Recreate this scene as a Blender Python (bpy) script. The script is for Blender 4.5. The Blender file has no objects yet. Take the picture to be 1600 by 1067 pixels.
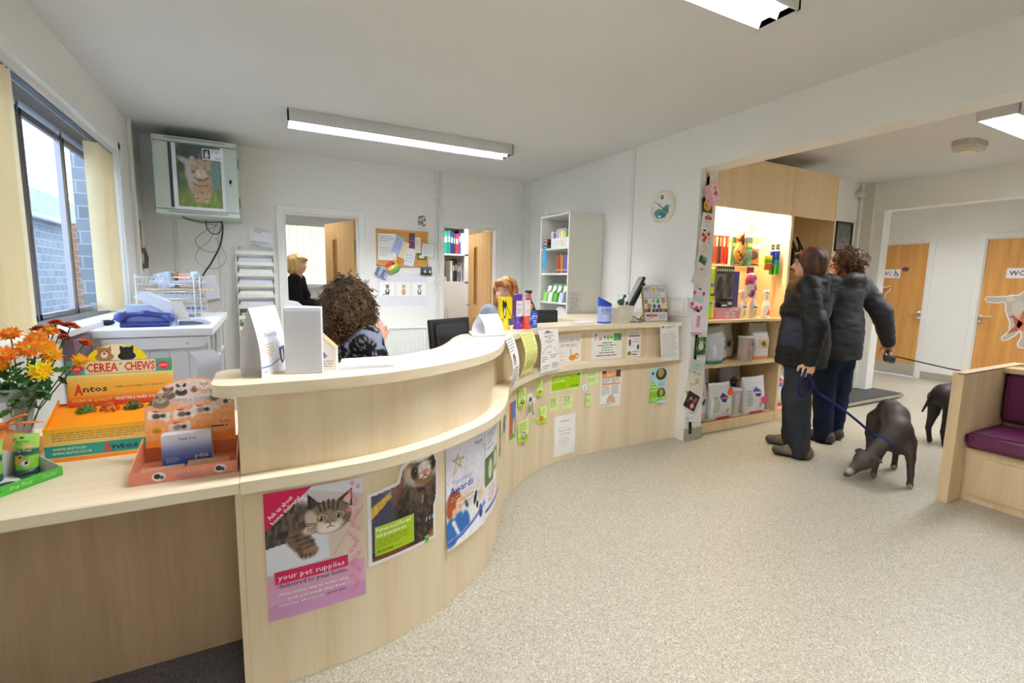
import bpy, bmesh, math, random
import numpy as np
from mathutils import Vector, Matrix
rnd = random.Random(7)
SC = bpy.context.scene
COL = SC.collection
def cam_axes(yaw, pitch, roll):
    F = np.array([math.sin(yaw)*math.cos(pitch), math.cos(yaw)*math.cos(pitch), math.sin(pitch)])
    R0 = np.array([math.cos(yaw), -math.sin(yaw), 0.0]); U0 = np.cross(R0, F)
    R1 = R0*math.cos(roll)+U0*math.sin(roll); U1 = -R0*math.sin(roll)+U0*math.cos(roll)
    return R1, U1, F
CR, CU, CF = cam_axes(*[math.radians(a) for a in (27.66680628, -7.2187598, 1.05895316)])
cam_d = bpy.data.cameras.new('camera'); cam = bpy.data.objects.new('camera', cam_d); COL.objects.link(cam)
cam_d.sensor_width = 36.0; cam_d.lens = 747.0/1600*36; cam_d.clip_start = 0.02; cam_d.clip_end = 200
M = Matrix.Identity(4)
for i in range(3):
    M[i][0] = CR[i]; M[i][1] = CU[i]; M[i][2] = -CF[i]
M[0][3], M[1][3], M[2][3] = 0, 0, 1.35
cam.matrix_world = M
SC.camera = cam
SC.view_settings.view_transform = 'Standard'
SC.view_settings.look = 'None'
SC.view_settings.gamma = 1.0
SC.view_settings.use_curve_mapping = False
SC.view_settings.exposure = 0.98
w = bpy.data.worlds.new('overcast_sky'); SC.world = w; w.use_nodes = True
bg = w.node_tree.nodes['Background']
bg.inputs[0].default_value = (0.62, 0.78, 1.0, 1); bg.inputs[1].default_value = 2.8
TUBE = 95.0
SC.cycles.max_bounces = 10
SC.cycles.diffuse_bounces = 6
SC.cycles.sample_clamp_indirect = 6.0
try: SC.cycles.use_denoising = True
except Exception: pass
def lin(c):
    if isinstance(c, str):
        c = c.lstrip('#'); c = [int(c[i:i+2], 16)/255 for i in (0, 2, 4)]
    return tuple((x/12.92 if x <= 0.04045 else ((x+0.055)/1.055)**2.4) for x in c[:3])
def linarr(a):
    a = np.clip(a, 0, 1)
    return np.where(a <= 0.04045, a/12.92, ((a+0.055)/1.055)**2.4)
MATS = {}
def new_mat(name):
    m = bpy.data.materials.new(name); m.use_nodes = True
    nt = m.node_tree
    return m, nt, nt.nodes['Principled BSDF']
def PM(name, rough=0.5, metal=0.0, bump=0.0, bscale=200, spec=0.5, sheen=0.0, trans=0.0, alpha=1.0, coat=0.0, mottle=0.0, mscale=8):
    """material whose base colour is the face colour stored on the mesh, with procedural mottling and bump"""
    if name in MATS: return MATS[name]
    m, nt, b = new_mat(name)
    at = nt.nodes.new('ShaderNodeAttribute'); at.attribute_name = 'Col'
    src = at.outputs['Color']
    tc = nt.nodes.new('ShaderNodeTexCoord')
    if mottle:
        nz = nt.nodes.new('ShaderNodeTexNoise'); nz.inputs['Scale'].default_value = mscale; nz.inputs['Detail'].default_value = 5
        nt.links.new(tc.outputs['Object'], nz.inputs['Vector'])
        mr = nt.nodes.new('ShaderNodeMapRange'); mr.inputs[3].default_value = 1-mottle; mr.inputs[4].default_value = 1+mottle
        nt.links.new(nz.outputs['Fac'], mr.inputs[0])
        mx = nt.nodes.new('ShaderNodeVectorMath'); mx.operation = 'SCALE'
        nt.links.new(src, mx.inputs[0]); nt.links.new(mr.outputs[0], mx.inputs['Scale']); src = mx.outputs[0]
    nt.links.new(src, b.inputs['Base Color'])
    b.inputs['Roughness'].default_value = rough; b.inputs['Metallic'].default_value = metal
    b.inputs['Specular IOR Level'].default_value = spec
    if trans: b.inputs['Transmission Weight'].default_value = trans
    if coat: b.inputs['Coat Weight'].default_value = coat; b.inputs['Coat Roughness'].default_value = 0.15
    if sheen: b.inputs['Sheen Weight'].default_value = sheen
    if alpha < 1: b.inputs['Alpha'].default_value = alpha
    if bump:
        n2 = nt.nodes.new('ShaderNodeTexNoise'); n2.inputs['Scale'].default_value = bscale; n2.inputs['Detail'].default_value = 4
        nt.links.new(tc.outputs['Object'], n2.inputs['Vector'])
        bp = nt.nodes.new('ShaderNodeBump'); bp.inputs['Strength'].default_value = bump; bp.inputs['Distance'].default_value = 0.005
        nt.links.new(n2.outputs['Fac'], bp.inputs['Height']); nt.links.new(bp.outputs[0], b.inputs['Normal'])
    MATS[name] = m
    return m
PLAIN = PM('painted_surface', 0.5, mottle=0.03)
PAPER = PM('printed_paper', 0.62, spec=0.3)
GLOSS = PM('glossy_print', 0.3)
PLAST = PM('moulded_plastic', 0.35)
METAL = PM('brushed_metal', 0.32, metal=0.9)
CLOTH = PM('woven_cloth', 0.9, spec=0.1, bump=0.5, bscale=260, mottle=0.1, mscale=20)
SKIN = PM('skin', 0.5, spec=0.35, mottle=0.04, mscale=40)
HAIRM = PM('hair', 0.55, spec=0.35, bump=0.6, bscale=90, mottle=0.25, mscale=60)
LEATHER = PM('vinyl_upholstery', 0.32, bump=0.12, bscale=300)
CARD = PM('printed_card', 0.4, spec=0.4)
FOIL = PM('plastic_bag_film', 0.22, spec=0.6, coat=0.4)
def wood(name, c1, c2, scale=1.0, vertical=True, rough=0.42, axis='Z'):
    if name in MATS: return MATS[name]
    m, nt, b = new_mat(name)
    tc = nt.nodes.new('ShaderNodeTexCoord'); mp = nt.nodes.new('ShaderNodeMapping')
    s = {'Z': (9, 9, 0.55), 'X': (0.55, 9, 9), 'Y': (9, 0.55, 9)}[axis]
    mp.inputs['Scale'].default_value = [k*scale for k in s]
    nt.links.new(tc.outputs['Object'], mp.inputs[0])
    n1 = nt.nodes.new('ShaderNodeTexNoise'); n1.inputs['Scale'].default_value = 1.0; n1.inputs['Detail'].default_value = 3; n1.inputs['Distortion'].default_value = 0.4
    n2 = nt.nodes.new('ShaderNodeTexNoise'); n2.inputs['Scale'].default_value = 9.0; n2.inputs['Detail'].default_value = 6
    nt.links.new(mp.outputs[0], n1.inputs['Vector']); nt.links.new(mp.outputs[0], n2.inputs['Vector'])
    ad = nt.nodes.new('ShaderNodeMath'); ad.operation = 'MULTIPLY_ADD'; ad.inputs[1].default_value = 0.35
    nt.links.new(n2.outputs['Fac'], ad.inputs[0]); nt.links.new(n1.outputs['Fac'], ad.inputs[2])
    rp = nt.nodes.new('ShaderNodeValToRGB')
    rp.color_ramp.elements[0].position = 0.40; rp.color_ramp.elements[0].color = (*lin(c2), 1)
    rp.color_ramp.elements[1].position = 0.88; rp.color_ramp.elements[1].color = (*lin(c1), 1)
    nt.links.new(ad.outputs[0], rp.inputs[0]); nt.links.new(rp.outputs[0], b.inputs['Base Color'])
    b.inputs['Roughness'].default_value = rough
    MATS[name] = m
    return m
MAPLE = wood('maple_laminate', '#ebdcc0', '#dcc8a2')
MAPLE_X = wood('maple_worktop', '#f1e5ca', '#e4d3b0', axis='X')
MAPLE_D = wood('maple_modesty_panel', '#c3a886', '#a98c68')
BEECH = wood('beech_shelving', '#ecd4a8', '#e0c290')
OAK = wood('oak_veneer', '#d29c56', '#b67e3a', scale=1.6, rough=0.4)
OAK2 = wood('pale_oak_veneer', '#e0b67c', '#cda062', scale=1.4, rough=0.4)
BENCHW = wood('bench_maple', '#e2cba4', '#ccb084')
def wallmat(name, c, bump=0.05, rough=0.85):
    m, nt, b = new_mat(name)
    tc = nt.nodes.new('ShaderNodeTexCoord')
    nz = nt.nodes.new('ShaderNodeTexNoise'); nz.inputs['Scale'].default_value = 1.3; nz.inputs['Detail'].default_value = 6
    nt.links.new(tc.outputs['Object'], nz.inputs['Vector'])
    rp = nt.nodes.new('ShaderNodeValToRGB'); a = lin(c)
    rp.color_ramp.elements[0].position = 0.3; rp.color_ramp.elements[0].color = (a[0]*0.96, a[1]*0.96, a[2]*0.955, 1)
    rp.color_ramp.elements[1].position = 0.7; rp.color_ramp.elements[1].color = (*a, 1)
    nt.links.new(nz.outputs['Fac'], rp.inputs[0]); nt.links.new(rp.outputs[0], b.inputs['Base Color'])
    b.inputs['Roughness'].default_value = rough; b.inputs['Specular IOR Level'].default_value = 0.2
    n2 = nt.nodes.new('ShaderNodeTexNoise'); n2.inputs['Scale'].default_value = 60; nt.links.new(tc.outputs['Object'], n2.inputs['Vector'])
    bp = nt.nodes.new('ShaderNodeBump'); bp.inputs['Strength'].default_value = bump; bp.inputs['Distance'].default_value = 0.004
    nt.links.new(n2.outputs['Fac'], bp.inputs['Height']); nt.links.new(bp.outputs[0], b.inputs['Normal'])
    return m
WALLM = wallmat('cream_white_wall_paint', '#f0f0ec')
CEILM = wallmat('ceiling_emulsion', '#dcdcdc')
def speckle(name, base, dark, light, sc=140, rough=0.45):
    m, nt, b = new_mat(name)
    tc = nt.nodes.new('ShaderNodeTexCoord')
    def vor(s, th, ramp):
        v = nt.nodes.new('ShaderNodeTexVoronoi'); v.inputs['Scale'].default_value = s
        nt.links.new(tc.outputs['Object'], v.inputs['Vector'])
        sep = nt.nodes.new('ShaderNodeSeparateColor'); nt.links.new(v.outputs['Color'], sep.inputs[0])
        g = nt.nodes.new('ShaderNodeMath'); g.operation = 'GREATER_THAN'; g.inputs[1].default_value = th
        nt.links.new(sep.outputs[ramp], g.inputs[0]); return g.outputs[0]
    big = nt.nodes.new('ShaderNodeTexNoise'); big.inputs['Scale'].default_value = 0.9; big.inputs['Detail'].default_value = 4
    nt.links.new(tc.outputs['Object'], big.inputs['Vector'])
    rp = nt.nodes.new('ShaderNodeValToRGB'); a = lin(base)
    rp.color_ramp.elements[0].color = (a[0]*0.9, a[1]*0.9, a[2]*0.9, 1); rp.color_ramp.elements[1].color = (a[0]*1.06, a[1]*1.06, a[2]*1.06, 1)
    nt.links.new(big.outputs['Fac'], rp.inputs[0])
    cur = rp.outputs[0]
    for s, th, ch, c in ((sc, 0.80, 0, dark), (sc*1.2, 0.82, 1, light), (sc*0.8, 0.93, 2, dark), (sc*1.6, 0.7, 0, base)):
        mx = nt.nodes.new('ShaderNodeMix'); mx.data_type = 'RGBA'
        nt.links.new(vor(s, th, ch), mx.inputs[0]); nt.links.new(cur, mx.inputs[6]); mx.inputs[7].default_value = (*lin(c), 1)
        cur = mx.outputs[2]
    nt.links.new(cur, b.inputs['Base Color']); b.inputs['Roughness'].default_value = rough
    return m
FLOORM = speckle('speckled_safety_vinyl', '#a8a392', '#888274', '#cdc9ba', sc=230, rough=0.42)
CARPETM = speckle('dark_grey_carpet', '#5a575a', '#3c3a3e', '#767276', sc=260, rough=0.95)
def emis(name, c, s):
    m, nt, b = new_mat(name)
    b.inputs['Base Color'].default_value = (0.9, 0.9, 0.9, 1)
    b.inputs['Emission Color'].default_value = (*lin(c), 1); b.inputs['Emission Strength'].default_value = s
    return m
TUBEM = emis('fluorescent_tube_glow', '#fbfbff', TUBE)
TUBEW = emis('shelf_tube_glow', '#fff0d2', TUBE*1.7)
m, nt, b = new_mat('window_glass')
for n in list(nt.nodes):
    if n.type != 'OUTPUT_MATERIAL': nt.nodes.remove(n)
out = nt.nodes['Material Output']
tr = nt.nodes.new('ShaderNodeBsdfTransparent'); gl = nt.nodes.new('ShaderNodeBsdfGlossy'); gl.inputs['Roughness'].default_value = 0.02
fr = nt.nodes.new('ShaderNodeFresnel'); fr.inputs[0].default_value = 1.3
mx = nt.nodes.new('ShaderNodeMixShader'); mx.inputs[0].default_value = 0.05; nt.links.new(tr.outputs[0], mx.inputs[1]); nt.links.new(gl.outputs[0], mx.inputs[2]); nt.links.new(mx.outputs[0], out.inputs[0])
GLASS = m
def clear_mat(name, tint=(0.95, 0.97, 1.0), mixf=0.25, rough=0.08):
    m, nt, b = new_mat(name)
    out = nt.nodes['Material Output']
    tr = nt.nodes.new('ShaderNodeBsdfTransparent'); tr.inputs[0].default_value = (*tint, 1)
    b.inputs['Base Color'].default_value = (*tint, 1); b.inputs['Roughness'].default_value = rough
    mx = nt.nodes.new('ShaderNodeMixShader'); mx.inputs[0].default_value = mixf
    nt.links.new(tr.outputs[0], mx.inputs[1]); nt.links.new(b.outputs[0], mx.inputs[2]); nt.links.new(mx.outputs[0], out.inputs[0])
    return m
CLEAR = clear_mat('clear_plastic')
CELLO = clear_mat('orange_cellophane', (1.0, 0.62, 0.30), 0.45, 0.15)
TRANSL = clear_mat('translucent_plastic_wrap', (0.9, 0.92, 0.95), 0.55, 0.12)
def blindmat():
    m, nt, b = new_mat('vertical_blind_fabric')
    out = nt.nodes['Material Output']
    b.inputs['Base Color'].default_value = (*lin('#efe2c2'), 1); b.inputs['Roughness'].default_value = 0.9
    t = nt.nodes.new('ShaderNodeBsdfTranslucent'); t.inputs[0].default_value = (*lin('#f4e6c0'), 1)
    mx = nt.nodes.new('ShaderNodeMixShader'); mx.inputs[0].default_value = 0.4
    nt.links.new(b.outputs[0], mx.inputs[1]); nt.links.new(t.outputs[0], mx.inputs[2]); nt.links.new(mx.outputs[0], out.inputs[0])
    return m
BLIND = blindmat()
def smat(p, ax, ang):
    return Matrix.Rotation(ang, 3, ax)
class MB:
    def __init__(s): s.v = []; s.f = []; s.c = []; s.m = []; s.sm = []; s.X = None
    def add(s, V, F, col='#ffffff', mat=0, smooth=False, cols=None):
        o = len(s.v)
        if s.X is not None: V = [tuple(s.X @ Vector(p)) for p in V]
        s.v.extend([tuple(map(float, p)) for p in V])
        L = lin(col) if cols is None else None
        for i, f in enumerate(F):
            s.f.append([k+o for k in f]); s.m.append(mat); s.sm.append(smooth)
            s.c.append(L if cols is None else [tuple(cols[k]) for k in f])
        return s
    def box(s, c, d, col='#ffffff', mat=0, rz=0, rx=0, ry=0, bev=0.0):
        """centre c, size d"""
        R = Matrix.Rotation(rz, 3, 'Z') @ Matrix.Rotation(ry, 3, 'Y') @ Matrix.Rotation(rx, 3, 'X')
        hx, hy, hz = [k/2 for k in d]
        if bev <= 0:
            V = [(x, y, z) for z in (-hz, hz) for y in (-hy, hy) for x in (-hx, hx)]
            F = [(0, 2, 3, 1), (4, 5, 7, 6), (0, 1, 5, 4), (2, 6, 7, 3), (0, 4, 6, 2), (1, 3, 7, 5)]
        else:
            b = min(bev, hx*.95, hy*.95, hz*.95); V = []; ix = {}
            for sx in (-1, 1):
                for sy in (-1, 1):
                    for sz in (-1, 1):
                        for a in range(3):
                            p = [sx*(hx-b), sy*(hy-b), sz*(hz-b)]; p[a] += (sx, sy, sz)[a]*b
                            ix[(sx, sy, sz, a)] = len(V); V.append(p)
            F = []
            for a in range(3):
                o1, o2 = [k for k in range(3) if k != a]
                for sg in (-1, 1):
                    q = []
                    for u, w_ in ((-1, -1), (1, -1), (1, 1), (-1, 1)):
                        t = [0, 0, 0]; t[a] = sg; t[o1] = u; t[o2] = w_; q.append(ix[(*t, a)])
                    if (sg > 0) != (a != 1): q.reverse()
                    F.append(q)
            for a in range(3):
                o1, o2 = [k for k in range(3) if k != a]
                for u in (-1, 1):
                    for w_ in (-1, 1):
                        t0 = [0]*3; t1 = [0]*3; t0[a] = -1; t1[a] = 1; t0[o1] = t1[o1] = u; t0[o2] = t1[o2] = w_
                        F.append([ix[(*t0, o1)], ix[(*t1, o1)], ix[(*t1, o2)], ix[(*t0, o2)]])
            for sx in (-1, 1):
                for sy in (-1, 1):
                    for sz in (-1, 1): F.append([ix[(sx, sy, sz, a)] for a in range(3)])
        C_ = Vector(c)
        return s.add([tuple(R @ Vector(p)+C_) for p in V], F, col, mat)
    def bb(s, x0, x1, y0, y1, z0, z1, col='#ffffff', mat=0, bev=0):
        return s.box(((x0+x1)/2, (y0+y1)/2, (z0+z1)/2), (abs(x1-x0), abs(y1-y0), abs(z1-z0)), col, mat, bev=bev)
    def prism(s, P, z0, z1, col='#ffffff', mat=0, plane='xy', smooth=False, capcol=None):
        n = len(P)
        def pt(p, z):
            return {'xy': (p[0], p[1], z), 'xz': (p[0], z, p[1]), 'yz': (z, p[0], p[1])}[plane]
        V = [pt(p, z0) for p in P]+[pt(p, z1) for p in P]
        s.add(V, [(i, (i+1) % n, n+(i+1) % n, n+i) for i in range(n)], col, mat, smooth)
        s.add(V, [list(range(n))[::-1], list(range(n, 2*n))], capcol or col, mat)
        return s
    def tube(s, P, r, col='#ffffff', mat=0, n=8, cap=True, smooth=True, flat=None):
        P = [Vector(p) for p in P]; rs = r if isinstance(r, (list, tuple)) else [r]*len(P)
        V = []; F = []; up = None
        for i, p in enumerate(P):
            t = (P[min(i+1, len(P)-1)]-P[max(i-1, 0)])
            t = t.normalized() if t.length > 1e-9 else Vector((0, 0, 1))
            if up is None: up = Vector((0, 0, 1)) if abs(t.z) < .9 else Vector((1, 0, 0))
            a = t.cross(up)
            if a.length < 1e-4: a = t.cross(Vector((0, 1, 0)))
            a.normalize(); b_ = t.cross(a).normalized(); up = -b_ if up.dot(b_) < 0 else b_
            for k in range(n):
                th = 2*math.pi*k/n
                V.append(p+(a*math.cos(th)+b_*math.sin(th)*(flat or 1))*rs[i])
        for i in range(len(P)-1):
            for k in range(n):
                F.append((i*n+k, i*n+(k+1) % n, (i+1)*n+(k+1) % n, (i+1)*n+k))
        s.add(V, F, col, mat, smooth)
        if cap:
            m_ = len(P)-1
            s.add(V, [list(range(n))[::-1], [m_*n+k for k in range(n)]], col, mat)
        return s
    def lathe(s, prof, c=(0, 0, 0), n=24, col='#ffffff', mat=0, smooth=True, sx=1, sy=1, cols=None):
        """prof: list of (r, z)"""
        V = []; F = []
        for (r, z) in prof:
            for k in range(n):
                th = 2*math.pi*k/n; V.append((c[0]+r*sx*math.cos(th), c[1]+r*sy*math.sin(th), c[2]+z))
        for i in range(len(prof)-1):
            ff = [(i*n+k, i*n+(k+1) % n, (i+1)*n+(k+1) % n, (i+1)*n+k) for k in range(n)]
            if cols: s.add(V[i*n:(i+2)*n], [(k, (k+1) % n, n+(k+1) % n, n+k) for k in range(n)], cols[i], mat, smooth)
            else: F += ff
        if F: s.add(V, F, col, mat, smooth)
        return s
    def ball(s, c, r, col='#ffffff', mat=0, n=12, m=8, rz=0, ry=0):
        r = r if isinstance(r, (list, tuple)) else (r, r, r)
        R = Matrix.Rotation(rz, 3, 'Z') @ Matrix.Rotation(ry, 3, 'Y')
        V = []; F = []
        for i in range(m+1):
            ph = math.pi*i/m
            for k in range(n):
                th = 2*math.pi*k/n
                V.append(tuple(R @ Vector((r[0]*math.sin(ph)*math.cos(th), r[1]*math.sin(ph)*math.sin(th), -r[2]*math.cos(ph)))+Vector(c)))
        for i in range(m):
            for k in range(n): F.append((i*n+k, i*n+(k+1) % n, (i+1)*n+(k+1) % n, (i+1)*n+k))
        return s.add(V, F, col, mat, True)
    def quad(s, a, b, c, d, col='#ffffff', mat=0): return s.add([a, b, c, d], [(0, 1, 2, 3)], col, mat)
    def build(s, name, parent=None, mats=None, loc=None, rot=None):
        me = bpy.data.meshes.new(name)
        me.from_pydata(s.v, [], s.f)
        mats = mats or [PLAIN]
        if not isinstance(mats, (list, tuple)): mats = [mats]
        for m_ in mats: me.materials.append(m_)
        me.polygons.foreach_set('material_index', s.m)
        me.polygons.foreach_set('use_smooth', s.sm)
        ca = me.color_attributes.new('Col', 'FLOAT_COLOR', 'CORNER')
        buf = []
        for f, c in zip(s.f, s.c):
            if isinstance(c, list):
                for q in c: buf.extend((q[0], q[1], q[2], 1.0))
            else:
                buf.extend((c[0], c[1], c[2], 1.0)*len(f))
        ca.data.foreach_set('color', buf)
        me.validate(); me.update()
        o = bpy.data.objects.new(name, me); COL.objects.link(o)
        if parent is not None: o.parent = parent
        if loc is not None: o.location = loc
        if rot is not None: o.rotation_euler = rot
        return o
def tag(o, label=None, cat=None, group=None, kind=None):
    if label: o['label'] = label
    if cat: o['category'] = cat
    if group: o['group'] = group
    if kind: o['kind'] = kind
    return o
def thing(name, label, cat, loc=(0, 0, 0), rz=0, group=None):
    o = bpy.data.objects.new(name, None); COL.objects.link(o); o.empty_display_size = 0.05
    o.location = loc; o.rotation_euler = (0, 0, rz)
    return tag(o, label, cat, group)
def dup(root, label, loc=None, rz=None, group=None):
    def cp(o, par):
        c = o.copy(); COL.objects.link(c)
        if par is not None: c.parent = par
        for ch in list(o.children): cp(ch, c)
        return c
    r = cp(root, None)
    if loc is not None: r.location = loc
    if rz is not None: r.rotation_euler = (0, 0, rz)
    r['label'] = label
    if group: r['group'] = group
    return r
def struct(name, mb, mats, loc=None): return tag(mb.build(name, None, mats, loc), kind='structure')
TXT = {}
def text_mesh(s, bold=0.0, shear=0.0, res=1, space=1.0):
    """returns vertices (n,2) scaled so that cap height = 1, starting at x = 0, and faces"""
    k = (s, bold, shear, res, space)
    if k in TXT: return TXT[k]
    cu = bpy.data.curves.new('t', 'FONT'); cu.body = s; cu.resolution_u = res; cu.offset = bold; cu.shear = shear; cu.space_character = space
    ob = bpy.data.objects.new('t', cu)
    me = bpy.data.meshes.new_from_object(ob)
    V = np.array([v.co[:2] for v in me.vertices]) if len(me.vertices) else np.zeros((0, 2))
    F = [list(p.vertices) for p in me.polygons]
    bpy.data.objects.remove(ob); bpy.data.curves.remove(cu); bpy.data.meshes.remove(me)
    if len(V):
        V[:, 0] -= V[:, 0].min(); V = V/0.729
    TXT[k] = (V, F)
    return TXT[k]
RN = np.random.RandomState(11)
def vnoise2(h, w_, sy, sx):
    g = RN.rand(int(sy)+2, int(sx)+2)
    y = np.linspace(0, sy, h)[:, None]; x = np.linspace(0, sx, w_)[None, :]
    y0 = np.floor(y).astype(int); x0 = np.floor(x).astype(int); fy = y-y0; fx = x-x0
    fy = fy*fy*(3-2*fy); fx = fx*fx*(3-2*fx)
    return (g[y0, x0]*(1-fx)+g[y0, x0+1]*fx)*(1-fy)+(g[y0+1, x0]*(1-fx)+g[y0+1, x0+1]*fx)*fy
def hx(c):
    if isinstance(c, str): c = c.lstrip('#'); return np.array([int(c[i:i+2], 16)/255 for i in (0, 2, 4)])
    return np.array(c)
class Cv:
    def __init__(s, w_, h, asp, base='#ffffff'):
        s.w, s.h, s.asp = w_, h, asp
        s.a = np.zeros((h, w_, 3))+hx(base)
        s.x = np.linspace(0, asp, w_)[None, :]+np.zeros((h, 1)); s.y = np.linspace(0, 1, h)[:, None]+np.zeros((1, w_))
        s.clip = None
    def mixin(s, m_, col):
        if s.clip is not None: m_ = m_*s.clip
        s.a = s.a*(1-m_[..., None])+hx(col)*m_[..., None]; return s
    def emask(s, cx, cy, rx, ry, rot=0, soft=.15):
        dx = s.x-cx; dy = s.y-cy; c, n = math.cos(rot), math.sin(rot)
        u = (dx*c+dy*n)/rx; v = (-dx*n+dy*c)/ry
        return np.clip((1+soft/2-np.sqrt(u*u+v*v))/max(soft, 1e-3), 0, 1)
    def e(s, cx, cy, rx, ry, col, rot=0, soft=.15, al=1.0): return s.mixin(s.emask(cx, cy, rx, ry, rot, soft)*al, col)
    def pmask(s, P):
        ins = np.zeros(s.x.shape, bool); n = len(P)
        for i in range(n):
            x1, y1 = P[i]; x2, y2 = P[(i+1) % n]
            if y1 == y2: continue
            c = ((y1 > s.y) != (y2 > s.y)) & (s.x < (x2-x1)*(s.y-y1)/(y2-y1)+x1)
            ins ^= c
        return ins.astype(float)
    def p(s, P, col, al=1.0): return s.mixin(s.pmask(P)*al, col)
    def st(s, P, wd, col, al=1.0, soft=.5):
        d = np.full(s.x.shape, 9.)
        for (x1, y1), (x2, y2) in zip(P[:-1], P[1:]):
            dx, dy = x2-x1, y2-y1; L = dx*dx+dy*dy+1e-12
            t = np.clip(((s.x-x1)*dx+(s.y-y1)*dy)/L, 0, 1)
            d = np.minimum(d, np.hypot(s.x-x1-t*dx, s.y-y1-t*dy))
        return s.mixin(np.clip((wd*(1+soft)-d)/(wd*2*soft+1e-6), 0, 1)*al, col)
    def grad(s, c1, c2, ang=90):
        a = math.radians(ang); t = s.x/s.asp*math.cos(a)+s.y*math.sin(a); t = np.clip(t, 0, 1)[..., None]
        s.a = hx(c1)*(1-t)+hx(c2)*t; return s
    def noise(s, amt, sx, sy, mask=None):
        n = (vnoise2(s.h, s.w, sy, sx)-.5)*2*amt
        if mask is not None: n = n*mask
        s.a = s.a*(1+n[..., None]); return s
    def blotch(s, col, sx, sy, th=.6, al=.8, mask=None):
        m_ = np.clip((vnoise2(s.h, s.w, sy, sx)-th)*8, 0, 1)*al
        if mask is not None: m_ = m_*mask
        return s.mixin(m_, col)
class Print:
    """draws on a sheet: mp(u, v, off) maps metres on the sheet to a point in space"""
    def __init__(s, mp, step=None): s.mp = mp; s.mb = MB(); s.step = step; s.k = 0
    def lay(s, layer): return layer*0.0004
    def grid(s, u0, v0, u1, v1, nx, ny, layer, cols=None, col='#ffffff', mat=0):
        V = []; F = []
        for j in range(ny+1):
            for i in range(nx+1): V.append(s.mp(u0+(u1-u0)*i/nx, v0+(v1-v0)*j/ny, s.lay(layer)))
        for j in range(ny):
            for i in range(nx):
                a = j*(nx+1)+i; F.append((a, a+1, a+nx+2, a+nx+1))
        s.mb.add(V, F, col, mat, False, cols); return s
    def rect(s, u0, v0, u1, v1, col, layer=1, mat=0):
        nx = ny = 1
        if s.step: nx = max(1, math.ceil(abs(u1-u0)/s.step)); ny = max(1, math.ceil(abs(v1-v0)/s.step))
        return s.grid(u0, v0, u1, v1, nx, ny, layer, None, col, mat)
    def poly(s, P, col, layer=1, mat=0):
        from mathutils.geometry import tessellate_polygon
        T = tessellate_polygon([[Vector((p[0], p[1], 0)) for p in P]])
        tris = [[P[i] for i in t] for t in T]
        if s.step:
            out_ = []; st = tris
            while st:
                t = st.pop(); L = [math.dist(t[i], t[(i+1) % 3]) for i in range(3)]; k = L.index(max(L))
                if L[k] > s.step*1.6 and len(out_)+len(st) < 3000:
                    a, b, c = t[k], t[(k+1) % 3], t[(k+2) % 3]; m_ = ((a[0]+b[0])/2, (a[1]+b[1])/2)
                    st += [[a, m_, c], [m_, b, c]]
                else: out_.append(t)
            tris = out_
        V = [s.mp(p[0], p[1], s.lay(layer)) for t in tris for p in t]
        s.mb.add(V, [(3*i, 3*i+1, 3*i+2) for i in range(len(tris))], col, mat); return s
    def ell(s, cx, cy, rx, ry, col, layer=1, n=18, rot=0, mat=0):
        c, q = math.cos(rot), math.sin(rot)
        P = [(cx+rx*math.cos(t)*c-ry*math.sin(t)*q, cy+rx*math.cos(t)*q+ry*math.sin(t)*c) for t in [2*math.pi*i/n for i in range(n)]]
        return s.poly(P, col, layer, mat)
    def ring(s, cx, cy, r, wd, col, layer=1, n=24):
        for i in range(n):
            a, b = 2*math.pi*i/n, 2*math.pi*(i+1)/n
            s.poly([(cx+r*math.cos(a), cy+r*math.sin(a)), (cx+(r+wd)*math.cos(a), cy+(r+wd)*math.sin(a)), (cx+(r+wd)*math.cos(b), cy+(r+wd)*math.sin(b)), (cx+r*math.cos(b), cy+r*math.sin(b))], col, layer)
        return s
    def line(s, P, wd, col, layer=1):
        for (a, b), (c, d) in zip(P[:-1], P[1:]):
            L = math.hypot(c-a, d-b) or 1e-6; nx, ny = -(d-b)/L*wd/2, (c-a)/L*wd/2
            s.poly([(a+nx, b+ny), (a-nx, b-ny), (c-nx, d-ny), (c+nx, d+ny)], col, layer)
        return s
    def text(s, t, u, v, h, col, layer=2, wd=None, bold=0.0, rot=0, align='l', shear=0.0, res=1, arc=None):
        V, F = text_mesh(t, bold, shear, res)
        if not len(V): return s
        W = V[:, 0].max(); sy = h; sx = (wd/W) if wd else h
        c, q = math.cos(rot), math.sin(rot); ox = {'l': 0, 'c': -W*sx/2, 'r': -W*sx}[align]
        P = []
        for x, y in V:
            X, Y = x*sx+ox, y*sy
            if arc:
                th = -X/arc; X, Y = (arc+Y)*-math.sin(th), (arc+Y)*math.cos(th)-arc
            P.append(s.mp(u+X*c-Y*q, v+X*q+Y*c, s.lay(layer)))
        s.mb.add(P, F, col, 0); return s
    def para(s, u0, v0, u1, v1, n, col='#555555', layer=1, th=.42, align='l', seed=1, fill=.9):
        r = random.Random(seed+n); H = (v1-v0)/n
        for i in range(n):
            y = v1-(i+.75)*H; x = u0; end = u0+(u1-u0)*(r.uniform(.8, 1) if i < n-1 else r.uniform(.35, .8))*fill/.9
            sh = (u1-end)/2 if align == 'c' else 0
            while x < end:
                L = min(r.uniform(.25, 1.0)*H*3.0, end-x)
                if L > H*.2: s.mb.add([s.mp(x+sh, y, s.lay(layer)), s.mp(x+sh+L, y, s.lay(layer)), s.mp(x+sh+L, y+H*th, s.lay(layer)), s.mp(x+sh, y+H*th, s.lay(layer))], [(0, 1, 2, 3)], col)
                x += L+H*.35
        return s
    def canvas(s, cv, u0, v0, u1, v1, layer=1):
        cols = linarr(cv.a).reshape(-1, 3)
        return s.grid(u0, v0, u1, v1, cv.w-1, cv.h-1, layer, cols)
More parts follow.
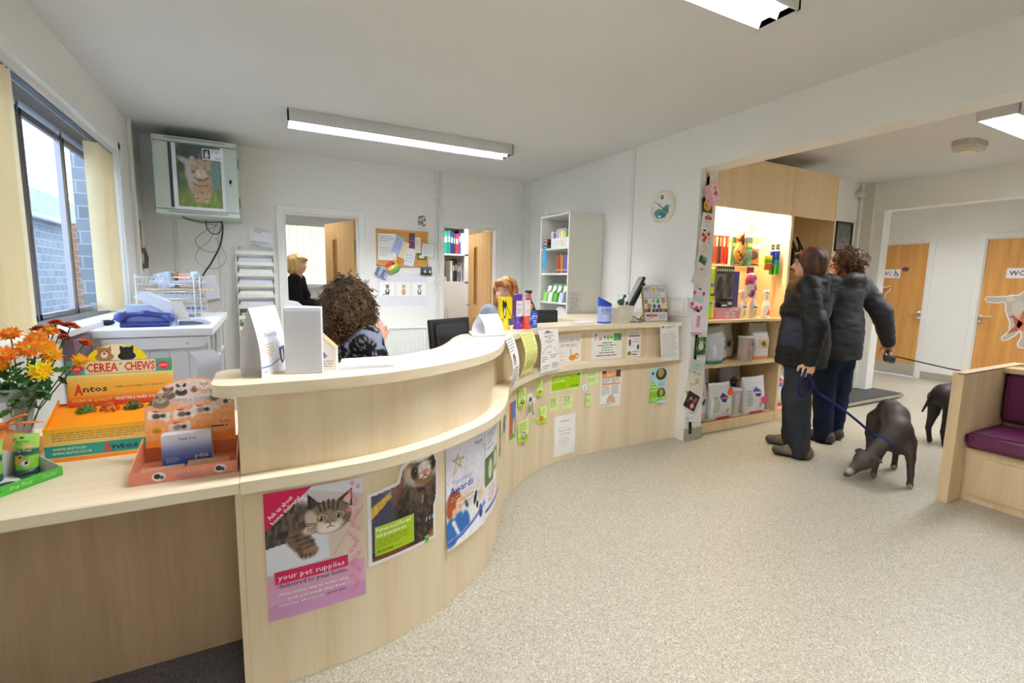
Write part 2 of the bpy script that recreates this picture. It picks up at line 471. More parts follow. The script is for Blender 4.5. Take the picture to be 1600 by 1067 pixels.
    def done(s, name, parent=None, mat=None): return s.mb.build(name, parent, mat or PAPER)
def flat(o, U, V):
    o, U, V = Vector(o), Vector(U).normalized(), Vector(V).normalized(); N = U.cross(V)
    return lambda u, v, f: tuple(o+U*u+V*v+N*f)
def facing(o, th, tilt=0.0):
    """sheet whose normal points horizontally at angle th (from +x, ccw); tilt>0 leans the top backwards"""
    N = Vector((math.cos(th), math.sin(th), 0)); U = Vector((0, 0, 1)).cross(N)
    V = Vector((0, 0, 1))*math.cos(tilt)-N*math.sin(tilt)
    return flat(o, U, V)
SOUTH = -math.pi/2      # facing -y, towards the camera
def snoise(P, sc, seed=0):
    r = np.random.RandomState(seed); G = r.rand(16, 16, 16)
    Q = P*sc+50.0; I = np.floor(Q).astype(int); f = Q-I; f = f*f*(3-2*f); I %= 16; J = (I+1) % 16
    o = 0
    for a in (0, 1):
        for b in (0, 1):
            for c in (0, 1):
                ix = (J if a else I)[..., 0]; iy = (J if b else I)[..., 1]; iz = (J if c else I)[..., 2]
                w_ = (f[..., 0] if a else 1-f[..., 0])*(f[..., 1] if b else 1-f[..., 1])*(f[..., 2] if c else 1-f[..., 2])
                o = o+G[ix, iy, iz]*w_
    return o*2-1
def cap(a, b, r1, r2=None, k=.03, sq=None):
    return ('c', np.array(a, float), np.array(b, float), r1, r1 if r2 is None else r2, k, sq)
def eli(c, r, k=.03, rz=0.0, ry=0.0, rx=0.0):
    Rm = np.array(Matrix.Rotation(rz, 3, 'Z') @ Matrix.Rotation(ry, 3, 'Y') @ Matrix.Rotation(rx, 3, 'X'))
    return ('e', np.array(c, float), np.array(r, float), Rm, 0, k, None)
def chain(pts, rs, k=.03, sq=None):
    return [cap(pts[i], pts[i+1], rs[i], rs[i+1], k, sq) for i in range(len(pts)-1)]
def prim_d(P, q):
    if q[0] == 'c':
        a, b, r1, r2, sq = q[1], q[2], q[3], q[4], q[6]
        pa = P-a; ba = b-a
        if sq is not None:   # (direction, factor): squash along a direction
            n_ = np.array(sq[0], float); n_ /= np.linalg.norm(n_); g = 1/sq[1]-1
            pa = pa+n_*(pa@n_)[..., None]*g; ba = ba+n_*(ba@n_)*g
        t = np.clip((pa@ba)/(ba@ba+1e-9), 0, 1)
        return np.linalg.norm(pa-ba*t[..., None], axis=-1)-(r1+(r2-r1)*t)
    c, r, Rm = q[1], q[2], q[3]
    L = (P-c)@Rm; k0 = np.linalg.norm(L/r, axis=-1); k1 = np.linalg.norm(L/(r*r), axis=-1)+1e-9
    return k0*(k0-1)/k1
def field(prims, cut=()):
    def f(P):
        d = None
        for q in prims:
            e = prim_d(P, q)
            if d is None: d = e
            else:
                k = q[5]; h = np.clip(.5+.5*(d-e)/k, 0, 1); d = d*(1-h)+e*h-k*h*(1-h)
        for q in cut:
            e = -prim_d(P, q); k = q[5]; h = np.clip(.5-.5*(d-e)/k, 0, 1); d = d*(1-h)+e*h+k*h*(1-h)
        return d
    return f
def bounds(prims, pad=.03):
    lo = np.full(3, 9e9); hi = -lo
    for q in prims:
        if q[0] == 'c':
            m_ = max(q[3], q[4])
            for p in (q[1], q[2]): lo = np.minimum(lo, p-m_); hi = np.maximum(hi, p+m_)
        else:
            m_ = max(q[2]); lo = np.minimum(lo, q[1]-m_); hi = np.maximum(hi, q[1]+m_)
    return lo-pad, hi+pad
def nets(f, lo, hi, h):
    n = np.ceil((np.array(hi)-np.array(lo))/h).astype(int)+1
    ax = [lo[i]+h*np.arange(n[i]) for i in range(3)]
    D = np.empty(n)
    Y, Z = np.meshgrid(ax[1], ax[2], indexing='ij')
    for i0 in range(0, n[0], 24):
        xs = ax[0][i0:i0+24]
        P = np.empty((len(xs), n[1], n[2], 3)); P[..., 0] = xs[:, None, None]; P[..., 1] = Y; P[..., 2] = Z
        D[i0:i0+24] = f(P)
    S = D < 0
    c = n-1
    acc = np.zeros((*c, 3)); cnt = np.zeros(c)
    offs = [(0, 0, 0), (1, 0, 0), (0, 1, 0), (1, 1, 0), (0, 0, 1), (1, 0, 1), (0, 1, 1), (1, 1, 1)]
    sl = lambda o: tuple(slice(o[i], o[i]+c[i]) for i in range(3))
    for a in offs:
        for k in range(3):
            if a[k]: continue
            b = list(a); b[k] = 1
            Da, Db = D[sl(a)], D[sl(b)]; m_ = (Da < 0) != (Db < 0)
            t = np.where(m_, Da/(Da-Db+1e-12), 0)
            for q in range(3): acc[..., q] += np.where(m_, a[q]+(t if q == k else 0), 0)
            cnt += m_
    act = cnt > 0; idx = -np.ones(c, int); idx[act] = np.arange(act.sum())
    I = np.argwhere(act); V = (I+acc[act]/cnt[act][:, None])*h+np.array(lo)
    F = []
    for k in range(3):
        a, b = [(1, 2), (2, 0), (0, 1)][k]
        s0 = [slice(None)]*3; s1 = [slice(None)]*3; s0[k] = slice(0, -1); s1[k] = slice(1, None)
        m_ = S[tuple(s0)] != S[tuple(s1)]; E = np.argwhere(m_)
        E = E[(E[:, a] > 0) & (E[:, b] > 0) & (E[:, a] < c[a]) & (E[:, b] < c[b]) & (E[:, k] < c[k])]
        def at_(da, db):
            q = E.copy(); q[:, a] -= da; q[:, b] -= db; return idx[q[:, 0], q[:, 1], q[:, 2]]
        Q = np.stack([at_(1, 1), at_(0, 1), at_(0, 0), at_(1, 0)], 1)
        ins = S[E[:, 0], E[:, 1], E[:, 2]]; Q[~ins] = Q[~ins][:, ::-1]
        Q = Q[(Q >= 0).all(1)]; F.append(Q)
    return V, np.concatenate(F)
def skin(name, prims, h=.012, col='#888888', colf=None, parent=None, mat=None, disp=None, cut=(), extra=None, pad=.03, mb=None):
    f0 = field(prims, cut)
    f = (lambda P: f0(P)-disp(P)) if disp else f0
    lo, hi = bounds(prims, pad)
    V, F = nets(f, lo, hi, h)
    m_ = mb or MB()
    cols = None
    if colf is not None: cols = colf(V)
    m_.add([tuple(p) for p in V], F.tolist(), col, 0, True, [tuple(q) for q in cols] if cols is not None else None)
    if extra: extra(m_)
    if mb is not None: return mb
    return m_.build(name, parent, mat or PLAIN)
# ROOM
XW, XW2, YB, CH, XL = 3.19, 3.39, 5.62, 2.62, -0.93
mb = MB(); mb.bb(-3, 9.2, -3.2, 8.3, -0.1, 0, '#b9b3a4'); struct('floor', mb, FLOORM)
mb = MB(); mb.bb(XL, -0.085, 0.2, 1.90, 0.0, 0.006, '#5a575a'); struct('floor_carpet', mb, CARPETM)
mb = MB(); mb.bb(-1.3, 9.2, -3.2, 8.3, CH, CH+.1, '#ffffff'); struct('ceiling', mb, CEILM)
WY0, WY1, WZ0, WZ1 = 2.55, 4.75, 1.05, 2.29      # window opening in the left wall
mb = MB()
mb.bb(XL-.18, XL, -3.2, WY0, 0, CH); mb.bb(XL-.18, XL, WY1, 8.3, 0, CH); mb.bb(XL-.18, XL, WY0, WY1, 0, WZ0); mb.bb(XL-.18, XL, WY0, WY1, WZ1, CH)
struct('wall_left', mb, WALLM)
D1 = (.24, .99, 2.02); D2 = (1.98, 2.70, 2.0)
mb = MB()
mb.bb(XL, D1[0], YB, YB+.1, 0, CH); mb.bb(D1[1], D2[0], YB, YB+.1, 0, CH); mb.bb(D2[1], XW2, YB, YB+.1, 0, CH)
mb.bb(D1[0], D1[1], YB, YB+.1, D1[2], CH); mb.bb(D2[0], D2[1], YB, YB+.1, D2[2], CH)
struct('wall_back', mb, WALLM)
mb = MB(); mb.bb(XW, XW2, 2.85, YB, 0, CH); mb.bb(XW, XW2, -3.2, 2.85, 2.28, CH); struct('wall_clock', mb, WALLM)
mb = MB(); mb.bb(XL, 9.2, -3.2, -3.1, 0, CH); struct('wall_front', mb, WALLM)
mb = MB(); mb.bb(XW2, 6.76, 3.42, 3.52, 0, CH); struct('wall_shop', mb, WALLM)
mb = MB(); mb.bb(6.76, 6.92, 3.2, 5.0, 0, CH); mb.bb(6.76, 6.92, -3.1, 3.2, 2.28, CH); struct('wall_opening', mb, WALLM)
mb = MB()
W1, W2 = (3.52, 4.25, 2.03), (2.07, 2.90, 2.04)
mb.bb(8.8, 8.9, -3.1, W2[0], 0, CH); mb.bb(8.8, 8.9, W2[1], W1[0], 0, CH); mb.bb(8.8, 8.9, W1[1], 5.0, 0, CH); mb.bb(8.8, 8.9, W2[0], W2[1], W2[2], CH); mb.bb(8.8, 8.9, W1[0], W1[1], W1[2], CH)
mb.bb(6.92, 8.8, 4.9, 5.0, 0, CH)
struct('wall_corridor', mb, WALLM)
mb = MB()
wb = (0.22, 1.75, 1.25, 2.13)   # window in the far wall of the left back room
mb.bb(XL, wb[0], 7.9, 8.0, 0, CH); mb.bb(wb[1], 3.4, 7.9, 8.0, 0, CH); mb.bb(wb[0], wb[1], 7.9, 8.0, 0, wb[2]); mb.bb(wb[0], wb[1], 7.9, 8.0, wb[3], CH); mb.bb(1.83, 1.9, YB+.1, 7.9, 0, CH); mb.bb(3.39, 3.49, YB, 8, 0, CH)
struct('wall_far', mb, WALLM)
WHITE = '#eeeeea'
def architrave(name, x0, x1, zt, y, d=.06, axis='y', sgn=-1, w_=.07):
    m_ = MB()
    def b(a0, a1, z0, z1, dd=.018, l0=0):
        lo_, hi_ = sorted((y+sgn*dd, y-sgn*l0))
        if axis == 'y': m_.bb(a0, a1, lo_, hi_, z0, z1, WHITE, bev=.004)
        else: m_.bb(lo_, hi_, a0, a1, z0, z1, WHITE, bev=.004)
    b(x0-w_, x0, 0, zt+w_); b(x1, x1+w_, 0, zt+w_); b(x0-w_, x1+w_, zt, zt+w_, .017)
    b(x0-.001, x0+.015, 0, zt, .004, .1); b(x1-.015, x1+.001, 0, zt, .004, .1); b(x0, x1, zt-.015, zt+.001, .004, .1)
    return struct(name, m_, PLAIN)
architrave('trim_1', *D1, YB); architrave('trim_2', *D2, YB)
architrave('trim_3', *W1, 8.8, axis='x'); architrave('trim_4', *W2, 8.8, axis='x')
mb = MB()
mb.bb(XL, XL+.03, 5.14, 5.18, 0, CH, '#e6e6e2', bev=.004); struct('trim_5', mb, PLAIN)
mb = MB(); mb.bb(XW-.012, XW, 3.63, 3.68, 1.12, CH, '#e4e4e0', bev=.003); struct('trim_6', mb, PLAIN)
mb = MB(); mb.bb(3.06, 3.10, YB-.012, YB, 0, CH, '#e4e4e0', bev=.003); struct('trim_7', mb, PLAIN)
for k, xx in enumerate((-.72, -.36)):
    mb = MB(); mb.bb(xx, xx+.035, YB-.012, YB, 0, CH, '#dedfda', bev=.003); struct('trim_%d' % (8+k), mb, PLAIN)
mb = MB(); mb.bb(6.70, 6.76, 3.30, 3.42, 0, CH, '#e0ded6'); mb.tube([(6.60, 3.40, 0), (6.60, 3.40, CH)], .012, '#e0ded6'); struct('trim_10', mb, PLAIN)
mb = MB(); mb.bb(8.79, 8.8, W2[1]+.07, W1[0]-.07, 0, .11, '#97948c'); mb.bb(8.79, 8.8, -3, W2[0]-.07, 0, .11, '#97948c'); struct('baseboard_corridor', mb, FLOORM)
mb = MB(); mb.bb(XW-.006, XW2, 2.835, 2.85, 0, .11, '#97948c'); mb.bb(XW2, XW2+.006, 2.84, 3.42, 0, .11); struct('baseboard_pillar', mb, FLOORM)
t = thing('heating_pipe', 'pair of thin white heating pipes running up the back wall between the two doorways', 'pipe', (1.90, YB-.03, 0))
for dx in (-.018, .018):
    mb = MB(); mb.tube([(dx, 0, .1), (dx, 0, CH)], .008, '#e9e9e4'); mb.build('pipe', t, PLAST)
for z in (.4, 1.3, 2.3): mb = MB(); mb.box((0, .012, z), (.06, .03, .02), '#dddddd'); mb.build('pipe_clip', t, PLAST)
XF = -1.08
mb = MB(); FR = '#85848a'
mb.bb(XF-.03, XF+.03, WY0, WY1, WZ0, WZ0+.04, FR); mb.bb(XF-.03, XF+.03, WY0, WY1, WZ1-.075, WZ1, '#a4a4aa')
for y in (WY0+.02, 3.46, 4.07, WY1-.06): mb.bb(XF-.02, XF+.012, y-.018, y+.018, WZ0, WZ1, FR)
for (a, b) in ((WY0+.04, 3.442), (3.478, 4.052), (4.088, WY1-.08)):
    for q in ((a, a+.022, WZ0+.04, WZ1-.1), (b-.022, b, WZ0+.04, WZ1-.1), (a, b, WZ0+.04, WZ0+.07), (a, b, WZ1-.135, WZ1-.1)): mb.bb(XF-.008, XF+.014, *q, '#868489')
win = struct('window_1', mb, METAL)
mb = MB(); mb.quad((XF, WY0, WZ0+.03), (XF, WY1, WZ0+.03), (XF, WY1, WZ1-.1), (XF, WY0, WZ1-.1)); g = mb.build('pane', win, GLASS)
mb = MB(); mb.tube([(XF+.05, 4.28, WZ0+.075), (XF+.07, 4.30, WZ0+.08), (XF+.07, 4.45, WZ0+.085)], .008, '#b9b9bc'); mb.box((XF+.05, 4.27, WZ0+.07), (.03, .03, .05), '#b9b9bc'); mb.build('stay_handle', win, METAL)
mb = MB(); mb.bb(XL-.22, XF-.03, WY0, WY1, WZ0-.01, WZ0+.001, '#b2b2ae'); mb.bb(XF+.03, XL+.035, WY0-.02, WY1+.02, WZ0-.035, WZ0+.002, '#f4f4f2', bev=.004); mb.build('window_sill', win, PLAIN)
mb = MB(); mb.bb(XL-.002, XL+.012, WY0-.05, WY1+.06, WZ1, WZ1+.05, '#eceef0'); mb.bb(XL-.002, XL+.012, WY1, WY1+.06, WZ0-.04, WZ1+.05, '#eceef0'); mb.bb(XL-.07, XL-.02, WY0, WY1, WZ1-.035, WZ1-.002, '#e6e8ea'); mb.build('window_trim', win, PLAIN)
bt = thing('vertical_blind', 'cream vertical blind drawn back to both sides of the reception window', 'blind', (XL-.045, 3.6, 0))
mb = MB(); mb.bb(-.014, .014, WY0-3.6, WY1-3.6, WZ1-.040, WZ1-.02, '#b8bcc4', bev=.004); mb.bb(-.016, .016, WY0-3.6, WY1-3.6, WZ1-.046, WZ1-.040, '#44546c'); mb.build('head_rail', bt, PLAST)
for y0, y1, n, z0 in ((-.99, -.62, 9, 1.07), (.70, 1.04, 8, 1.09)):
    for i in range(n):
        y = y0+(y1-y0)*i/(n-1); a = .35 if y0 < 0 else .5
        mb = MB(); mb.X = Matrix.Translation((.0, y, 0)) @ Matrix.Rotation(a+rnd.uniform(-.08, .08), 4, 'Z')
        V = []; F = []
        for j in range(2):
            for k in range(7):
                u = -.044+.088*k/6; V.append((u, .006*math.cos(u*30), (z0 if j == 0 else WZ1-.06)))
        F = [(k, k+1, k+8, k+7) for k in range(6)]
        mb.add(V, F, '#efdfae', 0, True); mb.build('slat', bt, BLIND)
def brickmat(name, c1, c2, mort, sc, bw=.5, bh=.25):
    m, nt, b = new_mat(name); tc = nt.nodes.new('ShaderNodeTexCoord'); mp = nt.nodes.new('ShaderNodeMapping'); mp.inputs['Rotation'].default_value = (math.pi/2, 0, math.pi/2)
    sp = nt.nodes.new('ShaderNodeSeparateXYZ'); cb = nt.nodes.new('ShaderNodeCombineXYZ')
    nt.links.new(tc.outputs['Object'], sp.inputs[0]); ad = nt.nodes.new('ShaderNodeMath'); nt.links.new(sp.outputs[0], ad.inputs[0]); nt.links.new(sp.outputs[1], ad.inputs[1])
    nt.links.new(ad.outputs[0], cb.inputs[0]); nt.links.new(sp.outputs[2], cb.inputs[1])
    br = nt.nodes.new('ShaderNodeTexBrick'); br.inputs['Scale'].default_value = sc; br.inputs['Brick Width'].default_value = bw; br.inputs['Row Height'].default_value = bh; br.inputs['Mortar Size'].default_value = .012
    br.inputs['Color1'].default_value = (*lin(c1), 1); br.inputs['Color2'].default_value = (*lin(c2), 1); br.inputs['Mortar'].default_value = (*lin(mort), 1)
    nt.links.new(cb.outputs[0], br.inputs['Vector']); nt.links.new(br.outputs[0], b.inputs['Base Color']); b.inputs['Roughness'].default_value = .95
    return m
STONE = brickmat('grey_stone_blocks', '#6e747c', '#5c626a', '#868c94', 1.6)
BRICK = brickmat('weathered_red_brick', '#8c6858', '#7c5848', '#a09890', 3.5)
SLATE = brickmat('roof_slates', '#7c848e', '#6c747e', '#5c646e', 2.4, .4, .3)
t = thing('neighbouring_house', 'grey stone house with a slate roof seen through the window', 'building', (-4.0, 16, 0))
mb = MB(); mb.bb(-5, 0, -9, 9, -1, 2.5, '#9a9a9a'); mb.build('wall', t, STONE)
mb = MB(); mb.add([(.18, -9.2, 2.45), (.18, 9.2, 2.45), (-2.5, 9.2, 4.1), (-2.5, -9.2, 4.1), (.18, -9.2, 2.38), (.18, 9.2, 2.38), (-5.2, 9.2, 2.45), (-5.2, -9.2, 2.45)], [(0, 1, 2, 3), (4, 5, 1, 0), (2, 6, 7, 3), (0, 3, 7, 4), (1, 5, 6, 2)], '#8a929c'); mb.build('roof', t, SLATE)
mb = MB(); mb.tube([(.24, -9, 2.42), (.24, 9, 2.42)], .06, '#5d636c'); mb.build('gutter', t, PLAST)
t = thing('brick_pier', 'weathered pier of grey and red brick standing outside the right pane of the window', 'wall', (-2.0, 8.0, 0))
mb = MB(); mb.bb(-.03, .75, 0, .5, 0, 3.1, '#9a9a9a'); mb.build('pier', t, STONE)
mb = MB(); mb.bb(-.14, -.03, .05, .45, 0, 1.97, '#b08878'); mb.build('red_brick_return', t, BRICK)
t = MB(); t.bb(-14, -1.25, -4, 26, -.12, -.02, '#8d8f90'); struct('floor_yard', t, PLAIN)
def ceiling_light(label, x0, x1, y0, y1, group=None, n=26, z0=2.525, two=False):
    t = thing('ceiling_light', label, 'light', ((x0+x1)/2, (y0+y1)/2, CH), group=group)
    L, W, H = x1-x0, y1-y0, CH-z0
    mb = MB(); c = '#d3d5d6'; e = .012
    mb.bb(-L/2, L/2, -W/2, W/2, -.012, -.0005, c)
    for s in (-1, 1):
        mb.bb(-L/2, L/2, s*W/2, s*(W/2-e), -H, -.01, c); mb.bb(s*L/2, s*(L/2-e), -W/2, W/2, -H, -.01, c)
    mb.build('housing', t, PLAIN)
    nr = 2
    mb = MB(); rw = (W-2*e)/nr
    for r in range(nr):
        yc = -W/2+e+rw*(r+.5)
        for s in (-1, 1):
            V = [(-L/2+e, yc+s*rw*.5, -H+.002), (L/2-e, yc+s*rw*.5, -H+.002), (L/2-e, yc+s*rw*.30, -.02), (-L/2+e, yc+s*rw*.30, -.02)]
            mb.add(V, [(0, 1, 2, 3)], '#f4f4f4')
        for i in range(n+1):
            x = -L/2+e+(L-2*e)*i/n
            mb.add([(x, yc-rw*.5, -H), (x, yc+rw*.5, -H), (x, yc+rw*.38, -H+.03), (x, yc-rw*.38, -H+.03)], [(0, 1, 2, 3)], '#eeeeee')
    mb.build('louvre', t, PM('louvre_reflector', .3, metal=.3))
    for r in range(nr):
        yc = -W/2+e+rw*(r+.5); mb = MB(); mb.tube([(-L/2+.03, yc, -H+.05), (L/2-.03, yc, -H+.05)], .016, '#ffffff', n=12); mb.build('tube', t, TUBEM)
    return t
ceiling_light('long louvred ceiling light above the reception desk in front of the back wall', .23, 2.16, 4.16, 4.38)
ceiling_light('long louvred ceiling light cut off by the top edge of the photo above the counter', .16, 2.10, 1.40, 1.60)
ceiling_light('louvred ceiling light over the shop area at the right edge of the photo', 4.53, 6.47, 1.42, 1.64)
for x in (.2, 4.5): ceiling_light('unseen louvred ceiling light added behind the viewer to light the room', x, x+1.94, -1.5, -1.28, 'added ceiling lights behind the viewer')  # unseen fixtures, added so the room gets more light
ceiling_light('louvred ceiling light in the toilet corridor beside the left door', 7.3, 8.3, 3.0, 3.25, 'corridor ceiling lights'); ceiling_light('louvred ceiling light added to brighten the toilet corridor near the right door', 7.3, 8.3, 1.2, 1.45, 'corridor ceiling lights')  # the one near the right door is added to strengthen the corridor light
ceiling_light('louvred ceiling light in the room with the cream blind', .2, .75, 6.3, 6.52, n=8)
ceiling_light('louvred ceiling light in the store room with the book cupboard', 2.1, 3.2, 6.3, 6.5)
t = thing('emergency_light', 'small hexagonal bulkhead emergency light on the ceiling of the shop area', 'light', (5.52, 2.02, CH))
mb = MB(); P = [(-.17, -.05), (-.10, -.09), (.10, -.09), (.17, -.05), (.17, .05), (.10, .09), (-.10, .09), (-.17, .05)]
mb.prism(P, -.04, -.0005, '#b9b4a8'); mb.build('base', t, PLAST)
mb = MB(); mb.prism([(a*.92, b*.9) for a, b in P], -.075, -.04, '#cfcabc'); mb.prism([(a*.6, b*.5) for a, b in P], -.09, -.075, '#d8d4c0'); mb.build('diffuser', t, PLAST)
t = thing('smoke_detector', 'small square sensor box high on the shop wall by the corridor opening', 'detector', (6.55, 3.42, 2.48))
mb = MB(); mb.box((0, -.04, 0), (.14, .08, .07), '#cbc8bc', bev=.02); mb.build('case', t, PLAST)
# RECEPTION COUNTER
def catmull(P, n=10):
    out_ = []
    Q = [P[0]]+P+[P[-1]]
    for i in range(1, len(Q)-2):
        p0, p1, p2, p3 = [np.array(q, float) for q in Q[i-1:i+3]]
        for k in range(n):
            t = k/n
            out_.append(.5*((2*p1)+(-p0+p2)*t+(2*p0-5*p1+4*p2-p3)*t*t+(-p0+3*p1-3*p2+p3)*t**3))
    out_.append(np.array(P[-1], float)); return np.array(out_)
CPTS = [(-0.08, 1.62), (.03, 1.62), (.16, 1.621), (.30, 1.633), (.42, 1.662), (.55, 1.712), (.71, 1.80), (.852, 1.90), (.983, 2.04), (1.10, 2.222), (1.19, 2.385), (1.305, 2.53), (1.46, 2.665), (1.61, 2.775), (1.81, 2.88), (2.13, 2.95), (2.5, 2.96), (2.85, 2.96), (3.185, 2.96)]
CC = catmull(CPTS, 8)
CS = np.concatenate([[0], np.cumsum(np.linalg.norm(np.diff(CC, axis=0), axis=1))])
def cpath(s_, off=0.0):
    """point on the counter front at arc length s_, off metres out towards the customer"""
    s_ = min(max(s_, 0), CS[-1]); x = np.interp(s_, CS, CC[:, 0]); y = np.interp(s_, CS, CC[:, 1])
    e = .03; a = max(s_-e, 0); b = min(s_+e, CS[-1])
    t = np.array([np.interp(b, CS, CC[:, 0])-np.interp(a, CS, CC[:, 0]), np.interp(b, CS, CC[:, 1])-np.interp(a, CS, CC[:, 1])]); t /= np.linalg.norm(t)
    return np.array([x+t[1]*off, y-t[0]*off])
def s_at(x): return float(np.interp(x, CC[:, 0], CS))
SL = list(np.linspace(0, CS[-1], 110))
def band(m_, off0, off1, z0, z1, col='#ffffff', mat=0, ss=SL, off0f=None, off1f=None):
    A = [cpath(q, off0f(q) if off0f else off0) for q in ss]; B = [cpath(q, off1f(q) if off1f else off1) for q in ss]
    return m_.prism([tuple(p) for p in A]+[tuple(p) for p in B[::-1]], z0, z1, col, mat)
def bandq(m_, off0, off1, z0, z1, ss=SL, col='#ffffff', mat=0):
    """same, as quads with smooth shading"""
    f0 = off0 if callable(off0) else (lambda q: off0); f1 = off1 if callable(off1) else (lambda q: off1)
    n = len(ss); A = [cpath(q, f0(q)) for q in ss]; B = [cpath(q, f1(q)) for q in ss]
    for R, flip in ((A, 0), (B, 1)):
        V = [(p[0], p[1], z0) for p in R]+[(p[0], p[1], z1) for p in R]
        m_.add(V, [(i, i+1, n+i+1, n+i) if not flip else (i+1, i, n+i, n+i+1) for i in range(n-1)], col, mat, True)
    for z, flip in ((z1, 0), (z0, 1)):
        V = [(p[0], p[1], z) for p in A]+[(p[0], p[1], z) for p in B]
        m_.add(V, [(i, i+1, n+i+1, n+i) if not flip else (i+1, i, n+i, n+i+1) for i in range(n-1)], col, mat, False)
    for i in (0, n-1):
        m_.add([(A[i][0], A[i][1], z0), (B[i][0], B[i][1], z0), (B[i][0], B[i][1], z1), (A[i][0], A[i][1], z1)], [(0, 1, 2, 3)], col, mat)
    return m_
LZ0, LZ1, UZ0, UZ1 = .70, .738, .992, 1.028
ct = thing('reception_counter', 'long curved two-level maple reception counter covered in notices and posters', 'counter', (0, 0, 0))
mb = MB(); bandq(mb, 0, -.02, .001, LZ0-.001); mb.build('front_panel', ct, MAPLE)
mb = MB(); mb.bb(-.098, -.0805, 1.615, 2.25, .001, LZ0-.001); mb.build('end_panel', ct, MAPLE)
mb = MB(); mb.bb(XL+.002, -.10, 1.90, 1.92, .001, LZ0-.001); mb.build('modesty_panel', ct, MAPLE_D)
mb = MB(); mb.bb(XL+.002, -.08, 1.582, 2.48, LZ0, LZ1, bev=.004); mb.build('side_worktop', ct, MAPLE_X)
mb = MB(); bandq(mb, .042, lambda q: -.66+.25*math.exp(-((q-1.4)/.5)**2), LZ0, LZ1); mb.build('lower_worktop', ct, MAPLE_X)
mb = MB(); ssu = [q for q in SL]; bandq(mb, lambda q: -.022-.03*max(0, min(1, (q-1.2)/.3)), lambda q: -.042-.03*max(0, min(1, (q-1.2)/.3)), LZ1+.0005, UZ0-.0005); mb.bb(-.078, -.060, 1.662, 1.90, LZ1+.0005, UZ0-.0005); mb.build('upper_panel', ct, MAPLE)
mb = MB()
def uo(q): return .012 if q > .05 else .012
S2 = [0.0]+SL[1:]
bandq(mb, .015, lambda q: -.275, UZ0, UZ1, ss=SL)
P = [(-.08, 1.605)]+[(-.085-.06*math.sin(a), 1.665-.06*math.cos(a)) for a in [i*math.pi/14 for i in range(8)]]+[(-.145, 1.84)]+[(-.085-.06*math.cos(a), 1.84+.055*math.sin(a)) for a in [i*math.pi/14 for i in range(8)]]+[(-.08, 1.895)]
mb.prism(P[::-1], UZ0, UZ1); mb.build('upper_worktop', ct, MAPLE_X)
def on_counter(u0, zc, off=.0015, curl=None, tilt=0, drop=None):
    """sheet on the counter front. u along the counter from arc length u0; v up from zc"""
    def mp(u, v, f):
        e = off+f+(curl(u, v) if curl else 0)
        c_, s_ = math.cos(tilt), math.sin(tilt)
        p = cpath(u0+u*c_-v*s_, e)
        return (p[0], p[1], zc+v*c_+u*s_)
    return mp
def sheet(name, label, cat, mp, w_, h, draw, group=None, col='#f4f3f0', step=.03, mat=None, back=True):
    pr = Print(mp, step); pr.rect(0, 0, w_, h, col, 0)
    draw(pr)
    o = pr.done(name, None, mat); tag(o, label, cat, group); return o
def scaled(mp, k): return lambda u, v, f: mp(u*k, v*k, f)
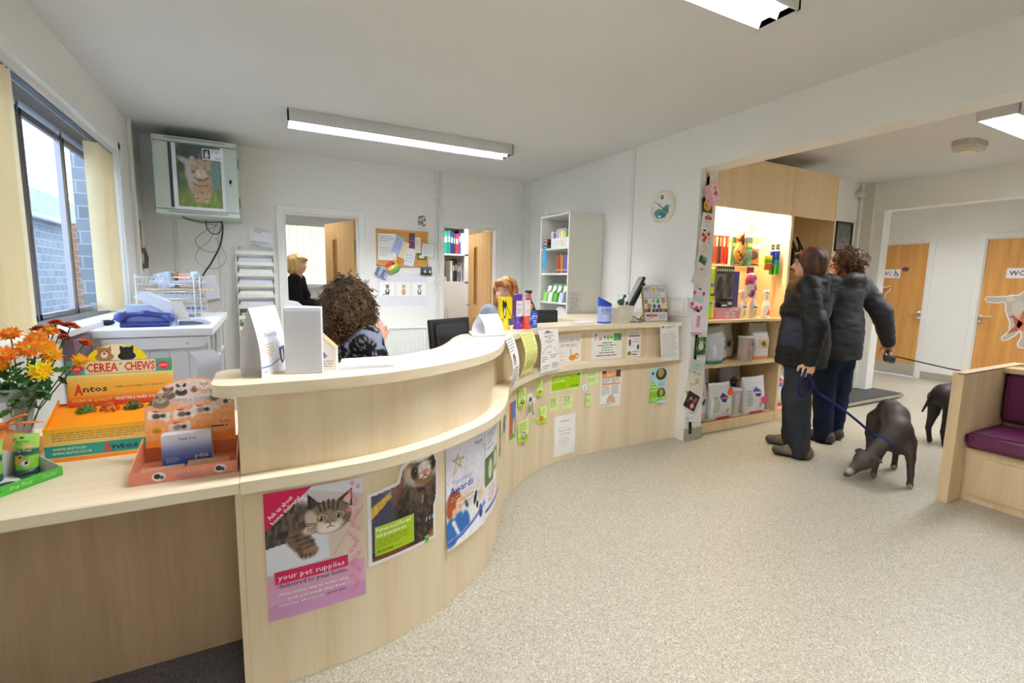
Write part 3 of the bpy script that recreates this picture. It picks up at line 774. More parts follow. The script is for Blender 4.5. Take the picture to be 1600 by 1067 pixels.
def kitten():
    c = Cv(118, 124, .963, '#d9c9c2'); A = c.asp
    c.grad('#c9b6b2', '#e4e8f4', 80)
    c.p([(.30, 1), (A, .80), (A, .62), (.45, .80)], '#b9a49c', .35); c.p([(.60, .42), (A, .80), (A, 0), (.60, 0)], '#d8cabc'); c.st([(.64, .14), (A, .66)], .006, '#b09c8c', .7)
    def tx(mask, s1='#8b7566', s2='#231c1b'): c.blotch(s1, 40, 14, .5, .55, mask); c.blotch(s2, 26, 12, .58, .75, mask)
    c.e(.24, .58, .33, .27, '#4a3e3b', -.25, .3); c.e(.08, .45, .2, .2, '#3e3533', 0, .4); m_ = c.emask(.22, .58, .33, .28, -.25, .3); tx(m_)
    c.p([(0, .06), (0, .37), (.20, .40), (.575, .47), (.60, .12)], '#e3e7f3')
    for (x, y, r) in ((.30, .42, .11), (.34, .35, .105), (.375, .28, .09)): c.e(x, y, r, r, '#75604f', 0, .3)
    c.e(.39, .245, .10, .075, '#8d7561', .1, .3); m_ = c.emask(.34, .33, .12, .17, .35, .3); c.blotch('#3a2e28', 30, 20, .55, .6, m_)
    for k in range(4): c.st([(.22+.04*k, .45-.055*k), (.40+.02*k, .47-.05*k)], .008, '#2e2622', .7)
    for k in range(4): c.st([(.33+.038*k, .19), (.332+.038*k, .235)], .0045, '#33281f', .9)
    for k in range(3): c.e(.345+.04*k, .185, .014, .011, '#b89c88', 0, .3)
    c.p([(.402, .92), (.40, .74), (.47, .69), (.60, .78), (.50, .80)], '#1b1617'); c.p([(.425, .86), (.43, .77), (.50, .79)], '#41322f')
    c.p([(.845, .90), (.70, .80), (.66, .74), (.84, .68)], '#4c3d37'); c.p([(.83, .865), (.74, .77), (.82, .70)], '#e6c3ba')
    c.e(.60, .60, .225, .19, '#6a5749', -.08, .14); c.e(.60, .70, .17, .09, '#7f6a57', 0, .4)
    m_ = c.emask(.60, .60, .22, .18, -.08, .2); c.blotch('#9c8672', 50, 50, .62, .5, m_)
    c.e(.43, .61, .06, .11, '#cbb9a8', .3, .5); c.e(.77, .60, .05, .09, '#8a7260', 0, .6); c.e(.41, .50, .07, .05, '#d8c8bb', .4, .6)
    c.e(.60, .475, .12, .062, '#f1e8e2', 0, .4); c.e(.52, .52, .05, .04, '#e2d3c6', 0, .6); c.e(.71, .52, .05, .035, '#d9cabc', 0, .6)
    for (a, b) in (((.55, .80), (.565, .69)), ((.60, .81), (.605, .70)), ((.65, .80), (.645, .69)), ((.50, .77), (.525, .69)), ((.70, .76), (.685, .68))): c.st([a, b], .010, '#2a2220', .95)
    for k in range(4): c.st([(.39, .57-.03*k), (.48, .555-.02*k)], .006, '#33271f', .85); c.st([(.82, .59-.03*k), (.745, .57-.02*k)], .006, '#33271f', .85)
    c.st([(.605, .67), (.61, .55)], .020, '#a58a70', .8, .9)
    for x in (.525, .695):
        c.e(x, .60, .056, .047, '#efe6dc', 0, .3); c.e(x, .60, .047, .038, '#1e1614', 0, .2); c.e(x, .60, .037, .031, '#b4a85c', 0, .2); c.e(x, .60, .017, .025, '#0c0a0a', 0, .3); c.e(x-.012, .613, .007, .007, '#ffffff', 0, .3)
    c.p([(.585, .545), (.64, .545), (.612, .515)], '#a4705f'); c.st([(.612, .52), (.612, .495)], .005, '#4a2e28'); c.st([(.612, .495), (.575, .482)], .005, '#4a2e28', .9); c.st([(.612, .495), (.65, .482)], .005, '#4a2e28', .9)
    for k in range(4):
        c.st([(.56, .505-.008*k), (.40, .52-.04*k)], .0022, '#ffffff', .6); c.st([(.67, .505-.008*k), (.84, .50-.04*k)], .0022, '#ffffff', .6)
    return c
def paw(p, x, y, s, col, rot=0, layer=2):
    c_, n_ = math.cos(rot), math.sin(rot)
    def q(a, b): return (x+(a*c_-b*n_)*s, y+(a*n_+b*c_)*s)
    p.ell(*q(0, -.12), .36*s, .26*s, col, layer, 10, rot)
    for a, b in ((-.42, .22), (-.15, .48), (.17, .48), (.44, .22)): p.ell(*q(a, b), .13*s, .19*s, col, layer, 8, rot)
def draw_kitten(p):
    W, H = .425, .60
    p.rect(0, 0, W, .22, '#d6a3c6', 1)
    p.rect(0, 0, W, .07, '#c795be', 2)
    p.canvas(kitten(), 0, .19, W, H, 3)
    p.poly([(0, H), (0, H-.175), (.195, H)], '#c81a52', 5)
    r = math.atan2(.175, .195)
    p.text('Ask us about', .022, H-.125, .021, '#ffffff', 6, .13, .012, r); p.text('home delivery!', .034, H-.150, .021, '#ffffff', 6, .155, .012, r)
    p.poly([(.03, .165), (.03, .225), (.345, .228), (.345, .172)], '#c41f55', 5)
    p.text('your pet supplies', .043, .183, .028, '#ffffff', 6, .285, .004)
    p.text('delivered to your home', .045, .145, .0215, '#2c2230', 6, .295, .002)
    p.text('What better way to order what', .042, .108, .0135, '#ffffff', 6, .305, .01); p.text('your pet needs than from', .08, .083, .0135, '#ffffff', 6, .25, .01)
    p.text('someone who knows', .042, .058, .0135, '#ffffff', 6, .195, .01); p.text('your pet.', .248, .058, .0135, '#b01848', 6, .085, .012)
    for k in range(27): paw(p, .372+.017*math.sin(k*1.9)+.012*(k % 2), H-.022-k*.0212, .022, '#e88aa4', .3*math.sin(k*2.3), 6)
sheet('kitten_poster', 'pink pet supplies delivery poster with a tabby kitten taped to the curved counter front', 'poster', scaled(on_counter(.058, .241, .002, curl=lambda u, v: .006*(v < .08)*(1-v/.08)), .72), .425, .60, draw_kitten, col='#d6a3c6')
def ferret():
    c = Cv(96, 110, 96/110, '#7e8799')
    c.grad('#5d5f78', '#a8b6c8', 60)
    c.e(.18, .78, .2, .3, '#8e9bb8', 0, .8); c.e(.2, .35, .22, .35, '#2f2c3e', 0, .9, .8); c.e(.33, .70, .07, .28, '#7a4b3e', 0, .9, .9); c.e(.05, .6, .1, .3, '#3e4258', 0, .8, .8)
    c.p([(0, .08), (.9, .22), (.9, .0), (0, 0)], '#6a3c22'); c.p([(0, .11), (.9, .25), (.9, .19), (0, .06)], '#2a1c18')
    c.p([(.62, .14), (.88, .2), (.88, .05), (.7, .0)], '#c08a3a', .7)
    c.p([(.0, .50), (.06, .58), (.24, .68), (.25, .63), (.10, .50), (.02, .44)], '#d8b54a')
    c.e(.56, .38, .27, .34, '#2d2622', .05, .2); c.e(.60, .55, .22, .22, '#3c322c', 0, .3); c.e(.60, .62, .2, .15, '#5c4a3c', 0, .5)
    m_ = c.emask(.56, .4, .27, .34, .05, .3); c.blotch('#6b5c4d', 46, 30, .62, .6, m_); c.blotch('#141010', 30, 22, .62, .7, m_)
    c.e(.60, .80, .205, .165, '#b8b2ac', .12, .2); c.e(.445, .83, .05, .08, '#c9a992', .2, .3); c.e(.785, .87, .04, .07, '#9c8470', -.2, .3)
    c.e(.60, .90, .15, .05, '#4a423e', .05, .7); c.e(.60, .93, .16, .04, '#e6e2de', .05, .6)
    c.e(.52, .785, .05, .075, '#2a2220', .3, .4); c.e(.745, .835, .045, .075, '#2a2220', -.1, .4)
    c.e(.635, .79, .085, .10, '#e9e3dd', 0, .4); c.e(.63, .70, .12, .07, '#8d6a4a', 0, .6); c.e(.635, .735, .07, .035, '#f0e6de', 0, .4)
    for x, y in ((.53, .80), (.735, .845)): c.e(x, y, .018, .020, '#050505', 0, .3); c.e(x-.005, y+.007, .005, .005, '#ffffff')
    c.e(.64, .765, .04, .028, '#e07a80', 0, .3); c.st([(.60, .71), (.64, .735), (.68, .715)], .006, '#4a2c22')
    c.st([(.60, .46), (.615, .52)], .006, '#d8cab0', .8)
    for k in range(4): c.st([(.66+.045*k, .27), (.655+.045*k, .235)], .006, '#e8e0d4', .9)
    c.noise(.12, 60, 60)
    return c
def mask_poly(cv_P):
    return cv_P
def draw_ferret(p):
    pass
FW, FH = .325, .375
fo = scaled(on_counter(.377, .332, .002), .90)
pr = Print(fo, .03)
out_shape = [(0, 0), (FW, 0), (FW, .155), (FW+.012, .17), (FW+.018, .22), (FW+.014, .36), (FW-.005, .405), (FW-.06, .425), (FW-.13, .41), (FW-.185, .37), (FW-.20, .318), (0, .30)]
pr.poly(out_shape, '#f1f1f3', 0)
cvf = ferret(); ins = []
sc_ = .42
mask = cvf.pmask([((x+.004-.0)/sc_, y/sc_) for x, y in [(.012, .012), (FW-.01, .012), (FW-.01, .16), (FW, .18), (FW+.006, .22), (FW+.003, .355), (FW-.012, .392), (FW-.06, .411), (FW-.125, .397), (FW-.172, .36), (FW-.188, .306), (.012, .288)]])
ccol = linarr(cvf.a); o0 = len(pr.mb.v)
V = []; F = []; cc = []
idx = {}
for j in range(cvf.h-1):
    for i in range(cvf.w-1):
        if mask[j, i] and mask[j+1, i+1]:
            q = []
            for a, b in ((j, i), (j, i+1), (j+1, i+1), (j+1, i)):
                if (a, b) not in idx:
                    idx[(a, b)] = len(V); V.append(fo(cvf.x[a, b]*sc_-.004, cvf.y[a, b]*sc_, .0006)); cc.append(tuple(ccol[a, b]))
                q.append(idx[(a, b)])
            F.append(q)
pr.mb.add(V, F, '#ffffff', 0, False, cc)
pr.rect(.027, .035, .205, .158, '#a8c81e', 3)
pr.text('Ferrets need flea and', .034, .135, .0165, '#ffffff', 4, .155, .018); pr.text('tick protection too.', .034, .112, .0165, '#ffffff', 4, .135, .018)
pr.para(.034, .068, .19, .106, 4, '#5f7a14', 4, .3); pr.text('FRONTLINE', .036, .046, .011, '#1b1b1b', 4, .07, .02, shear=.3); pr.text('Combo', .112, .046, .010, '#2d8a3a', 4, .035, .0, shear=.3)
pr.rect(.262, -.002, .285, .032, '#8ec31e', 4); pr.ell(.2735, .016, .008, .007, '#1f90a8', 5)
tag(pr.done('ferret_poster'), 'shaped ferret poster with a lime green text box on the bulge of the counter front', 'poster')
def vetcv():
    c = Cv(64, 100, .60, '#eef0fa'); c.grad('#f3f0ee', '#e3e6f8', 80)
    c.p([(0, .12), (.6, .33), (.6, .55), (0, .42)], '#e9d8cc', .5)
    c.e(.14, .20, .17, .12, '#2f6cb5', 0, .25); c.e(.05, .12, .1, .1, '#2f6cb5', 0, .3); c.p([(.06, .26), (.14, .09), (.17, .1), (.1, .27)], '#e8eef8')
    c.e(.15, .42, .075, .09, '#f0c3a6', .2, .2); c.e(.10, .47, .09, .09, '#9c4a30', 0, .25); c.e(.05, .40, .05, .1, '#a5522f', 0, .4); c.e(.17, .41, .05, .055, '#f3cdb2', 0, .3); c.e(.10, .33, .03, .05, '#eab898', 0, .3)
    c.e(.29, .27, .075, .13, '#eef0f2', .3, .2); c.e(.30, .34, .05, .03, '#e8d8d0', 0, .3); c.e(.27, .36, .02, .05, '#3b3c44', .4, .3)
    c.e(.41, .34, .06, .11, '#f0f0f0', -.2, .2); c.e(.41, .36, .025, .07, '#16161a', -.3, .3); c.e(.44, .27, .02, .04, '#26262c', 0, .3); c.e(.50, .36, .045, .05, '#e9c7a8', 0, .3)
    c.e(.50, .17, .035, .07, '#27357a', 0, .3); c.e(.26, .2, .05, .1, '#2f6cb5', .2, .4)
    c.st([(0, .055), (.2, .075), (.4, .14), (.6, .22)], .012, '#3c5cb8'); c.st([(0, .085), (.2, .10), (.4, .165), (.6, .25)], .006, '#8ba4dc')
    c.noise(.05, 30, 30); return c
def draw_vet(p):
    W, H = .30, .43
    p.canvas(vetcv(), 0, 0, W, H, 1)
    g = '#bfa35c'
    for a, b in (((.075, .395), (.10, .325)), ((.075, .395), (.045, .31)), ((.04, .375), (.12, .368)), ((.045, .375), (.10, .33)), ((.118, .372), (.05, .315))): p.line([a, b], .004, g, 3)
    p.text('Veterinary', .04, .268, .021, '#7888c8', 3, .135, -.004); p.text('Awards', .022, .228, .033, '#2446a8', 3, .165, .01)
    p.para(.03, .195, .2, .22, 2, '#d8a888', 3, .3); p.para(.08, .178, .22, .195, 1, '#c8b070', 3, .5); p.para(.08, .155, .27, .172, 2, '#8890b0', 3, .35)
    p.text('Petplan', .20, .395, .017, '#3a55b0', 3, .07, .012, shear=.2); p.text('TSB', .03, .014, .009, '#303058', 3, .02, .02)
sheet('awards_poster', 'tall white and blue Veterinary Awards poster hanging on the counter front', 'poster', on_counter(.730, .242, .002, curl=lambda u, v: .010*(1-v/.43)**3), .30, .445, draw_vet, col='#eef0fa')
def draw_rep(p):
    W, H = .30, .46
    p.para(.02, .36, .18, .42, 4, '#7080b8', 2, .3); p.text('ome-vet', .02, .335, .015, '#4a5cae', 2, .10, .01)
    p.rect(.0, .16, .12, .30, '#5d7a48', 2); p.ell(.07, .23, .03, .05, '#d8d8cc', 3); p.rect(.125, .19, .20, .31, '#97a06c', 2); p.ell(.16, .25, .02, .04, '#e8e6dc', 3)
    p.text('PROTECT', .05, .125, .014, '#d04048', 2, .11, .01); p.text('YOUR PET', .05, .10, .014, '#d04048', 2, .11, .01); p.para(.05, .07, .17, .09, 2, '#d04048', 2)
    p.rect(0, .03, W, .045, '#3e58b4', 2)
sheet('pet_health_poster', 'white poster with green dog pictures and red words where the counter curves away', 'poster', on_counter(1.038, .235, .002), .21, .43, draw_rep, col='#f0f0f6')
def notice(name, label, mp, w_, h, draw, cat='notice', col='#f4f3ef', group=None): return sheet(name, label, cat, mp, w_, h, draw, group, col)
def U(px_x, z=0): return s_at(px_x)
HANG = .0015
def draw_brick(p):
    W, H = .10, .24
    p.rect(0, 0, W, H, '#b4562e', 1); p.rect(.045, .12, W, H, '#3f7fd0', 2); p.rect(.05, .03, W, .14, '#5d7048', 2); p.rect(0, 0, W, .03, '#6a9a3a', 2); p.ell(.07, .07, .022, .05, '#c9c6bc', 3); p.ell(.07, .115, .015, .018, '#bdb9ae', 3)
notice('dog_photo_card', 'narrow photo card of a grey dog by a red wall on the counter bend', on_counter(1.82, .358), .10, .24, draw_brick, 'card')
LG = '#d6ea8e'
def leaflet(pic, seed):
    def d(p):
        W, H = p.W, p.H
        p.rect(0, 0, W, H*.26, '#a9cf2c', 1); p.para(W*.12, H*.45, W*.9, H*.92, 7, '#6c8a3a', 2, .35, seed=seed)
        p.ell(W*.55, H*.27, W*.24, W*.22, pic, 2); p.ell(W*.55, H*.30, W*.13, W*.12, '#d8c8a0', 3)
    return d
def notice2(name, label, mp, w_, h, draw, cat='leaflet', col=LG, group=None):
    pr = Print(mp, .03); pr.W, pr.H = w_, h; pr.rect(0, 0, w_, h, col, 0); draw(pr)
    return tag(pr.done(name), label, cat, group)
notice2('small_leaflet', 'small lime leaflet overlapping the brick wall photo card on the counter bend', on_counter(1.945, .54, curl=lambda u, v: .006+u*.3), .075, .125, leaflet('#4a3a2c', 1))
notice2('small_leaflet', 'small lime leaflet curling away just under the ledge left of the big lime banner', on_counter(2.245, .552, curl=lambda u, v: .004+.3*u), .055, .125, leaflet('#7c5a38', 2))
notice2('small_leaflet', 'small lime leaflet with a ginger pet picture beside the cat cut-out', on_counter(2.258, .345, curl=lambda u, v: .004+.5*max(0, u-.06)), .10, .12, leaflet('#c4862c', 3))
notice2('small_leaflet', 'lowest small lime leaflet with a grey pet picture on the counter bend', on_counter(1.955, .295, curl=lambda u, v: .004+.2*u), .125, .145, leaflet('#8c9096', 4))
def draw_catc(p):
    pass
pr = Print(on_counter(2.085, .41, .004), .03)
pr.poly([(.0, .02), (.02, .15), (.015, .18), (.04, .185), (.10, .18), (.105, .15), (.14, .14), (.15, .12), (.13, .10), (.135, .0), (.115, .0), (.105, .03), (.07, .035), (.03, .03), (.01, -.04)], '#f0efe8', 0)
pr.poly([(.012, .03), (.03, .14), (.10, .14), (.12, .10), (.12, .04), (.07, .045)], '#b3b08c', 1); pr.ell(.07, .13, .034, .03, '#d5d3cc', 2); pr.ell(.07, .14, .018, .016, '#4b4a4c', 3); pr.poly([(.105, .03), (.12, .06), (.125, .01)], '#2b3350', 2); pr.para(.03, .06, .10, .09, 3, '#80805c', 2)
tag(pr.done('cat_cutout'), 'cut-out card of a seated cat holding a beige sign on the counter bend', 'card')
def draw_banner(p):
    W, H = .32, .126
    p.rect(.008, .008, W-.008, H-.008, '#a6d012', 1); p.text('Top tip: no ticks,', .02, .092, .015, '#e8f5c0', 2, .19, .02); p.text('no fear fleas.', .02, .070, .015, '#e8f5c0', 2, .14, .02)
    p.para(.02, .02, .18, .06, 5, '#6d8c14', 2, .3); p.text('FRONTLINE', .215, .022, .010, '#24361a', 2, .075, .03, shear=.2); p.ell(.295, .108, .012, .010, '#2a7c5a', 2)
notice('flea_banner', 'wide lime green flea treatment notice under the counter ledge', on_counter(2.428, .544), .32, .13, draw_banner, col='#e9f3d2')
def lg(t1, n, seed):
    def d(p):
        for i, t_ in enumerate(t1): p.text(t_, p.W*.08, p.H*(.84-.12*i), p.H*.075, '#4d6420', 2, p.W*.62 if i else p.W*.7, .03)
        p.para(p.W*.08, p.H*.25, p.W*.85, p.H*.55, n, '#86a358', 2, .3, seed=seed)
    return d
notice2('lime_slip', 'pale lime slip of paper directly left of the orange and white table sheet', on_counter(2.806, .555), .112, .105, lg(['Puppy parties', 'at ours'], 2, 3), 'notice', '#dceea6')
notice2('lime_slip', 'pale lime slip hanging folded below the round sticker', on_counter(2.795, .388, curl=lambda u, v: .002+.25*max(0, .04-u)), .068, .11, lg(['Kit'], 5, 4), 'notice', '#dceea6')
notice2('lime_slip', 'left one of the two pale lime slips above the WARNING notice', on_counter(2.423, .407), .10, .103, lg(['Please look', 'after your', 'pet properly'], 4, 5), 'notice', '#dceea6')
notice2('lime_slip', 'right one of the two pale lime slips above the WARNING notice', on_counter(2.566, .397), .106, .108, lg(['Please ask', 'us to clip', 'claws'], 3, 6), 'notice', '#dceea6')
pr = Print(on_counter(2.787, .541, .004), .03); pr.ell(0, 0, .032, .032, '#f4f4ec', 0, 24); pr.ring(0, 0, .029, .002, '#b8c8b0', 1); pr.line([(0, -.02), (0, .018)], .004, '#5d9040', 2); tag(pr.done('round_sticker'), 'small round white sticker with a green mark on the counter front', 'sticker')
def draw_orange(p):
    W, H = .207, .30
    p.rect(.008, .23, W-.008, H-.006, '#e3a068', 1); p.rect(W-.055, .238, W-.01, H-.008, '#5a3f30', 2); p.rect(.012, .268, .05, H-.012, '#3a3434', 2); p.para(.06, .245, .14, .265, 2, '#ffffff', 3)
    p.rect(.012, .175, W-.012, .19, '#e0a470', 1); p.para(.012, .19, .098, .228, 4, '#777777', 1, seed=1); p.para(.108, .19, .195, .228, 4, '#777777', 1, seed=2)
    p.para(.012, .09, .098, .172, 9, '#8a8a8a', 1, seed=3); p.para(.108, .09, .195, .172, 9, '#8a8a8a', 1, seed=4)
    p.poly([(.06, .03), (.085, .085), (.10, .095), (.13, .085), (.155, .03)], '#e9b48a', 1); p.ring(.107, .05, .035, .003, '#8a90b0', 2, 16); p.line([(.06, .06), (.155, .06)], .002, '#8a90b0', 2); p.para(.01, .005, .19, .025, 2, '#999999', 1)
notice('information_sheet', 'white sheet with orange bands and columns of small print on the counter front', on_counter(2.947, .365), .207, .303, draw_orange)
def draw_leaf(p):
    W, H = .19, .305
    p.rect(0, 0, W, H, '#bfe0ee', 0.5); p.poly([(0, 0), (W, .03), (W, .09), (.1, .13), (.03, .20), (0, .12)], '#8ccb2a', 1)
    p.ell(.125, .25, .062, .052, '#3d4a22', 2, 24); p.ell(.12, .26, .035, .038, '#b89a60', 3); p.ell(.135, .085, .046, .046, '#54602a', 2, 24); p.ell(.135, .09, .022, .03, '#c2a05c', 3)
    p.ell(.03, .26, .016, .014, '#4a5c8c', 2)
    for i, t_ in enumerate(['Is your', 'bunny', 'itchy', 'now?']): p.text(t_, .012, .19-.028*i, .02, '#e8f8d8', 3, .075, .02)
    p.para(.10, .14, .18, .18, 3, '#7a9ab0', 3); p.para(.02, .02, .11, .05, 2, '#e8f8d8', 3)
notice('rabbit_leaflet', 'blue and green leaflet with round animal pictures at the right end of the counter', on_counter(3.462, .338, curl=lambda u, v: .003+.25*max(0, .05-v)*(u/.19)), .19, .307, draw_leaf, 'leaflet')
def draw_warn(p):
    W, H = .225, .315
    p.text('WARNING', W/2, H-.055, .016, '#d86a6e', 1, .10, 0, align='c')
    for i, t_ in enumerate(['Anyone who parks at', 'Factory Shop Car Park', 'may risk a £70 fine.']): p.text(t_, W/2, .215-.026*i, .0105, '#3c3c46', 1, None, .0, align='c')
    for i, t_ in enumerate(['Parking is strictly', 'enforced in this area so the', 'site of the old factory', 'please ask for', 'our map.']): p.text(t_, W/2-.004, .132-.017*i, .008, '#55555e', 1, None, 0, align='c')
notice('warning_notice', 'white WARNING car park notice low on the counter front', on_counter(2.478, .04, .003, curl=lambda u, v: .010*abs(math.sin(v*14))*(.4+u)), .225, .315, draw_warn)
t_ = Print(on_counter(1.42, .50, .003), .03); t_.rect(0, 0, .10, .13, '#dfe6b0', 0); t_.rect(.0, .0, .02, .13, '#4a4a3c', 1); t_.ell(.06, .05, .02, .04, '#c8a48c', 1); tag(t_.done('small_card'), 'small pale card with a pink figure on the bend of the counter below the ledge', 'card')
t_ = Print(on_counter(1.40, .40, .004), .03); t_.poly([(0, 0), (.05, .02), (.30, .09), (.33, .14), (.30, .16), (.26, .08), (.05, .06), (.0, .05)], '#5f7c4a', 0); t_.ell(.06, .05, .04, .02, '#2f3030', 1); t_.ell(.30, .08, .02, .03, '#9080c0', 1); tag(t_.done('plant_sticker'), 'green sprig shaped sticker low on the bend of the counter', 'sticker')
UO = -.0515
def draw_seats(p):
    W, H = .305, .215
    p.text('PLEASE KEEP ME', .075, .158, .021, '#b04a6c', 1, .20, 0); p.text('OFF THE SEATS', .085, .122, .021, '#b04a6c', 1, .165, 0)
    for i, t_ in enumerate(['May sit on the mat', 'When leg in on the', 'and greedy this good']): p.text(t_, .012, .075-.027*i, .011, '#c07088', 1, .115, 0)
    p.ell(.035, .12, .022, .04, '#5b3a26', 1); p.ell(.035, .175, .020, .018, '#5b3a26', 1); p.ell(.015, .17, .007, .016, '#4a2c1c', 2); p.ell(.052, .19, .008, .011, '#4a2c1c', 2); p.ell(.03, .165, .008, .006, '#c8a080', 2); p.ell(.02, .09, .018, .012, '#4a2c1c', 2)
    p.ell(.21, .035, .035, .024, '#e69a3c', 1); p.ell(.25, .045, .028, .024, '#eda646', 1); p.line([(.195, .06), (.19, .10)], .005, '#3a3a3a', 1); p.ell(.26, .04, .010, .008, '#ffffff', 2)
    for k in range(3): p.line([(.19+.02*k, .02), (.195+.02*k, .05)], .004, '#c87820', 2)
def up_counter(u0, z0, off=UO, **k): return on_counter(u0, z0, off, **k)
notice('seat_notice', 'white off-the-seats notice with a brown dog on the upper counter panel', up_counter(2.49, .738+.002), .295, .215, draw_seats)
def draw_plus(p):
    W, H = .31, .215
    p.rect(.22, .145, .30, .205, '#5fa83c', 1); p.ell(.27, .18, .02, .014, '#3a7ec8', 2)
    p.text('+', .115, .158, .035, '#2a7ac0', 1, None, .04); p.text('=', .185, .158, .030, '#2a7ac0', 1, None, .04); p.ell(.163, .172, .016, .018, '#7ec81e', 1); p.line([(.035, .15), (.04, .195)], .007, '#707888', 1); p.ell(.04, .2, .012, .006, '#707888', 1); p.ell(.085, .165, .016, .010, '#d8986c', 1); p.line([(.07, .15), (.10, .18)], .004, '#c05a3c', 1)
    for i in range(5): p.para(.035, .042+.02*(4-i), .275, .062+.02*(4-i), 1, ['#4c8c98', '#58a060', '#9090a8', '#58a060', '#4c8c98'][i], 1, .4, 'c', seed=i)
    p.para(.02, .02, .29, .038, 1, '#d0484c', 1, .5, 'c')
notice('recipe_notice', 'white notice with a plus and equals picture sum on the upper counter panel', up_counter(2.882, .742), .31, .215, draw_plus)
def draw_ck(p):
    p.text('WHISKERS CLINIC', .07, .195, .010, '#55506c', 1, .10, .01, align='c'); p.rect(.012, .165, .135, .183, '#b8a0d0', 1); p.text('WORM BUSTER', .072, .169, .009, '#d03048', 2, .10, .01, align='c')
    p.text('CATS &', .095, .138, .012, '#34343c', 1, .07, .01, align='c'); p.text('KITTENS', .095, .118, .012, '#34343c', 1, .075, .01, align='c'); p.ell(.03, .12, .014, .03, '#55565c', 1); p.text('DOGS &', .05, .085, .010, '#44444c', 1, .05, 0, align='c', rot=.1); p.ell(.12, .08, .014, .022, '#4c4d54', 1)
    p.ell(.03, .03, .02, .018, '#8a6448', 1); p.text('RABBITS', .095, .036, .012, '#34343c', 1, .075, .01, align='c'); p.para(.055, .01, .14, .03, 1, '#34343c', 1)
notice('cats_and_kittens_notice', 'narrow lilac edged CATS and KITTENS notice on the upper counter panel', up_counter(3.243, .744), .15, .218, draw_ck)
def hang(u0, zb, w_, h, bulge=.02, base=-.001, wave=.0, lean=0):
    """sheet stuck to the edge of the upper worktop that hangs over the ledge"""
    def mp(u, v, f):
        k = (h-v)
        top = .0175
        e = top+(.046-top)*min(1, k/(h*.85))+bulge*math.sin(math.pi*min(1, k/(h*.95)))*.5+wave*math.sin(k*24+u*5)+f
        p = cpath(u0+u+lean*k, e); return (p[0], p[1], zb+v)
    return mp
def draw_vacc(p):
    W, H = .255, .295
    p.text('THE STOURBRIDGE CENTRE', .13, .262, .009, '#5a5a60', 1, .12, .01, align='c'); p.poly([(.08, .272), (.13, .284), (.18, .272)], '#333338', 1)
    p.para(.06, .225, .20, .255, 2, '#88888e', 1, .4, 'c'); p.para(.05, .20, .21, .22, 2, '#7a7a80', 1, .4, 'c')
    for i, ch in enumerate('VACCINATED PUPPY'):
        a = math.pi*(.86-.72*i/15); p.text(ch, .13+.105*math.cos(a), .085+.085*math.sin(a), .014, '#3c3c44', 1, None, 0, rot=a-math.pi/2)
    p.text('PARTIES', .13, .128, .012, '#4a4a50', 1, .05, 0, align='c')
    p.para(.02, .07, .12, .11, 3, '#8c8c92', 1); p.para(.14, .09, .24, .12, 2, '#8c8c92', 1); p.para(.03, .02, .14, .05, 2, '#8c8c92', 1); p.para(.16, .02, .24, .06, 3, '#8c8c92', 1)
notice('hanging_notice', 'white vaccinated puppy notice curling down from the upper worktop over the ledge', hang(2.208, .725, .25, .295, .035, wave=.006), .25, .292, draw_vacc)
def draw_yel(p): p.para(.02, .03, .21, .25, 17, '#8c9040', 1, .22, seed=4)
notice('yellow_notice', 'pale yellow sheet of small print curling down from the upper worktop at the bend', hang(1.93, .765, .21, .25, .07, lean=-.25), .215, .262, draw_yel, col='#eef09a')
def draw_wh(p):
    p.para(.02, .22, .20, .30, 5, '#9a9aa0', 1, seed=8); p.ell(.10, .175, .04, .035, '#707078', 1); p.ell(.09, .165, .02, .02, '#c8c8cc', 2); p.para(.02, .02, .2, .13, 6, '#8a8a92', 1, seed=9)
notice('hanging_notice', 'white notice with a dark picture hanging at the tightest point of the counter bend', hang(1.60, .72, .21, .30, .05), .21, .305, draw_wh)
def draw_rt(p):
    p.ell(.03, .282, .016, .010, '#9098a0', 1, 12); p.para(.06, .27, .2, .29, 2, '#8c8c94', 1); p.text('Practice charter', .105, .245, .008, '#55555c', 1, .08, 0, align='c'); p.para(.02, .03, .19, .235, 16, '#a0a0a6', 1, .3, seed=12)
notice('hanging_notice', 'white sheet of numbered small print hanging at the wall end of the counter', hang(3.53, .708, .21, .30, .0), .21, .305, draw_rt)
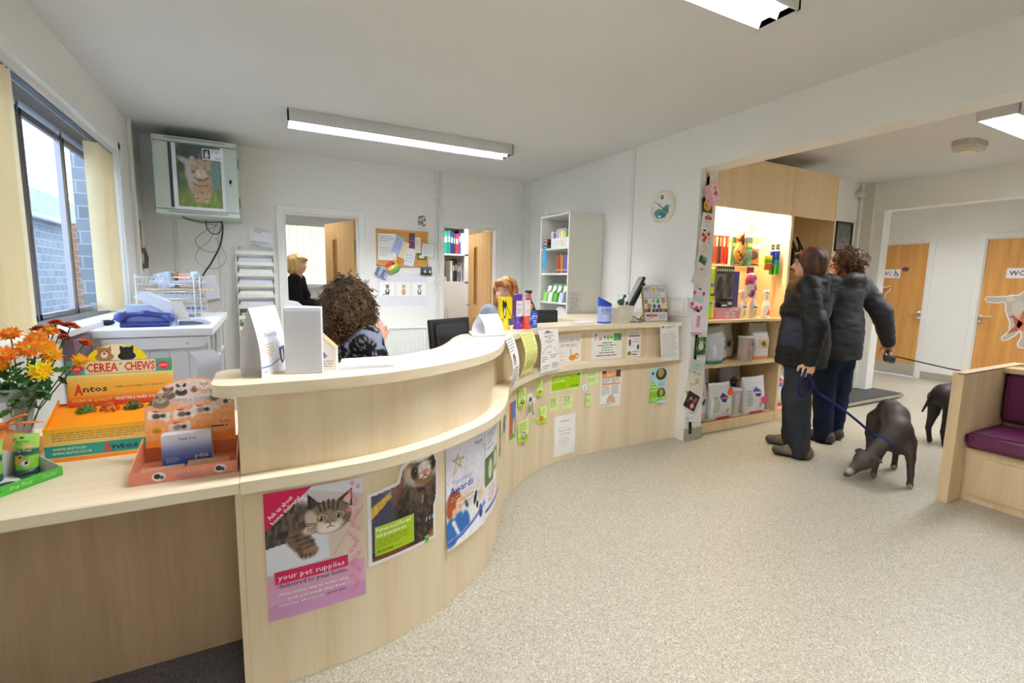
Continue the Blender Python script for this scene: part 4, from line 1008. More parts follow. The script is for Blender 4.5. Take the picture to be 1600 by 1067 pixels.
# BACK WALL
def leafdoor(label, hinge, ang, w_, h, mat, name='door_leaf'):
    t = thing(name, label, 'door', (hinge[0], hinge[1], 0), ang)
    mb = MB(); T = .044
    s0, s1 = .60*w_, .70*w_     # vision slit
    for a in ((0, s0, .01, h), (s1, w_, .01, h), (s0, s1, .01, .35), (s0, s1, .82, 1.02), (s0, s1, 1.80, h)): mb.bb(a[0], a[1], -T/2, T/2, a[2], a[3])
    mb.build('leaf', t, mat)
    for z0, z1 in ((.35, .82), (1.02, 1.80)):
        mb = MB(); mb.bb(s0+.002, s1-.002, -.003, .003, z0, z1, '#6b5a40'); mb.build('glass_slit', t, PM('wired_glass', .1, spec=.8))
        mb = MB()
        for s in (-1, 1):
            for q in ((s0-.012, s0+.006, z0-.012, z1+.012), (s1-.006, s1+.012, z0-.012, z1+.012), (s0, s1, z0-.012, z0+.004), (s0, s1, z1-.004, z1+.012)): mb.bb(q[0], q[1], s*T/2, s*(T/2+.008), q[2], q[3])
        mb.build('glazing_bead', t, OAK)
    for z in (.25, 1.0, 1.72):
        mb = MB(); mb.box((-.008, 0, z), (.016, .03, .10), '#b9b9b6'); mb.build('hinge', t, METAL)
    mb = MB()
    for s in (-1, 1):
        mb.tube([(w_-.06, s*T/2, 1.0), (w_-.06, s*(T/2+.05), 1.0), (w_-.17, s*(T/2+.05), 1.0)], .009, '#b5b5b0'); mb.lathe([(.026, -.004), (.026, .004)], (0, 0, 0), 4)
    mb.build('handle', t, METAL); return t
leafdoor('oak door with a glass slit standing open behind the curly haired woman', (.975, 5.745), math.atan2(.66, -.22), .72, 2.0, OAK2)
leafdoor('pale oak door with a long glass slit standing open beside the book cupboard', (2.69, 5.745), math.atan2(.68, -.02), .70, 1.985, OAK2)
bt = thing('vertical_blind', 'closed cream vertical blind glowing in the back room behind the blonde woman', 'blind', (1.0, 7.86, 0))
mb = MB(); mb.bb(-.80, .80, -.02, .02, 2.10, 2.14, '#efece4'); mb.build('head_rail', bt, PLAST)
for i in range(17):
    x = -.76+i*.095; mb = MB(); mb.X = Matrix.Translation((x, 0, 0)) @ Matrix.Rotation(.42, 4, 'Z')
    V = [(u, .006*math.cos(u*30), z) for z in (1.32, 2.105) for u in [-.048+.096*k/6 for k in range(7)]]
    mb.add(V, [(k, k+1, k+8, k+7) for k in range(6)], '#f2e0ae', 0, True); mb.build('slat', bt, BLIND)
mb = MB()
for q in ((.16, .22, 1.20, 2.18), (1.75, 1.81, 1.20, 2.18)): mb.bb(q[0], q[1], 7.875, 7.9, q[2], q[3], '#f0f0ee')
mb.bb(.16, 1.81, 7.875, 7.9, 2.14, 2.20, '#f0f0ee'); mb.bb(.16, 1.81, 7.84, 7.9, 1.20, 1.245, '#f0f0ee'); struct('window_2', mb, PLAIN)
t = thing('noticeboard', 'cork noticeboard in a pine frame on the back wall between the doorways', 'noticeboard', (1.18, YB, 1.5))
mb = MB(); mb.bb(.012, .592, -.016, -.001, .012, .398, '#c08a44'); mb.build('cork', t, PM('cork', .95, bump=.8, bscale=160, mottle=.25, mscale=90))
mb = MB()
for q in ((0, .604, 0, .016), (0, .604, .394, .41), (0, .016, 0, .41), (.588, .604, 0, .41)): mb.bb(q[0], q[1], -.024, -.001, q[2], q[3], '#cf9a50')
mb.build('frame', t, PLAIN)
def wallsheet(name, label, x, z, w_, h, draw=None, rot=0, col='#f2f2f2', y=YB-.019, cat='notice', group=None, lift=.0):
    c, s_ = math.cos(rot), math.sin(rot)
    def mp(u, v, f): return (x+u*c-v*s_, y-f-lift, z+u*s_+v*c)
    pr = Print(mp); pr.W, pr.H = w_, h; pr.rect(0, 0, w_, h, col, 0)
    if draw: draw(pr)
    return tag(pr.done(name), label, cat, group)
wallsheet('pinned_sheet', 'large white typed sheet at the left of the cork noticeboard', 1.195, 1.56, .21, .30, lambda p: (p.para(.02, .21, .19, .28, 3, '#aab0b8', 1), p.para(.02, .04, .19, .15, 5, '#b4b8c0', 1)))
wallsheet('folded_leaflet', 'pale blue folded leaflet with red and blue circles on the noticeboard', 1.34, 1.66, .10, .20, lambda p: [p.ring(.03+.04*(k % 2), .06+.035*(k//2), .010, .004, '#d05070' if k % 3 else '#4a60c0', 1, 12) for k in range(7)], -.35, '#a9c4e8', YB-.024)
wallsheet('folded_leaflet', 'cream folded leaflet tucked behind the pale blue one on the noticeboard', 1.415, 1.61, .085, .19, None, -.38, '#ece0b8', YB-.021)
wallsheet('pinned_card', 'dark purple flyer near the top of the noticeboard', 1.555, 1.71, .07, .17, lambda p: (p.text('Rwanda', .01, .08, .012, '#c8b8d8', 1, .05), p.rect(0, .13, .07, .17, '#2c2430', 1)), 0, '#4c2c50')
wallsheet('pinned_card', 'cream narrow note beside the dark purple flyer', 1.625, 1.655, .07, .18, lambda p: p.para(.01, .08, .06, .16, 4, '#c8bca0', 1), 0, '#ece6d4', YB-.022)
wallsheet('pinned_sheet', 'white sheet hanging over the right frame of the noticeboard', 1.70, 1.63, .14, .145, lambda p: p.para(.015, .02, .12, .13, 6, '#c4c4cc', 1), -.12, '#f0f0f0', YB-.028)
wallsheet('pinned_sheet', 'white note with small drawings tilted at the lower middle of the noticeboard', 1.485, 1.515, .12, .20, lambda p: [p.ell(.03+.03*(k % 3), .05+.035*(k//3), .006, .005, '#c05070' if k % 2 else '#4060a0', 1, 8) for k in range(9)], -.16, '#eeeef2', YB-.025)
wallsheet('photo_card', 'green photo of a white animal at the right of the noticeboard', 1.645, 1.575, .13, .09, lambda p: (p.ell(.06, .04, .035, .02, '#e8e8e0', 1), p.rect(0, .06, .13, .09, '#2c3820', .5)), 0, '#4f6428', YB-.021)
wallsheet('postcard', 'grey postcard with leopards taped below the left corner of the noticeboard', 1.145, 1.40, .14, .10, lambda p: [p.ell(.02+.035*(k % 4), .02+.03*(k//4), .012, .010, '#e0e0f0' if k % 2 else '#40445c', 1, 8) for k in range(11)], -.42, '#8088a8', YB-.03)
wallsheet('postcard', 'bright red, yellow and green postcard across the lower edge of the noticeboard', 1.335, 1.40, .13, .125, lambda p: (p.rect(0, 0, .13, .04, '#5c9a3a', 1), p.rect(.03, .04, .12, .08, '#e8d23c', 1), p.rect(0, .08, .10, .125, '#c83830', 1), p.ell(.06, .06, .02, .02, '#f4f0d8', 2), p.ell(.09, .09, .02, .012, '#38342c', 2)), .55, '#e0b840', YB-.034)
wallsheet('photo_card', 'dark photo of cats below the right corner of the noticeboard', 1.69, 1.40, .135, .105, lambda p: (p.rect(0, .07, .135, .105, '#44607c', 1), [p.ell(.025+.03*k, .045, .012, .022, '#e0d8c8' if k % 2 else '#6a5444', 1, 8) for k in range(4)]), -.03, '#26241e', YB-.02)
wallsheet('flower_card', 'small cut-out card of grey flowers above the noticeboard', 1.655, 1.93, .12, .17, lambda p: [p.ell(.02+.08*rnd.random(), .04+.12*rnd.random(), .011, .010, rnd.choice(['#e8e4d0', '#5c6470', '#8c8c7c', '#3e4a44']), 1+k*.05, 7) for k in range(46)], 0, '#e4e4e0', YB-.002)
def draw_cal(p):
    W, H = p.W, p.H
    p.rect(0, .02, W, H, '#e4e5ea', .3)
    for k, (c1, c2) in enumerate((('#6c6450', '#3c3c30'), ('#d8b878', '#b88c4c'), ('#a89c90', '#6c5c50'))):
        x = .02+.19*k; p.rect(x, .14, x+.175, .30, '#f6f6f6', 1)
        cx = x+.09; p.ell(cx, .19, .026, .034, c1, 2, 14); p.ell(cx+.002, .245, .020, .020, c1, 3, 14)
        for s in (-1, 1): p.poly([(cx+s*.018, .25), (cx+s*.016, .275), (cx+s*.004, .262)], c2, 3)
        for s in (-1, 1): p.rect(cx+s*.012-.006, .15, cx+s*.012+.006, .18, c2, 3)
        p.ell(cx+.008, .243, .007, .005, '#f0ece4', 4, 8); p.ell(cx, .20, .012, .02, '#e8e0d0', 3, 10) if k != 1 else None
        if k == 0: p.line([(cx-.02, .16), (cx-.055, .15)], .008, c2, 3)
        if k == 2: p.line([(cx+.02, .26), (cx+.035, .28)], .008, c1, 3)
    p.text('pets', W/2, .03, .007, '#d08080', 1, .03)
wallsheet('animal_poster', 'pale poster with pictures of a mouse, a puppy and a kitten below the noticeboard', 1.19, 1.012, .59, .41, draw_cal, 0, '#ecedf0', YB-.002, 'poster')
t = thing('radiator', 'white panel radiator under the animal poster on the back wall', 'radiator', (1.46, YB-.075, 0))
mb = MB(); n = 22
for i in range(n):
    x = -.27+.54*(i+.5)/n; mb.bb(x-.0085, x+.0085, -.022, .03, .22, .76, '#eef0ec', bev=.006)
mb.bb(-.275, .275, -.012, .028, .20, .775, '#e2e4e0'); mb.bb(-.28, .28, -.024, .05, .765, .785, '#f2f3f0', bev=.003); mb.build('panel', t, PLAIN)
mb = MB()
for i in range(n): mb.box((-.27+.54*(i+.5)/n, -.0245, .775), (.012, .002, .008), '#70726e')
for s in (-1, 1): mb.bb(s*.28, s*.276, -.02, .06, .2, .78, '#e6e8e4')
mb.build('grille', t, PLAIN)
mb = MB(); mb.tube([(.29, .01, .24), (.32, .01, .24), (.32, .01, 0)], .008, '#d8d8d4'); mb.ball((.30, .01, .24), .018, '#f0f0f0'); mb.build('valve', t, PLAST)
t = thing('form_rack', 'tall white wall rack stuffed with forms left of the first doorway', 'rack', (-.04, YB, 0))
mb = MB(); mb.bb(-.17, .17, -.012, -.001, .40, 1.70, '#eceee8'); mb.bb(-.17, -.163, -.11, -.001, .40, 1.66, '#e8eae4'); mb.bb(.163, .17, -.11, -.001, .40, 1.66, '#e8eae4'); mb.build('back_board', t, PLAIN)
for i in range(11):
    z = 1.60-i*.108
    mb = MB(); mb.add([(-.165, -.10, z), (.165, -.10, z), (.165, -.10, z-.035), (-.165, -.10, z-.035), (.165, -.012, z-.085), (-.165, -.012, z-.085)], [(0, 3, 2, 1), (3, 5, 4, 2)], '#f2f2ec'); mb.build('tray', t, PLAIN)
def forms(i, label, c, draw=None, dx=0, n=4):
    z = 1.60-i*.108; mb = MB()
    for k in range(n): mb.X = Matrix.Translation((-.04+dx+rnd.uniform(-.006, .006), YB-.088+k*.009, z-.03)) @ Matrix.Rotation(-.25, 4, 'X') @ Matrix.Rotation(rnd.uniform(-.02, .02), 4, 'Y'); mb.bb(-.15, .15, -.0015, .0015, 0, .055+.008*k, c if k < 2 else '#f4f4f4')
    mb.X = None; o = mb.build('form_stack', None, PAPER); tag(o, label, 'paper'); return o
for i in (1, 2, 3, 4, 5): forms(i, ['', 'white forms in the second tray down of the tall wall rack', 'pale blue edged forms in the third tray down of the tall wall rack', 'white forms in the fourth tray down of the tall wall rack', 'white forms with spots in the fifth tray down of the tall wall rack', 'grey and white forms in the sixth tray down of the tall wall rack'][i], '#dfe5f2' if i % 2 else '#f0f0f0')
mb = MB(); mb.X = Matrix.Translation((-.04, YB-.09, 1.005)) @ Matrix.Rotation(-.2, 4, 'X'); mb.bb(-.02, .13, -.002, .002, 0, .05, '#b8cc48'); mb.bb(-.15, -.02, -.002, .002, 0, .045, '#55555c'); mb.X = None; tag(mb.build('folder'), 'yellow green folder and grey card sticking out of a lower tray of the wall rack', 'folder')
mb = MB(); mb.X = Matrix.Translation((-.04, YB-.094, .885)) @ Matrix.Rotation(-.2, 4, 'X'); mb.bb(-.145, .15, -.003, .003, 0, .098, '#a8d8b0'); mb.bb(-.12, -.05, -.005, -.003, .004, .088, '#8ed018'); mb.bb(-.045, .06, -.006, -.003, .045, .085, '#d0d8dc'); mb.bb(-.045, .05, -.007, -.003, .03, .05, '#5f9c68'); mb.X = None; tag(mb.build('green_packet'), 'lime and mint green packets in the wall rack near the reception desk', 'packet')
wallsheet('handwritten_sheet', 'creased handwritten sheet leaning on top of the tall wall rack', -.085, 1.66, .21, .19, lambda p: (p.para(.03, .13, .2, .18, 3, '#8c8c90', 1), p.para(.01, .0, .2, .05, 3, '#505878', 1)), -.08, '#e9e9ec', YB-.06)
t = thing('wall_cabinet', 'grey green metal equipment cabinet with a cat picture high in the left corner', 'cabinet', (-.458, 5.16, 1.872))
CW, CHh, CD = .628, .655, .455
G = '#bcc9bf'
mb = MB(); mb.bb(-CW/2, CW/2, 0, CD, 0, CHh, G, bev=.006); mb.build('body', t, PM('powder_coated_steel', .4))
mb = MB(); mb.bb(-CW/2+.004, CW/2-.004, -.022, -.002, .045, CHh-.05, '#c3d0c6', bev=.004); d = mb.build('door', t, PM('powder_coated_steel', .4))
for q in ((CHh-.045, CHh), (0, .04)): mb = MB(); mb.bb(-CW/2, CW/2, -.024, 0, *q, '#c6d2c8', bev=.004); mb.build('front_rail', t, PM('powder_coated_steel', .4))
for z, n_ in ((.022, 48), (CHh-.018, 48)):
    mb = MB()
    for i in range(n_): mb.box((-.22+.44*i/(n_-1), -.0245, z), (.005, .002, .012), '#4c554f')
    mb.build('vent_row', t, PLAIN)
mb = MB(); mb.bb(-.20, .21, -.025, -.021, .06, CHh-.055, '#3a3c44'); g = mb.build('smoked_window', t, PM('smoked_acrylic', .12, spec=.7))
mb = MB(); mb.bb(.245, .262, -.034, -.022, .30, .33, '#222222'); mb.tube([(.253, -.035, .30), (.253, -.04, .27)], .003, '#999999'); mb.build('lock', d, METAL)
mb = MB()
for z in (.10, .45): mb.bb(CW/2, CW/2+.006, .05, .09, z, z+.09, '#55605a')
mb.build('side_catch', t, METAL)
def cabcat():
    c = Cv(70, 94, 70/94, '#4c5a44'); A = c.asp
    c.grad('#58683c', '#46505a', 90); c.e(.65, .6, .12, .5, '#6e8c88', -.3, .8); c.e(.12, .75, .15, .2, '#3c4a3a', 0, .8); c.blotch('#7c9450', 14, 8, .6, .5); c.e(.35, .1, .5, .2, '#6c8040', 0, .6); c.blotch('#a4b070', 40, 12, .7, .5, (c.y < .3)*1.0)
    c.e(.16, .72, .14, .05, '#a8a8b4', -.5, .5)
    c.e(.36, .45, .20, .28, '#b4a498', 0, .25); c.e(.40, .30, .17, .22, '#b09474', 0, .3); c.e(.24, .55, .1, .2, '#b8b0b4', .2, .5)
    for a in ((.24, .83, .19, .75, .33, .74), (.60, .80, .46, .74, .60, .68)): c.p([(a[0], a[1]), (a[2], a[3]), (a[4], a[5])], '#9a8074')
    c.e(.27, .77, .045, .05, '#c4a49c', .3, .4); c.e(.53, .74, .04, .04, '#b89888', -.3, .4)
    c.e(.40, .64, .17, .145, '#b8a494', 0, .15); c.e(.40, .54, .10, .06, '#d4c4b0', 0, .5)
    for x in (.34, .39, .44, .48): c.st([(x, .77), (x+.005, .69)], .006, '#5c4a40', .8)
    for x in (.325, .475): c.e(x, .645, .034, .026, '#5a4a40', 0, .2); c.e(x, .645, .027, .021, '#a8d0c0', 0, .2); c.e(x, .645, .008, .017, '#101010')
    c.p([(.375, .59), (.425, .59), (.40, .56)], '#8c5c4c'); c.st([(.40, .56), (.40, .535)], .004, '#4a342c')
    for k in range(4): c.st([(.24, .60-.02*k), (.30, .59-.012*k)], .005, '#5a463c', .8); c.st([(.56, .60-.02*k), (.50, .59-.012*k)], .005, '#5a463c', .8)
    c.st([(.28, .48), (.36, .44), (.46, .45), (.52, .49)], .010, '#4c3c34', .9); c.st([(.26, .38), (.36, .34), (.5, .36)], .009, '#5a463a', .8); c.st([(.30, .27), (.40, .24), (.52, .28)], .008, '#5a463a', .8)
    for x in (.32, .47): c.e(x, .17, .05, .11, '#b49a80', 0, .4); c.st([(x-.03, .14), (x+.03, .15)], .007, '#4c3a30', .8)
    c.noise(.12, 50, 60); c.noise(.1, 90, 20, (c.y < .28)*1.0); return c
pr = Print(flat((-.458-.175, 5.16-.0265, 1.872+.045), (1, 0, 0), (0, 0, 1))); pr.rect(0, 0, .385, .555, '#e2e4ea', 0); pr.canvas(cabcat(), .03, .028, .36, .555, 1)
pr.rect(.225, .44, .38, .535, '#f2f2f6', 3); pr.rect(.232, .448, .282, .528, '#1c1f2e', 4); pr.text('S', .243, .482, .032, '#ffffff', 5, .028, .03); pr.text('E', .245, .455, .026, '#ffffff', 5, .026, .03); pr.rect(.24, .478, .274, .483, '#ffffff', 5); pr.para(.29, .50, .375, .528, 2, '#7080a0', 4); pr.para(.32, .447, .375, .467, 2, '#7080a0', 4)
tag(pr.done('cat_picture', None, GLOSS), 'picture of a spotted wild cat on the door of the grey green cabinet', 'picture')
t = thing('network_cable', 'bundle of black and grey cables hanging from the wall cabinet down the back wall', 'cable', (0, 0, 0))
def cable(pts, r, col):
    m_ = MB(); m_.tube([tuple(p) for p in catmull(pts, 6)], r, col, n=6); m_.build('cable', t, PLAST)
cable([(-.31, 5.5, 1.87), (-.31, 5.58, 1.80), (-.34, 5.60, 1.65), (-.42, 5.60, 1.48), (-.51, 5.60, 1.32), (-.53, 5.58, 1.1)], .007, '#1c1c1e')
cable([(-.44, 5.5, 1.87), (-.44, 5.58, 1.80), (-.40, 5.60, 1.755), (-.34, 5.60, 1.77), (-.31, 5.55, 1.87)], .0045, '#222226')
cable([(-.60, 5.5, 1.87), (-.50, 5.59, 1.845), (-.36, 5.6, 1.84), (-.44, 5.6, 1.79), (-.54, 5.6, 1.70), (-.52, 5.6, 1.62), (-.44, 5.6, 1.58), (-.36, 5.6, 1.60), (-.32, 5.6, 1.75), (-.32, 5.5, 1.87)], .003, '#9a9a9a')
cable([(-.35, 5.5, 1.87), (-.42, 5.6, 1.70), (-.52, 5.6, 1.60), (-.55, 5.6, 1.50), (-.48, 5.6, 1.43), (-.38, 5.6, 1.42), (-.30, 5.6, 1.50), (-.32, 5.6, 1.62), (-.38, 5.6, 1.72)], .0022, '#8c8c8c')
cable([(-.60, 5.3, 1.866), (-.55, 5.45, 1.86), (-.45, 5.55, 1.855), (-.30, 5.5, 1.866)], .005, '#2a2a3a')
pr = Print(facing((XL+.002, 5.22, 1.36), 0.0));
pr = Print(flat((XL+.003, 5.20, 1.38), (0, 1, 0), (0, 0, 1)))
pr.mp = lambda u, v, f: (XL+.003+f, 5.20+u, 1.38+v)
pr.rect(0, 0, .20, .44, '#b08a4a', 0); pr.rect(0, .30, .2, .44, '#8c8458', 1); pr.ell(.1, .36, .05, .05, '#d8c850', 2); pr.ell(.05, .38, .03, .04, '#5a5430', 3); pr.rect(.02, .16, .08, .28, '#c49a54', 1); pr.ell(.05, .14, .01, .01, '#5a4020', 2)
tag(pr.done('picture_card'), 'tall ochre and brown picture pinned to the left wall beside the cabinet', 'picture')
pr = Print(lambda u, v, f: (XL+.006+f+u*.2, 5.26+u, 1.40+v)); pr.poly([(0, 0), (.14, .0), (.16, .10), (.10, .19), (.03, .17)], '#4c4640', 0); pr.ell(.05, .09, .02, .05, '#c8b89c', 1); tag(pr.done('picture_card'), 'dark cut-out card overlapping the ochre picture on the left wall', 'picture')
# TALL WHITE SHELF UNIT
t = thing('tall_shelf_unit', 'tall white open shelf unit against the wall behind the far end of the counter', 'shelf unit', (0, 0, 0))
TX0, TX1, TY0, TY1, TZ = 2.76, 3.185, 4.07, 4.63, 2.05
Wc = '#e9eae4'
for nm, q in (('side_panel', (TX0, TX1, TY0, TY0+.018, .001, TZ)), ('side_panel', (TX0, TX1, TY1-.018, TY1, .001, TZ)), ('back_panel', (TX1-.012, TX1-.001, TY0+.018, TY1-.018, .001, TZ)), ('top_panel', (TX0, TX1, TY0+.018, TY1-.018, TZ-.018, TZ-.0005)), ('plinth', (TX0+.02, TX0+.04, TY0+.018, TY1-.018, .001, .06))):
    mb = MB(); mb.bb(*q, Wc); mb.build(nm, t, PLAIN)
SH = (1.705, 1.44, 1.135, .85, .45, .08)
for z in SH:
    mb = MB(); mb.bb(TX0+.008, TX1-.012, TY0+.018, TY1-.018, z-.018, z, '#eeeee8'); mb.build('shelf', t, PLAIN)
for k, (c1, c2) in enumerate((('#e8c8dc', '#c070a0'), ('#4868b0', '#f4f4f4'), ('#b8a8dc', '#f4f4f4'), ('#f0e070', '#f4f4f4'), ('#f4f4f4', '#e8c820'), ('#f0dc40', '#e8e8e8'), ('#3c7c4c', '#f4f4f4'))):
    y = 4.42-.048*k; mb = MB(); mb.bb(TX0+.02, TX0+.12, y-.021, y+.021, 1.7055, 1.7055+.17-.01*(k % 2), '#f2f2f2'); mb.bb(TX0+.019, TX0+.1, y-.0212, y+.0212, 1.7055+.10, 1.7055+.165-.01*(k % 2), c1); mb.bb(TX0+.0185, TX0+.1, y-.008, y+.010, 1.715, 1.78, c2 if k > 3 else '#e8e8ec')
    tag(mb.build('medicine_carton', None, CARD), ['pink topped', 'dark blue', 'lilac topped', 'pale yellow topped', 'white and gold', 'bright yellow topped', 'dark green'][k]+' medicine carton on the top shelf of the tall white unit', 'carton', 'medicine cartons on the top shelf')
t2 = thing('wicker_basket', 'small pale basket with a looped handle on the cartons of the top shelf', 'basket', (TX0+.22, 4.44, 1.706))
mb = MB(); mb.bb(-.08, .08, -.09, .09, 0, .22, '#cfc8bc', bev=.01); mb.build('basket', t2, PM('wicker', .9, bump=.8, bscale=80, mottle=.2, mscale=60))
mb = MB(); mb.tube([(0, .03*math.cos(a), .22+.06*math.sin(a)) for a in [i*math.pi/8 for i in range(9)]], .005, '#e8e4dc'); mb.build('handle', t2, PLAIN)
for k, (c, dz) in enumerate((('#2f5c48', .03), ('#5a2c34', .035), ('#70444c', .03))):
    z = 1.7055+.032*sum(1 for _ in range(k))*1.1; mb = MB(); mb.bb(TX0+.01, TX0+.12, 4.49, 4.59-.006*k, z, z+.030, c); mb.bb(TX0+.0095, TX0+.05, 4.51, 4.57, z+.008, z+.020, '#c8c0b8'); tag(mb.build('small_box', None, CARD), ['dark green small box at the bottom', 'maroon small box in the middle', 'dusky red small box at the top'][k]+' of the little stack on the top shelf', 'box', 'little boxes stacked at the left of the top shelf')
mb = MB(); mb.bb(TX0-.004, TX0-.001, 4.50, 4.57, 1.49, 1.70, '#3ca8e0'); mb.bb(TX0-.004, TX0+.02, 4.50, 4.57, 1.7051, 1.7065, '#3ca8e0'); tag(mb.build('blue_tag', None, PAPER), 'bright blue paper strip hanging from the top shelf of the tall unit', 'label')
for k in range(10):
    c = ['#8c4a34', '#a85838', '#703828', '#b86a3c', '#c88c44', '#8c6848', '#6a5aa0', '#7460b0', '#8068b8', '#d8c84c'][k]; y = 4.34-.026*k; mb = MB(); mb.bb(TX0+.03, TX0+.13, y-.011, y+.011, 1.4405, 1.4405+.20-.008*(k % 3), c); mb.bb(TX0+.0295, TX0+.05, y-.0112, y+.0112, 1.47, 1.478, '#e8d8b8')
    tag(mb.build('treatment_packet', None, CARD), ['dark rust', 'rust orange', 'deep brown', 'orange brown', 'gold', 'tan', 'violet', 'mid violet', 'light violet', 'yellow'][k]+' upright packet on the second shelf of the tall white unit', 'packet', 'upright packets on the second shelf')
def leaflets(y0, c, n, label, z=1.1355):
    t_ = thing('leaflet_holder', label, 'leaflet holder', (TX0+.06, y0, z)); mb = MB()
    mb.add([(-.05, -.04, 0), (-.05, .04, 0), (-.03, .04, .10), (-.03, -.04, .10), (.05, -.04, 0), (.05, .04, 0), (.06, .04, .16), (.06, -.04, .16)], [(0, 1, 2, 3), (4, 7, 6, 5), (0, 4, 5, 1), (1, 5, 6, 2), (0, 3, 7, 4)], c); mb.build('holder', t_, PLAST)
    mb = MB()
    for k in range(n): mb.X = Matrix.Rotation(.25+.05*k, 4, 'Y'); mb.bb(-.02+.012*k, -.0185+.012*k, -.035, .035, .005, .17+.015*k, ['#f4f4f0', '#58b828', '#e8e8d0', '#d8e8f4'][k % 4])
    mb.build('leaflet_pack', t_, PAPER)
leaflets(4.53, '#8cd070', 4, 'green leaflet holder furthest left on the third shelf of the tall unit'); leaflets(4.43, '#f0f4ec', 4, 'white leaflet holder second from the left on the third shelf of the tall unit'); leaflets(4.33, '#5cb830', 3, 'bright green leaflet holder in the middle of the third shelf of the tall unit'); leaflets(4.22, '#c8d8f0', 3, 'pale blue leaflet box at the right of the third shelf of the tall unit')
t2 = thing('purple_flower_pot', 'purple flowers in a dark vase on the third shelf of the tall unit', 'flowers', (TX0+.25, 4.28, 1.136))
mb = MB(); mb.lathe([(0, 0), (.03, 0), (.035, .10), (.02, .16), (.022, .18)], n=12, col='#2c3a30'); mb.build('vase', t2, PLAST)
mb = MB()
for k in range(14): mb.ball((rnd.uniform(-.03, .03), rnd.uniform(-.04, .04), .20+rnd.uniform(0, .06)), .016, rnd.choice(['#6a3c98', '#4c2c70', '#3c5a34']), n=7, m=5)
mb.build('blossom', t2, CLOTH)
t2 = thing('heater_box', 'white appliance box with red and grey panels on the fourth shelf of the tall unit', 'box', (TX0+.10, 4.25, .8505))
mb = MB(); mb.prism([(.13*math.cos(a), .02+.22*math.sin(a)**.6 if 0 < a < math.pi else .02) for a in [i*math.pi/12 for i in range(13)]], -.06, .06, '#e4e4e0', plane='yz'); mb.build('box', t2, CARD)
mb = MB(); mb.bb(-.062, -.059, -.11, -.03, .05, .10, '#a0a4a8'); mb.bb(-.062, -.059, .02, .11, .03, .08, '#b84840'); mb.bb(-.062, -.059, -.10, .08, .14, .16, '#70747c'); mb.build('printed_panel', t2, CARD)
pr = Print(flat((TX0+.02, TY0-.0005, 1.03), (1, 0, 0), (0, 0, 1))); pr.rect(0, 0, .16, .22, '#e0e1de', 0); pr.text('Opening notice', .02, .19, .010, '#6c7074', 1, .11, .01); pr.para(.02, .03, .13, .17, 7, '#a4a8ac', 1); tag(pr.done('printed_notice'), 'grey printed notice taped to the side of the tall white shelf unit', 'notice')
for k, (x, y, w_, d_, lab) in enumerate(((2.80, 4.30, .12, .2, 'curled paper sheets lying on top of the tall white unit'), (2.95, 4.2, .2, .12, 'flat magazine lying near the wall on top of the tall white unit'))):
    mb = MB()
    for j in range(3): mb.X = Matrix.Translation((x, y+.05*j, TZ+.004+.006*j)) @ Matrix.Rotation(.2*j, 4, 'Z'); mb.bb(-w_/2, w_/2, -d_/2, d_/2, 0, .004, ['#e0e0dc', '#b8b4ac', '#f0f0ec'][j])
    mb.X = None; tag(mb.build('paper_pile', None, PAPER), lab, 'paper')
t = thing('wall_clock', 'round cream wall clock with a green picture at the bottom of its dial', 'clock', (XW, 3.24, 2.02))
mb = MB(); n = 40
def ringx(r0, x0, r1, x1, col, m_=mb):
    V = [(x0, r0*math.cos(a), r0*math.sin(a)) for a in [2*math.pi*i/n for i in range(n)]]+[(x1, r1*math.cos(a), r1*math.sin(a)) for a in [2*math.pi*i/n for i in range(n)]]
    m_.add(V, [(i, n+i, n+(i+1) % n, (i+1) % n) for i in range(n)], col, 0, True)
ringx(.14, -.001, .14, -.02, '#e8e4d0'); ringx(.14, -.02, .128, -.034, '#efebd8'); ringx(.128, -.034, .118, -.026, '#e4e0cc'); mb.build('rim', t, PLAST)
pr = Print(lambda u, v, f: (-.024-f, -u, v)); pr.ell(0, 0, .121, .121, '#f0efe6', 0, 40)
pr.poly([(-.09, -.03), (-.04, -.01), (.0, -.02), (.05, .015), (.09, .01), (.085, -.05), (.04, -.095), (-.04, -.10), (-.08, -.07)], '#5e9c90', 1); pr.ell(.0, -.07, .05, .025, '#3c7c84', 2); pr.ell(-.02, -.08, .02, .012, '#d8e8e8', 3)
pr.ell(0, .085, .019, .019, '#1c4038', 1, 20); pr.text('4F', 0, .077, .016, '#e8f0ec', 2, .018, .02, align='c')
for k in range(12):
    a = math.pi*k/6
    if k: pr.line([(.100*math.sin(a), .100*math.cos(a)), (.110*math.sin(a), .110*math.cos(a))], .004, '#50585c', 2)
pr.text('9', -.104, -.006, .013, '#40484c', 2); pr.mb.build('dial', t, PAPER)
mb = MB()
for L, a, w_, c in ((.060, math.radians(-52), .004, '#582838'), (.085, math.radians(118), .003, '#302830'), (.09, math.radians(-55), .0015, '#c04040')):
    u, v = math.sin(a), math.cos(a); q = [(-.027, -(x_), y_) for x_, y_ in ((-v*w_, u*w_), (v*w_, -u*w_), (v*w_+u*L, -u*w_+v*L), (-v*w_+u*L, u*w_+v*L))]
    mb.add(q, [(0, 1, 2, 3)], c)
mb.build('hands', t, PLAST)
t = thing('socket_trunking', 'white dado trunking with socket plates on the wall behind the computer', 'trunking', (XW, 3.37, 1.16))
mb = MB(); mb.bb(-.045, -.001, -.50, .40, -.085, .075, '#e4e4de', bev=.006); mb.build('trunking', t, PLAST)
for y in (.25, .02, -.22, -.40):
    mb = MB(); mb.bb(-.052, -.045, y-.07, y+.07, -.045, .045, '#efefea', bev=.003); mb.build('socket_plate', t, PLAST)
